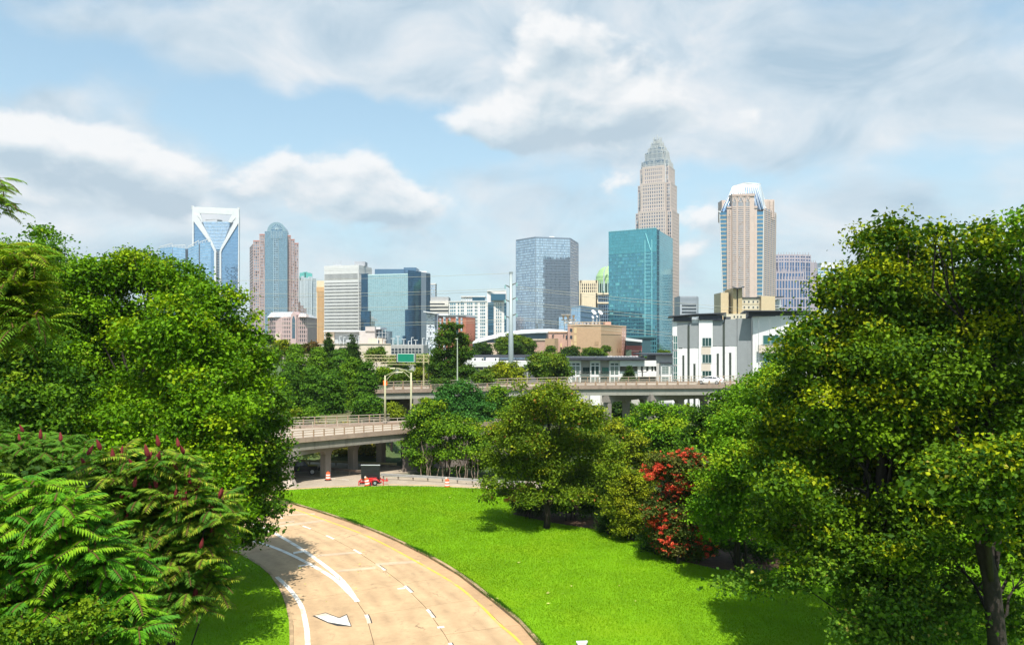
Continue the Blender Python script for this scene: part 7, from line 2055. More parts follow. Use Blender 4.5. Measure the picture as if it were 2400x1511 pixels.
def tree(name, label, cat, base, lobes, pal, leaf=.25, cover=1.25, seed=1, group=None, bark_m=None, trunk_r=.3, stems=1, nlimb=12, fork=.28, crown_name='crown', lean=(0, 0), leafm=None, zbase=0.0, **kw):
    r = random.Random(seed)
    e = empty(name, (base[0], base[1], zbase), label, cat, group)
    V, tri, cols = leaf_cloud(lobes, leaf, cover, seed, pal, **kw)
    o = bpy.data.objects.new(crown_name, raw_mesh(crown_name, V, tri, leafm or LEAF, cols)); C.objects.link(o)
    o.parent = e; o.matrix_parent_inverse = Matrix.Translation(e.location).inverted()
    L = np.array(lobes); top = float(L[:, 2].max()); cx_, cy_ = float(L[:, 0].mean()), float(L[:, 1].mean())
    tr_, lb = [], []
    for s in range(stems):
        bx, by = base[0] + (0 if stems == 1 else r.uniform(-.5, .5)), base[1] + (0 if stems == 1 else r.uniform(-.4, .4))
        tt = (base[0] + (cx_ - base[0]) * .6 + lean[0] + (0 if stems == 1 else r.uniform(-1, 1)), base[1] + (cy_ - base[1]) * .6 + lean[1], zbase + (top - zbase) * .86)
        pts = bend((bx, by, zbase - .3), tt, r, .02, 7)
        R0 = trunk_r * (1 if stems == 1 else r.uniform(.5, .8))
        tr_.append((pts, R0, R0 * .18))
        order = sorted(range(len(lobes)), key=lambda k: r.random())[:max(2, nlimb // stems)]
        for k in order:
            c = lobes[k]
            if c[1] < base[1] - .8 and stems == 1: continue      # boughs towards the viewer stay hidden in their leaves
            f = fork + r.uniform(0, .35)
            q = f * 7; i = min(int(q), 6); st = pts[i].lerp(pts[i + 1], q - i)
            if c[2] < st.z - 1: st = pts[1].lerp(pts[2], .5) if c[2] > pts[2].z - 4 else st
            rr_ = R0 * (1 - f) * r.uniform(.28, .45)
            bp = bend(st, (c[0], c[1], c[2]), r, .06, 5); lb.append((bp, rr_, rr_ * .2))
            for _ in range(3):
                dvec = Vector((r.gauss(0, 1), r.gauss(0, 1), r.gauss(.3, .7))).normalized() * c[3] * .85
                lb.append((bend(bp[3], Vector(c[:3]) + dvec, r, .07, 3), rr_ * .4, rr_ * .08))
    woody(tr_, lb, bark_m or bark, e)
    return e


def plobes(Y, blobs, seed=0, spread=.0):
    r = random.Random(seed)
    out = []
    for q in blobs:
        dy = q[3] if len(q) > 3 else r.uniform(-spread, spread)
        yy = Y + dy
        x, y, z = at(q[0], q[1], yy)
        out.append((x, y, z, q[2] * yy / F))
    return out


def auto_lobes(c, rx, rz, n, seed, flat=.0):
    r = random.Random(seed); out = [(c[0], c[1], c[2], min(rx, rz) * .62)]
    for k in range(n):
        g_ = 2.39996 * k; zf = 1 - (k + .5) / n * 1.55
        rad = math.sqrt(max(0, 1 - zf * zf))
        q = r.uniform(.52, .70)
        out.append((c[0] + rx * q * rad * math.cos(g_), c[1] + rx * q * rad * math.sin(g_), c[2] + rz * q * zf, rx * r.uniform(.34, .50)))
    return out


MAPLE_L = ((.050, .135, .004), (.165, .320, .004), (.31, .41, .006), (.20, .28, .02), .05)
MAPLE_L2 = ((.030, .085, .007), (.105, .215, .008), (.21, .30, .010))
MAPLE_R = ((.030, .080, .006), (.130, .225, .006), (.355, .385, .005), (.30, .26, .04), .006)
MAPLE_R2 = ((.038, .100, .010), (.130, .235, .014), (.25, .31, .02), (.34, .28, .06), .015)
FRESH = ((.055, .150, .007), (.175, .335, .010), (.31, .41, .012))
CENTRE = ((.065, .120, .008), (.185, .270, .012), (.32, .33, .015), (.36, .14, .04), .018)
OLIVE = ((.080, .125, .008), (.235, .290, .010), (.37, .38, .014))
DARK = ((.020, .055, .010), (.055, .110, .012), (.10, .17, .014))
VINE = ((.032, .095, .010), (.110, .235, .012), (.20, .32, .012))
VINE2 = ((.050, .125, .008), (.160, .285, .010), (.29, .38, .010))
FAR = ((.042, .095, .010), (.115, .200, .014), (.21, .27, .015))

# ---- left mass
A = plobes(46, [(185, 650, 72), (262, 648, 78), (342, 650, 80), (420, 672, 76), (498, 720, 74, 0), (560, 790, 66, 2), (600, 850, 50, 3), (150, 745, 92), (265, 770, 110), (385, 790, 115), (490, 840, 100, -2), (570, 900, 74, 2),
              (110, 860, 100), (235, 900, 118), (365, 925, 120), (480, 965, 100, -5), (160, 1000, 105), (300, 1040, 115, -5), (420, 1065, 95, -6)], 5, 4.0)
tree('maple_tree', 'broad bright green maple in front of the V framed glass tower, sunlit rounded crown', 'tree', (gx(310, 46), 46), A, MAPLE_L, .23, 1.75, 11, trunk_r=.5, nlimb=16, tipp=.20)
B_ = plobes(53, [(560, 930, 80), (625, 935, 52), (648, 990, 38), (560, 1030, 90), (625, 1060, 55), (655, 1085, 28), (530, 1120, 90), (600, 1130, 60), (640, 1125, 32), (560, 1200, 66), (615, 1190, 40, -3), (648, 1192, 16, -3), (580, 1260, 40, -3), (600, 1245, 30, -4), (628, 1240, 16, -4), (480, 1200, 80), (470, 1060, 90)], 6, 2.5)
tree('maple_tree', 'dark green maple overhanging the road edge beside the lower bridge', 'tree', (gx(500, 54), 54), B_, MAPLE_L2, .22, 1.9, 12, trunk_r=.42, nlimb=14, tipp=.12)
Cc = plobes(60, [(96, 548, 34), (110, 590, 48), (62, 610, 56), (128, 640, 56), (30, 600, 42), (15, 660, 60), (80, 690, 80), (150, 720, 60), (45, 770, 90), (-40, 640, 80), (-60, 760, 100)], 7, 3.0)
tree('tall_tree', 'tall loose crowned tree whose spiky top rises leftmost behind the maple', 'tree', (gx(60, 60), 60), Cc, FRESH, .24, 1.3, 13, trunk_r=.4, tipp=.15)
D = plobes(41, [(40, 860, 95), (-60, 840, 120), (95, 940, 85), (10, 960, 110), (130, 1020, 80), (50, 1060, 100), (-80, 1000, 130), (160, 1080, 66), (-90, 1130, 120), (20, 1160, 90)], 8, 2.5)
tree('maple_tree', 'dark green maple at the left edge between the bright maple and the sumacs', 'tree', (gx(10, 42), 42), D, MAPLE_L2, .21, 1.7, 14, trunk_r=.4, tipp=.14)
# low growth below the left maples; hidden lobes added to shade the verge
tree('shrub', 'yellow green shrub at the foot of the dark maple by the road', 'shrub', (gx(380, 40), 40), plobes(39, [(540, 1080, 46), (530, 1140, 46), (565, 1185, 30), (440, 1270, 70), (490, 1330, 40), (390, 1330, 80), (520, 1270, 34), (470, 1120, 60), (430, 1080, 50), (500, 1160, 55), (440, 1180, 70), (520, 1220, 45), (390, 1150, 60), (480, 1240, 55), (350, 1200, 80)], 9, 1.0), MAPLE_L, .2, 1.25, 15, trunk_r=.12, stems=3, nlimb=6, tipp=.3)

# ---- right mass
E1 = plobes(37, [(2085, 555, 48), (2050, 610, 62), (2120, 610, 58), (1985, 670, 62), (2075, 680, 85), (2165, 660, 70), (1945, 700, 40), (1925, 765, 62), (2020, 780, 92), (2130, 770, 92), (1880, 790, 34), (1885, 840, 66), (1975, 870, 92), (2085, 870, 100),
              (1850, 935, 62), (1930, 970, 90), (2045, 985, 100), (2150, 960, 90), (1835, 1040, 66), (1920, 1080, 90), (2030, 1100, 95), (2140, 1080, 90), (1830, 1140, 66), (1920, 1190, 80), (2030, 1210, 80), (2130, 1190, 70),
              (1850, 1250, 62), (1930, 1290, 60), (2060, 1310, 55), (1800, 1000, 40, 4), (1790, 1090, 46, 4), (1870, 890, 40), (1800, 1210, 46, 3), (2085, 525, 30), (2040, 560, 40), (2130, 560, 40), (1950, 1340, 46), (2030, 1370, 52), (2110, 1350, 56), (2000, 1290, 70), (2140, 1270, 75), (2060, 1430, 44), (1880, 1320, 44), (2190, 1200, 70), (2190, 1060, 80), (2190, 900, 80)], 21, 3.0)
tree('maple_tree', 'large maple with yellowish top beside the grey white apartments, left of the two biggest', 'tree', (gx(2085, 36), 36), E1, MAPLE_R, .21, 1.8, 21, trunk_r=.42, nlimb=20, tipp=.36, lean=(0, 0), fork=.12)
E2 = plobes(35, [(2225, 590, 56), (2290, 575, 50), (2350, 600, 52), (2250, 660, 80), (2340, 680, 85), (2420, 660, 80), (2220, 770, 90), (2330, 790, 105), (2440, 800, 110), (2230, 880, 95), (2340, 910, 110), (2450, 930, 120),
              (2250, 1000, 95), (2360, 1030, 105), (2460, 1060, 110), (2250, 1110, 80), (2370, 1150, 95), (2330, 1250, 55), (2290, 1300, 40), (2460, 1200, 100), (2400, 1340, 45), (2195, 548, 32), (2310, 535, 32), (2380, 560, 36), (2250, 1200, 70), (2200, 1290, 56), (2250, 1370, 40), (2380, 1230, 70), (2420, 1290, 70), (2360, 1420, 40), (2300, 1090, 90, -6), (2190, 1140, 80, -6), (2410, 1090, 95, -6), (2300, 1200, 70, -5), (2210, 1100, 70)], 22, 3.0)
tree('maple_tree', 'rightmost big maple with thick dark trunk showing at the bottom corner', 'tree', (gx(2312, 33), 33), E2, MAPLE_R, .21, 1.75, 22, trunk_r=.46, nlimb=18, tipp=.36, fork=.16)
E3 = plobes(30, [(2395, 520, 20), (2420, 560, 34), (2440, 620, 45), (2400, 505, 10)], 23, .5)
tree('small_tree', 'sprig of a paler tree poking in at the right edge above the maples', 'tree', (gx(2460, 30), 30), E3, FRESH, .2, .8, 23, trunk_r=.14, nlimb=4)
Elow = plobes(36, [(2085, 1420, 56, -2), (2045, 1490, 50, -2), (2150, 1480, 56, -2), (2250, 1440, 46, -2), (2000, 1470, 40, -1), (2110, 1540, 60, -2), (2300, 1420, 50), (2380, 1460, 60), (2220, 1480, 50), (2060, 1330, 50), (2120, 1310, 55), (1985, 1350, 42), (1930, 1335, 38), (2060, 1400, 50), (2150, 1370, 44), (1760, 1345, 26), (1725, 1368, 22), (1800, 1372, 28), (1855, 1362, 36), (2200, 1430, 46), (2120, 1460, 50), (1700, 1372, 14), (2260, 1370, 34), (1980, 1410, 24)], 24, 1.5)
tree('maple_sapling', 'low spreading young maple branches hanging over the bright lawn below the big maples', 'tree', (gx(2150, 36.5), 36.5), Elow, MAPLE_R2, .19, 1.6, 24, trunk_r=.18, nlimb=13, tipp=.1, fork=.10, lean=(-1.5, 0))
F_ = plobes(52, [(1800, 905, 52), (1760, 955, 58), (1835, 950, 60), (1715, 1000, 52), (1790, 1030, 78), (1680, 1050, 42), (1735, 1090, 72), (1660, 1120, 40), (1700, 1160, 66), (1790, 1140, 80), (1650, 1190, 38), (1720, 1230, 60), (1790, 1230, 60), (1672, 1245, 34)], 25, 2.5)
tree('crape_tree', 'fresh green round tree between the red flowering shrub and the big maples', 'tree', (gx(1735, 54), 54), F_, FRESH, .205, 1.75, 25, trunk_r=.22, stems=3, nlimb=15, tipp=.22)
G_ = plobes(78, [(1800, 880, 34), (1760, 930, 40), (1690, 950, 40), (1650, 990, 40), (1720, 980, 46), (1620, 1030, 36), (1670, 1040, 46), (1600, 1070, 36), (1840, 850, 40)], 26, 2)
tree('broad_tree', 'dark green tree rising in front of the viaduct beside the grey white apartments', 'tree', (gx(1690, 79), 79), G_, MAPLE_L2, .3, 1.9, 26, trunk_r=.25, nlimb=8)
G2 = plobes(90, [(1530, 960, 32), (1570, 985, 36), (1490, 990, 30), (1540, 1020, 40), (1600, 1020, 36), (1480, 1040, 34), (1560, 1060, 44), (1610, 1070, 36), (1510, 1080, 40)], 27, 2)
tree('broad_tree', 'mid green spreading tree below the viaduct piers, behind the red flowering shrub', 'tree', (gx(1545, 91), 91), G2, FRESH, .3, 1.9, 27, trunk_r=.22, nlimb=7)
G3 = plobes(82, [(1440, 1010, 32), (1480, 1040, 30), (1410, 1050, 30), (1460, 1075, 38), (1520, 1090, 36), (1420, 1100, 34), (1570, 1100, 34), (1490, 1120, 40), (1440, 1140, 36)], 28, 1.5)
tree('broad_tree', 'yellow green tree between the central lawn tree and the red flowering shrub', 'tree', (gx(1470, 83), 83), G3, OLIVE, .27, 1.9, 28, trunk_r=.2, nlimb=7, tipp=.3)

# ---- central tree on the lawn
Ct = plobes(67, [(1285, 925, 34), (1235, 940, 34), (1330, 930, 32), (1265, 970, 50), (1345, 975, 44), (1200, 985, 36), (1390, 985, 34), (1165, 1020, 34), (1225, 1040, 52), (1310, 1045, 56), (1390, 1050, 46), (1440, 1060, 28), (1150, 1070, 32), (1200, 1095, 44), (1280, 1110, 50), (1360, 1110, 46), (1430, 1110, 34),
              (1150, 1130, 24), (1185, 1150, 26), (1140, 1165, 13), (1245, 1160, 34), (1330, 1165, 34), (1400, 1165, 36), (1215, 905, 12), (1310, 905, 12)], 31, 3.2)
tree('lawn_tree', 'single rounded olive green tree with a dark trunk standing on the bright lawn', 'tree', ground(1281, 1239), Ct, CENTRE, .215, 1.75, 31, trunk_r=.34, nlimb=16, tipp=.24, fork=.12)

# ---- flowering shrubs and bushes along the lawn
def shrub(label, px, py, blobs, pal, leaf=.17, cover=1.8, seed=40, name='shrub', stems=4, Yq=None, **kw):
    b0 = ground(px, py)
    return tree(name, label, 'shrub', b0, plobes(b0[1] + .6, blobs, seed, .9), pal, leaf, cover, seed, trunk_r=.10, stems=stems, nlimb=8, clr=.25, **kw)
CRAPE = ((.040, .075, .014), (.10, .13, .02), (.16, .14, .03), (.30, .05, .02), .10)
e = shrub('crape myrtle covered in bright red flowers beside the yellow green bush', 1590, 1322, [(1560, 1090, 34), (1610, 1085, 36), (1640, 1110, 30), (1540, 1110, 24), (1590, 1130, 44), (1640, 1160, 34), (1570, 1185, 44), (1620, 1210, 40), (1550, 1235, 40), (1600, 1260, 44), (1560, 1280, 34), (1640, 1270, 34), (1575, 1298, 26), (1620, 1300, 28), (1530, 1200, 26), (1660, 1220, 26)], CRAPE, .18, 2.3, 41, 'flowering_shrub')
# flower heads
fl = plobes(57.8, [(1538, 1094, 16), (1572, 1078, 16), (1608, 1066, 14), (1640, 1082, 16), (1522, 1100, 10), (1590, 1085, 10), (1625, 1110, 18), (1655, 1115, 16), (1600, 1125, 20), (1640, 1132, 18), (1572, 1135, 14), (1556, 1148, 10), (1560, 1180, 12), (1585, 1176, 12), (1545, 1205, 14), (1538, 1215, 12), (1610, 1170, 10), (1630, 1190, 12), (1612, 1235, 14), (1632, 1245, 14), (1600, 1262, 10), (1570, 1235, 8), (1650, 1225, 8), (1548, 1250, 8), (1575, 1105, 12), (1600, 1150, 10), (1600, 1205, 12), (1560, 1265, 10), (1640, 1275, 8), (1585, 1215, 10), (1655, 1160, 9), (1525, 1190, 8)], 43, 1.0)
rb_ = random.Random(3); fl = [(x + rb_.gauss(0, .45), y - 1.0 + rb_.gauss(0, .3), z + rb_.gauss(0, .36), rb_.uniform(.07, .15)) for x, y, z, r_ in fl + fl for _ in range(max(3, int(r_ * 30)))]
V, tri, cols = leaf_cloud(fl, .115, 1.5, 44, ((.50, .035, .022), (.78, .12, .06), (.66, .04, .09), (.75, .20, .07), .3), clr=.07, per=8, jit=1.2, tipp=.25, fold=.1, sub=0)
o = bpy.data.objects.new('blossom', raw_mesh('blossom', V, tri, LEAF, cols)); C.objects.link(o); o.parent = e; o.matrix_parent_inverse = Matrix.Translation(e.location).inverted(); o['kind'] = 'stuff'
shrub('yellow green bush left of the red flowering shrub, dark at its foot', 1480, 1268, [(1480, 1110, 22), (1455, 1140, 30), (1510, 1130, 28), (1480, 1165, 38), (1440, 1190, 32), (1520, 1170, 28), (1500, 1205, 40), (1455, 1225, 36), (1510, 1235, 32), (1475, 1245, 30)], OLIVE, .175, 1.9, 45, tipp=.35)
e = shrub('bush with pale orange pink flowers just left of the lawn tree trunk', 1240, 1216, [(1235, 1155, 26), (1210, 1175, 22), (1262, 1170, 26), (1225, 1192, 24), (1262, 1196, 22)], ((.04, .07, .02), (.13, .14, .06), (.30, .24, .14)), .13, 1.3, 46, 'flowering_shrub')
fl = plobes(70.4, [(1208, 1150, 9), (1222, 1142, 9), (1204, 1165, 8), (1232, 1138, 7), (1187, 1168, 5), (1198, 1158, 6)], 47, .4)
V, tri, cols = leaf_cloud([(x, y - .6, z, r_) for x, y, z, r_ in fl], .1, 1.8, 48, ((.70, .22, .12), (.75, .30, .20), (.70, .10, .08)), clr=.10, per=8, jit=1.2, sub=0)
o = bpy.data.objects.new('blossom', raw_mesh('blossom', V, tri, LEAF, cols)); C.objects.link(o); o.parent = e; o.matrix_parent_inverse = Matrix.Translation(e.location).inverted(); o['kind'] = 'stuff'
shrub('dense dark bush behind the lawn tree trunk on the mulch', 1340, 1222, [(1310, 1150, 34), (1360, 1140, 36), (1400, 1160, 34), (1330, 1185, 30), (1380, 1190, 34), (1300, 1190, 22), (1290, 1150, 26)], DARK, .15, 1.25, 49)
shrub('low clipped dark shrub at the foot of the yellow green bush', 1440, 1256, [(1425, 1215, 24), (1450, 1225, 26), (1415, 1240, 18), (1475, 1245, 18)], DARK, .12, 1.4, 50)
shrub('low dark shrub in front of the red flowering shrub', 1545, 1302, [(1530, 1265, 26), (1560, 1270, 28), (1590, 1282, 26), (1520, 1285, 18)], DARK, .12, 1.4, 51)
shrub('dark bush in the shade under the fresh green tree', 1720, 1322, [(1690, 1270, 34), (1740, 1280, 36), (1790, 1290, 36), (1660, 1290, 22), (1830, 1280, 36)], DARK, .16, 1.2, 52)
shrub('round olive bush behind the lawn tree, right of the pale flowered bush', 1410, 1205, [(1420, 1110, 30), (1450, 1130, 28), (1400, 1140, 30), (1440, 1165, 30)], CENTRE, .17, 1.2, 53)

# ---- vine covered trees behind the lawn
Vn = plobes(94, [(985, 985, 34), (1010, 960, 30), (975, 1030, 30), (1015, 1020, 40), (1060, 1000, 38), (1100, 1010, 34), (985, 1075, 26), (1040, 1060, 36), (1090, 1060, 36), (1130, 1040, 30), (965, 1060, 18), (1000, 1100, 16), (1120, 1090, 24), (1150, 1080, 26), (1075, 1100, 12)], 61, 1.6)
e = tree('vine_covered_trees', 'vine draped clump of trees with bare hanging stems behind the guardrail', 'tree', (gx(1050, 95), 95), Vn, VINE2, .29, 2.1, 61, trunk_r=.2, stems=5, nlimb=14, outw=1.0, up=.35, jit=.4, thick=.07, tipp=.22, bark_m=bark_p, sub=10)
m_ = MB(); rr = random.Random(5)
for k in range(16):
    px = rr.uniform(985, 1125); x, y = gx(px, 92.4), 92.4
    p = bend((x, y, -.2), (x + rr.uniform(-.6, .6), y + .5, rr.uniform(3.2, 5)), rr, .05, 5); m_.tube(p, [.06, .06, .05, .05, .04, .03], 5)
    for _ in range(3): m_.tube(bend(p[rr.randint(2, 4)], (x + rr.uniform(-1, 1), y + .3, rr.uniform(1, 4)), rr, .1, 3), [.03, .025, .02, .012], 4)
m_.build('hanging_stems', bark_p, e, kind='stuff')
T2 = plobes(108, [(1080, 905, 22), (1050, 930, 30), (1100, 930, 30), (1030, 965, 32), (1080, 965, 38), (1125, 960, 32), (1140, 990, 28), (1010, 990, 26)], 62, 1.5)
tree('broad_tree', 'upright fresh green tree rising between the two bridges', 'tree', (gx(1080, 109), 109), T2, ((.03, .11, .02), (.065, .19, .03), (.12, .25, .03)), .32, 2.0, 62, trunk_r=.25, nlimb=8, tipp=.2)

tree('broad_tree', 'bushy tree filling the gap between the vine clump and the lawn tree, under the viaduct', 'tree', (gx(1165, 112), 112), plobes(112, [(1165, 925, 26), (1140, 950, 30), (1190, 950, 30), (1160, 985, 36), (1205, 985, 32), (1130, 1000, 30), (1180, 1020, 34)], 63, 1.5), VINE, .32, 2.0, 63, trunk_r=.2, nlimb=6)
tree('broad_tree', 'dull green tree directly behind the lawn tree crown', 'tree', (gx(1250, 92), 92), plobes(92, [(1210, 970, 36), (1270, 960, 40), (1330, 970, 38), (1200, 1030, 38), (1270, 1030, 44), (1340, 1040, 40), (1390, 1010, 34), (1210, 1090, 34), (1300, 1090, 40), (1370, 1100, 36)], 64, 1.5), MAPLE_L2, .28, 1.9, 64, trunk_r=.2, nlimb=6)

# ---- vine clad columns on the bank behind the lower bridge
kz = 6.0
def vine(label, px0, px1, ptop, pbot, Yq, pal=VINE, seed=70, name='vine_clad_tree', dome=False):
    cx_ = (px0 + px1) / 2; rpx = (px1 - px0) / 2 * (1 if dome else .80); r = random.Random(seed); bl = []
    if dome:
        for (dx, dy, k) in ((0, .45, .62), (-.45, .65, .5), (.45, .62, .5), (-.55, 1.1, .48), (.55, 1.1, .48), (0, 1.0, .62), (-.35, 1.5, .5), (.35, 1.5, .5)): bl.append((cx_ + dx * rpx, ptop + dy * rpx, k * rpx, r.uniform(-1, 1)))
    else:
        y = ptop + rpx * .55; k = .58
        while y < pbot:
            bl.append((cx_ + r.uniform(-.2, .2) * rpx, y, rpx * k, r.uniform(-.6, .6)))
            if k > .7: bl.append((cx_ + r.choice((-.45, .45)) * rpx, y + rpx * .3, rpx * .6, r.uniform(-1, .2)))
            y += rpx * .62; k = min(.98, k + .2)
    return tree(name, label, 'tree', (gx(cx_, Yq), Yq), plobes(Yq, bl, seed, 0), pal, .31, 2.1, seed, 'vine clad trees on the bank', trunk_r=.2, nlimb=4, outw=1.1, up=.3, jit=.38, thick=.06, clr=.30, tipp=.22, sub=0, zbase=bank(gx(cx_, Yq), Yq) - .3)
vs = [(650, 708, 850, 985, 116, VINE, 'leftmost, half hidden by the dark maple'), (668, 726, 806, 960, 124, VINE2, 'below the yellow tinged tree left of the cedars'), (704, 756, 856, 985, 116, VINE, 'tall, second row front, left of the paired columns'), (716, 776, 812, 930, 128, VINE2, 'under the left pointed cedar'),
      (748, 782, 868, 985, 114, VINE, 'slim left one of the paired columns'), (776, 806, 872, 985, 114.5, VINE, 'slim right one of the paired columns'), (764, 836, 818, 930, 128, VINE, 'broad, between the two pointed cedars'), (796, 856, 838, 960, 122, VINE2, 'pointed and sunlit, in front of the right cedar'), (828, 886, 846, 950, 121, VINE, 'next to the further lamp post')]
for k, (a, c, t, b2, Yq, pal, wh_) in enumerate(vs): vine('vine clad tree on the bank, ' + wh_, a, c, t, b2, Yq, pal, 70 + k)
vine('round vine covered mound behind the lower bridge railing beside the lamp post', 828, 897, 926, 990, 111, VINE, 85, 'vine_mound', True)
vine('yellow topped vine mound against the viaduct abutment', 892, 944, 944, 990, 113, OLIVE, 86, 'vine_mound', True)
vine('low light green bush mound left behind the lower bridge railing', 672, 712, 958, 992, 109, OLIVE, 87, 'vine_mound', True)
vine('low dark green bush mound beside the light one behind the railing', 700, 745, 956, 992, 110, VINE2, 88, 'vine_mound', True)
# weeds on the slope seen through the bridge arches
V, tri, cols = leaf_cloud([(gx(px, 107 + k % 3), 107 + k % 3 * 1.6, 1.2 + (k % 3) * 1.3, 1.5) for k, px in enumerate(range(660, 880, 12))], .3, 1.1, 90, ((.12, .14, .02), (.26, .22, .03), (.34, .26, .03)), clr=.5, tipp=.4)
o = bpy.data.objects.new('weeds', raw_mesh('weeds', V, tri, LEAF, cols)); C.objects.link(o); o['kind'] = 'stuff'

# ---- cedars
def cedar(label, cx_, top, bot, wpx, Yq, seed, pal=DARK, zb=0):
    bl = []; r = random.Random(seed); n = 13
    for k in range(n):
        f = (k + .6) / n; wr = wpx / 2 * f ** .85
        bl.append((cx_ + r.uniform(-.15, .15) * wr, top + (bot - top) * f, max(3, wr * .62), 0))
        if k > 2:
            for s_ in (-1, 1): bl.append((cx_ + s_ * wr * r.uniform(.45, .75), top + (bot - top) * (f + .03), wr * .42, r.uniform(-1, 1)))
    return tree('cedar_tree', label, 'tree', (gx(cx_, Yq), Yq), plobes(Yq, bl, seed, 0), pal, .24, 1.4, seed, 'dark pointed evergreens', trunk_r=.2, nlimb=6, per=8, clr=.3, tipp=.06, zbase=zb)
cedar('dark pointed cedar in front of the tan striped tower base, the left of two', 770, 779, 848, 40, 150, 91, zb=bank(-30, 150))
cedar('dark pointed cedar before the grey panels of the parking deck, the right of two', 826, 783, 860, 52, 148, 92, zb=bank(-30, 148))
cedar('small dark pine before the low white apartments above the viaduct rail', 1474, 858, 905, 46, 160, 93)

# ---- tall tree by the straight pole
Tl = plobes(152, [(1058, 772, 18), (1045, 795, 26), (1078, 800, 24), (1035, 830, 24), (1065, 835, 32), (1092, 830, 20), (1050, 870, 34), (1085, 870, 26), (1020, 860, 22), (1030, 900, 26), (1070, 905, 32), (1075, 765, 10), (1040, 765, 8)], 95, 1.5)
tree('tall_tree', 'tall dark green tree standing before the orange brick block, beside the straight pole', 'tree', (gx(1055, 153), 153), Tl, ((.03, .080, .008), (.075, .150, .010), (.14, .20, .012)), .40, 2.1, 95, trunk_r=.3, nlimb=8, tipp=.15)

# ---- further trees: each built once, alike ones copied with their own turn and size
def far_tree(label, px0, px1, ptop, pbot, Yq, pal=FAR, seed=100, n=9, leaf=.34, name='broad_tree', group='trees around the viaduct', cover=1.9, z0=0):
    cx_ = (px0 + px1) / 2; rx = (px1 - px0) / 2 * Yq / F; zt_, zb_ = gz(ptop, Yq), gz(pbot, Yq)
    rz = (zt_ - zb_) / 2
    lb = auto_lobes((gx(cx_, Yq), Yq, (zt_ + zb_) / 2), rx * .92, rz * .85, n, seed)
    if rz > rx * 1.3: lb += [(x, y, z - rz * .5, r_) for x, y, z, r_ in lb[2:6]]
    return tree(name, label, 'tree', (gx(cx_, Yq), Yq), lb, pal, leaf, cover, seed, group, trunk_r=.22, nlimb=6, zbase=z0)
fts = [(1222, 1352, 820, 915, 150, FAR, 'wide round tree standing right of the power pole above the viaduct'), (1140, 1240, 850, 915, 146, OLIVE, 'light green tree wrapped round the foot of the power pole'), (1148, 1268, 786, 850, 262, FAR, 'large round tree behind the power pole, before the arena'),
       (1104, 1160, 800, 846, 258, DARK, 'dark round tree below the left end of the arena roof'), (1310, 1362, 810, 850, 268, DARK, 'small dark round tree before the tan brick hall garage'), (1358, 1424, 817, 850, 266, FAR, 'low round tree before the shaded side of the brick hall'),
       (1255, 1325, 838, 880, 250, FAR, 'tree filling the gap left of the low white apartments'), (880, 930, 848, 925, 156, VINE2, 'tree under the left part of the sign gantry'), (922, 975, 858, 925, 158, FAR, 'tree below the blank green sign'), (960, 1020, 846, 925, 160, OLIVE, 'tree behind the gantry posts'),
       (852, 912, 809, 862, 190, FAR, 'bushy tree right of the second cedar under the deck lights'), (905, 960, 826, 880, 200, FAR, 'tree behind the left end of the gantry truss'), (960, 1020, 826, 880, 205, VINE2, 'tree between the parking deck end and the tall dark tree'), (640, 680, 785, 850, 165, OLIVE, 'yellow tinged tree below the gabled pink building'),
       (676, 716, 800, 850, 175, FAR, 'small tree left of the reddish one below the gabled building'), (706, 752, 794, 850, 170, ((.06, .06, .02), (.13, .11, .03), (.26, .12, .04)), 'reddish brown tinged tree left of the first cedar'), (790, 815, 815, 850, 172, FAR, 'small tree between the two cedars'),
       (600, 660, 800, 870, 150, FAR, 'tree just right of the bright maple below the arched skyscraper'), (1104, 1160, 862, 915, 142, FAR, 'green tree just right of the straight pole on the viaduct'), (1010, 1060, 880, 935, 141, DARK, 'dark shrubby tree behind the viaduct rail at the foot of the tall tree'),
       (1400, 1500, 925, 1010, 150, DARK, 'dark tree seen under the viaduct between its piers'), (1560, 1640, 940, 1010, 145, VINE2, 'tree under the viaduct before the grey white apartments'), (1180, 1240, 930, 1010, 140, DARK, 'dark tree under the viaduct left of the lawn tree')]
for k, (a, c, t, b2, Yq, pal, lab) in enumerate(fts):
    far_tree(lab, a, c, t, b2, Yq, pal, 100 + k, leaf=.41 if Yq < 170 else .48)
# far street trees, copies of three of them
allt = [o for o in bpy.data.objects if o.parent is None and o.name.startswith('broad_tree')]
protos = [o for o in allt if o['label'].startswith(('tree below the blank', 'tree behind the left end', 'small tree between'))]
for p in protos: ALLCH[p.name] = list(p.children); [ALLCH.setdefault(ch.name, []) for ch in p.children]
spots = [(560, 330, 'before the arched skyscraper foot'), (612, 300, 'left of the gabled pink building'), (735, 310, 'below the tan striped tower'), (1020, 300, 'below the slate wing of the brick block'), (1110, 320, 'between the brick block and the arena'), (1290, 290, 'before the brick hall garage'),
         (1520, 300, 'behind the low white apartments'), (1555, 320, 'left of the grey white apartments, far behind'), (1900, 300, 'behind the big maples'), (2050, 330, 'far behind the big maples'), (430, 340, 'below the faceted glass block'), (1420, 310, 'below the domed tower'),
         (330, 180, 'first behind the bright maple'), (390, 205, 'second behind the bright maple'), (450, 190, 'third behind the bright maple'), (510, 215, 'fourth behind the bright maple'), (570, 185, 'fifth behind the bright maple'), (280, 240, 'deep behind the bright maple'), (470, 260, 'deep behind the faceted block side of the bright maple'), (540, 270, 'deep behind the right edge of the bright maple'), (620, 230, 'deep behind the overhanging dark maple'), (360, 280, 'far back over the motorway'), (1700, 240, 'behind the grey white apartments'), (1850, 230, 'behind the right end of the grey white apartments')]
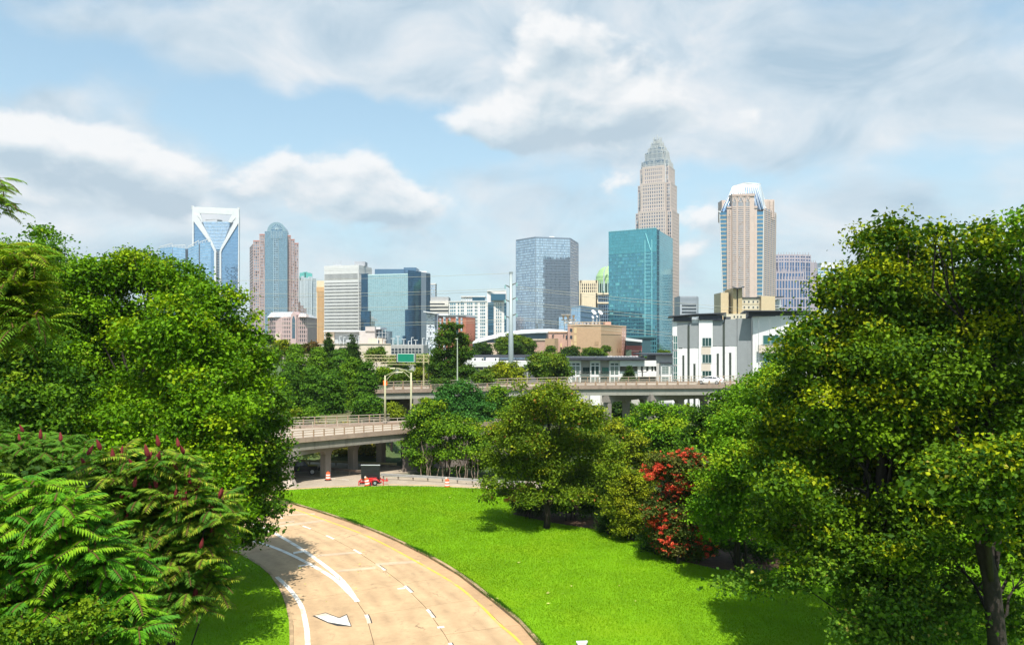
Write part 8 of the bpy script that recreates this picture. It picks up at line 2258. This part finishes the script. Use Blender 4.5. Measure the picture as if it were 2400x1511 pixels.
for k, (px, Yq, wh_) in enumerate(spots):
    p = protos[k % len(protos)]
    c = copy_tree(p); c.location = (gx(px, Yq), Yq, 0); c.rotation_euler = (0, 0, k * 1.3); c.scale = (1.15 if Yq > 285 else 1.6, 1.15 if Yq > 285 else 1.6, 1.0 if Yq > 285 else 1.25)
    c['label'] = 'distant street tree ' + wh_; c['group'] = 'distant street trees'

# ================================================================== sumacs with feathered leaves
def frond_mesh(name, n, L, wl, cb, ct, seed, arch=.5):
    r = np.random.default_rng(seed); V, T_, K = [], [], []
    def put(q, c):
        i = len(V); V.extend(q); T_.append((i, i + 1, i + 2)); T_.append((i, i + 2, i + 3)); K.extend([c] * 4)
    pt = lambda s: np.array([s * L, 0, arch * L * (.55 * s - s * s)])
    for k in range(6):
        a, c = pt(k / 6), pt((k + 1) / 6); w_ = .010
        put([a + [0, -w_, 0], c + [0, -w_, 0], c + [0, w_, 0], a + [0, w_, 0]], (.12, .07, .03))
    for k in range(n):
        s = .14 + .84 * k / (n - 1); p = pt(s); ll = wl * (1 - .55 * abs(s - .42) ** 1.2 * 1.6) * r.uniform(.9, 1.1)
        for sd in (-1, 1):
            d = np.array([.42, sd * .85, -.30 + r.normal(0, .08)]); d /= np.linalg.norm(d)
            sw = np.array([d[1] * -sd, d[0] * sd, 0]) * ll * .155
            m1 = p + d * ll * .45 + np.array([0, 0, .03 * ll]); tip = p + d * ll + np.array([0, 0, -.24 * ll])
            f = np.clip(r.normal(.5, .25), 0, 1); c = tuple(np.array(cb) * (1 - f) + np.array(ct) * f)
            put([p, m1 - sw, tip, m1 + sw], c)
    return raw_mesh(name, np.array(V), np.array(T_), LEAF, np.array(K))


def sumac(name, label, base, heads, pal, fr, seed, per=6, maxobj=300, cones=0, L=.42, wl=.155, stem_m=None, cat='shrub', stem_every=14):
    """stems carry whorls of long feathered leaves; each frond is its own part, sharing a few meshes"""
    r = random.Random(seed)
    e = empty(name, base, label, cat)
    ms = [frond_mesh('frond', 11 + k % 3, L * (.85 + .12 * (k % 4)), wl, *pal[k % len(pal)], seed + k, .35 + .12 * (k % 3)) for k in range(8)]
    inv = Matrix.Translation(e.location).inverted()
    stems_, cnt = MB(), 0
    extra_V, extra_T, extra_K, ne = [], [], [], 0
    for hi, h in enumerate(heads):
        hp = Vector(h)
        if hi % stem_every == 0: stems_.tube(bend(base, hp - Vector((0, 0, .05)), r, .05, 4), [.04, .03, .024, .018, .014], 5)
        a0 = r.uniform(0, 6.28)
        for k in range(per):
            me = r.choice(ms); az_ = a0 + k * 6.2832 / per + r.uniform(-.35, .35); pit = r.uniform(-.55, .35)
            M = Matrix.Translation(hp + Vector((0, 0, r.uniform(-.12, .05)))) @ Matrix.Rotation(az_, 4, 'Z') @ Matrix.Rotation(pit, 4, 'Y') @ Matrix.Scale(r.uniform(.8, 1.15), 4)
            if cnt < maxobj:
                o = bpy.data.objects.new('frond', me); C.objects.link(o); o.parent = e; o.matrix_parent_inverse = inv; o.matrix_basis = M; cnt += 1
            else:
                n = len(me.vertices); co = np.empty(n * 3, np.float32); me.vertices.foreach_get('co', co); co = co.reshape(-1, 3)
                Mn = np.array(M); extra_V.append(co @ Mn[:3, :3].T + Mn[:3, 3])
                lv = np.empty(len(me.loops), np.int32); me.loops.foreach_get('vertex_index', lv); extra_T.append(lv.reshape(-1, 3) + ne); ne += n
                kc = np.empty(n * 4, np.float32); me.attributes['tint'].data.foreach_get('color', kc); extra_K.append(kc.reshape(-1, 4)[:, :3])
    if extra_V:
        o = bpy.data.objects.new('fronds', raw_mesh('fronds', np.concatenate(extra_V), np.concatenate(extra_T), LEAF, np.concatenate(extra_K))); C.objects.link(o); o.parent = e; o.matrix_parent_inverse = inv; o['kind'] = 'stuff'
    stems_.build('stems', bark, e, smooth=True, kind='stuff')
    if cones:
        cm = MB(); cm.lathe([(.001, -.02), (.032, .01), (.040, .05), (.034, .10), (.022, .15), (.004, .20)], (0, 0, 0), 7)
        me = cm.mesh('seed_cone', mat('sumac_red', (.13, .010, .010), .85, var=.3, scale=20))
        for h in sorted(heads, key=lambda q: q[1] - .25 * q[2] + r.uniform(0, 3.2))[:cones]:
            o = bpy.data.objects.new('seed_cone', me); C.objects.link(o); o.parent = e; o.matrix_parent_inverse = inv
            o.matrix_basis = Matrix.Translation(Vector(h) + Vector((0, -.12, .20))) @ Matrix.Rotation(r.uniform(-.45, .45), 4, 'X') @ Matrix.Rotation(r.uniform(-.45, .45), 4, 'Y') @ Matrix.Scale(r.uniform(.85, 1.35), 4)
    return e


def heads_in(Yq, blobs, n, seed, dy=1.0):
    """branch tips over the front and top of a mound described by bearing blobs"""
    r = random.Random(seed); out = []
    tot = sum(b[2] ** 2 for b in blobs)
    for b in blobs:
        for _ in range(max(2, int(n * b[2] ** 2 / tot))):
            a = r.uniform(0, 6.28); q = math.sqrt(r.random())
            px, py = b[0] + b[2] * q * math.cos(a), b[1] + b[2] * q * math.sin(a) * .9
            bulge = math.sqrt(max(0, 1 - q * q))
            out.append(at(px, py, Yq + (b[3] if len(b) > 3 else 0) + r.uniform(-.25, .25) - dy * bulge + .9 * r.random() ** 2))
    return out
SUM = [((.055, .20, .010), (.13, .34, .014)), ((.075, .23, .010), (.18, .37, .014)), ((.040, .15, .014), (.09, .26, .02)), ((.08, .24, .010), (.24, .39, .016))]
SUM2 = [((.05, .15, .012), (.12, .26, .016)), ((.08, .20, .012), (.24, .33, .03)), ((.04, .12, .014), (.10, .22, .018)), ((.08, .19, .012), (.32, .35, .03))]
s1 = heads_in(12.5, [(60, 1180, 75), (-40, 1220, 90), (150, 1210, 70), (40, 1270, 90), (200, 1290, 80), (120, 1330, 90), (290, 1340, 60, .3), (20, 1380, 90), (220, 1400, 80), (310, 1410, 52, .2), (120, 1440, 90), (300, 1470, 56), (-20, 1480, 90), (210, 1490, 70)], 470, 1)
sumac('sumac_shrub', 'bright green feathery sumac in the bottom left corner', (gx(120, 13), 13.5, 6.0), s1, SUM, None, 201, 6, 300)
s2 = heads_in(16.5, [(250, 1110, 60), (330, 1090, 60), (400, 1100, 55), (300, 1170, 80), (400, 1170, 75), (470, 1160, 55), (340, 1250, 80), (440, 1250, 75), (510, 1200, 40), (400, 1330, 75), (480, 1310, 55), (440, 1390, 50), (390, 1420, 45), (490, 1380, 36)], 390, 2)
sumac('sumac_shrub', 'darker sumac dotted with dark red seed cones beside the road verge', (gx(170, 17.5), 18.0, 4.2), s2, SUM2, None, 202, 6, 300, cones=50, L=.45, wl=.155)
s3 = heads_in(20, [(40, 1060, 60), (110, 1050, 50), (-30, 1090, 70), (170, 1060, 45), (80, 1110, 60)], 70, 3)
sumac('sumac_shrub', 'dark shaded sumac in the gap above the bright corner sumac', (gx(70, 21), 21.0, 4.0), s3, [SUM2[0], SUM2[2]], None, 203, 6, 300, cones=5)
s4 = heads_in(15, [(15, 640, 35), (60, 620, 28), (20, 700, 40), (80, 735, 30), (30, 760, 40), (10, 590, 22), (-30, 680, 60), (60, 700, 50), (100, 760, 26), (50, 600, 36)], 95, 4, .5)
YEL = [((.11, .22, .010), (.27, .36, .014)), ((.07, .18, .012), (.19, .30, .016)), ((.13, .22, .012), (.30, .36, .02)), ((.06, .16, .012), (.15, .27, .016))]
sumac('ailanthus_tree', 'yellowing feather leaved branch entering from the left edge', (gx(-330, 15.5), 16.0, 8.0), s4, YEL, None, 204, 6, 300, L=.62, wl=.15, cat='tree', stem_every=60)
s5 = heads_in(12, [(2, 430, 12), (6, 482, 12), (-25, 455, 26)], 12, 5, .2)
sumac('ailanthus_tree', 'small feathery twig hanging at the left edge against the clouds', (gx(-330, 12.5), 13.0, 12.0), s5, [SUM2[1], YEL[1]], None, 205, 5, 300, L=.36, wl=.10, cat='tree', stem_every=60)
Vb = plobes(10.5, [(30, 1475, 30), (90, 1490, 26), (200, 1440, 30), (250, 1450, 26), (-20, 1500, 40), (150, 1500, 30)], 206, .3)
tree('bramble_bush', 'pale leafed bramble at the very bottom left under the bright sumac', 'shrub', (gx(90, 11), 11.0), Vb, MAPLE_L2, .07, .9, 206, trunk_r=.03, nlimb=4, clr=.12, tipp=.4, zbase=9.5)
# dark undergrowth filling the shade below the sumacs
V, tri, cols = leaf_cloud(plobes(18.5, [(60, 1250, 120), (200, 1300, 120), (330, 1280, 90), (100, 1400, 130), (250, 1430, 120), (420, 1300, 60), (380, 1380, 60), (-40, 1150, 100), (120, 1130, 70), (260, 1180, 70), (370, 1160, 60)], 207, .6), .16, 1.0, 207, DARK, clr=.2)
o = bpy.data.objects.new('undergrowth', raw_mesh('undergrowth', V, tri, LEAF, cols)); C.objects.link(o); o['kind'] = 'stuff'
print('TRIS', sum(len(m.polygons) for m in bpy.data.meshes), 'OBJ', len(bpy.data.objects))

# ================================================================== the summer air
hz = MB(); hz.box(-1500, 1500, -60, 1400, -1.6, 330)
hm = bpy.data.materials.new('air_haze'); hm.use_nodes = True
ht = hm.node_tree
for n in list(ht.nodes):
    if n.type == 'BSDF_PRINCIPLED': ht.nodes.remove(n)
pv = ht.nodes.new('ShaderNodeVolumePrincipled')
pv.inputs['Color'].default_value = (.86, .93, 1.0, 1)
pv.inputs['Density'].default_value = .00008
pv.inputs['Anisotropy'].default_value = .2
ht.links.new(pv.outputs[0], ht.nodes['Material Output'].inputs['Volume'])
tag(hz.build('haze', hm), kind='stuff')
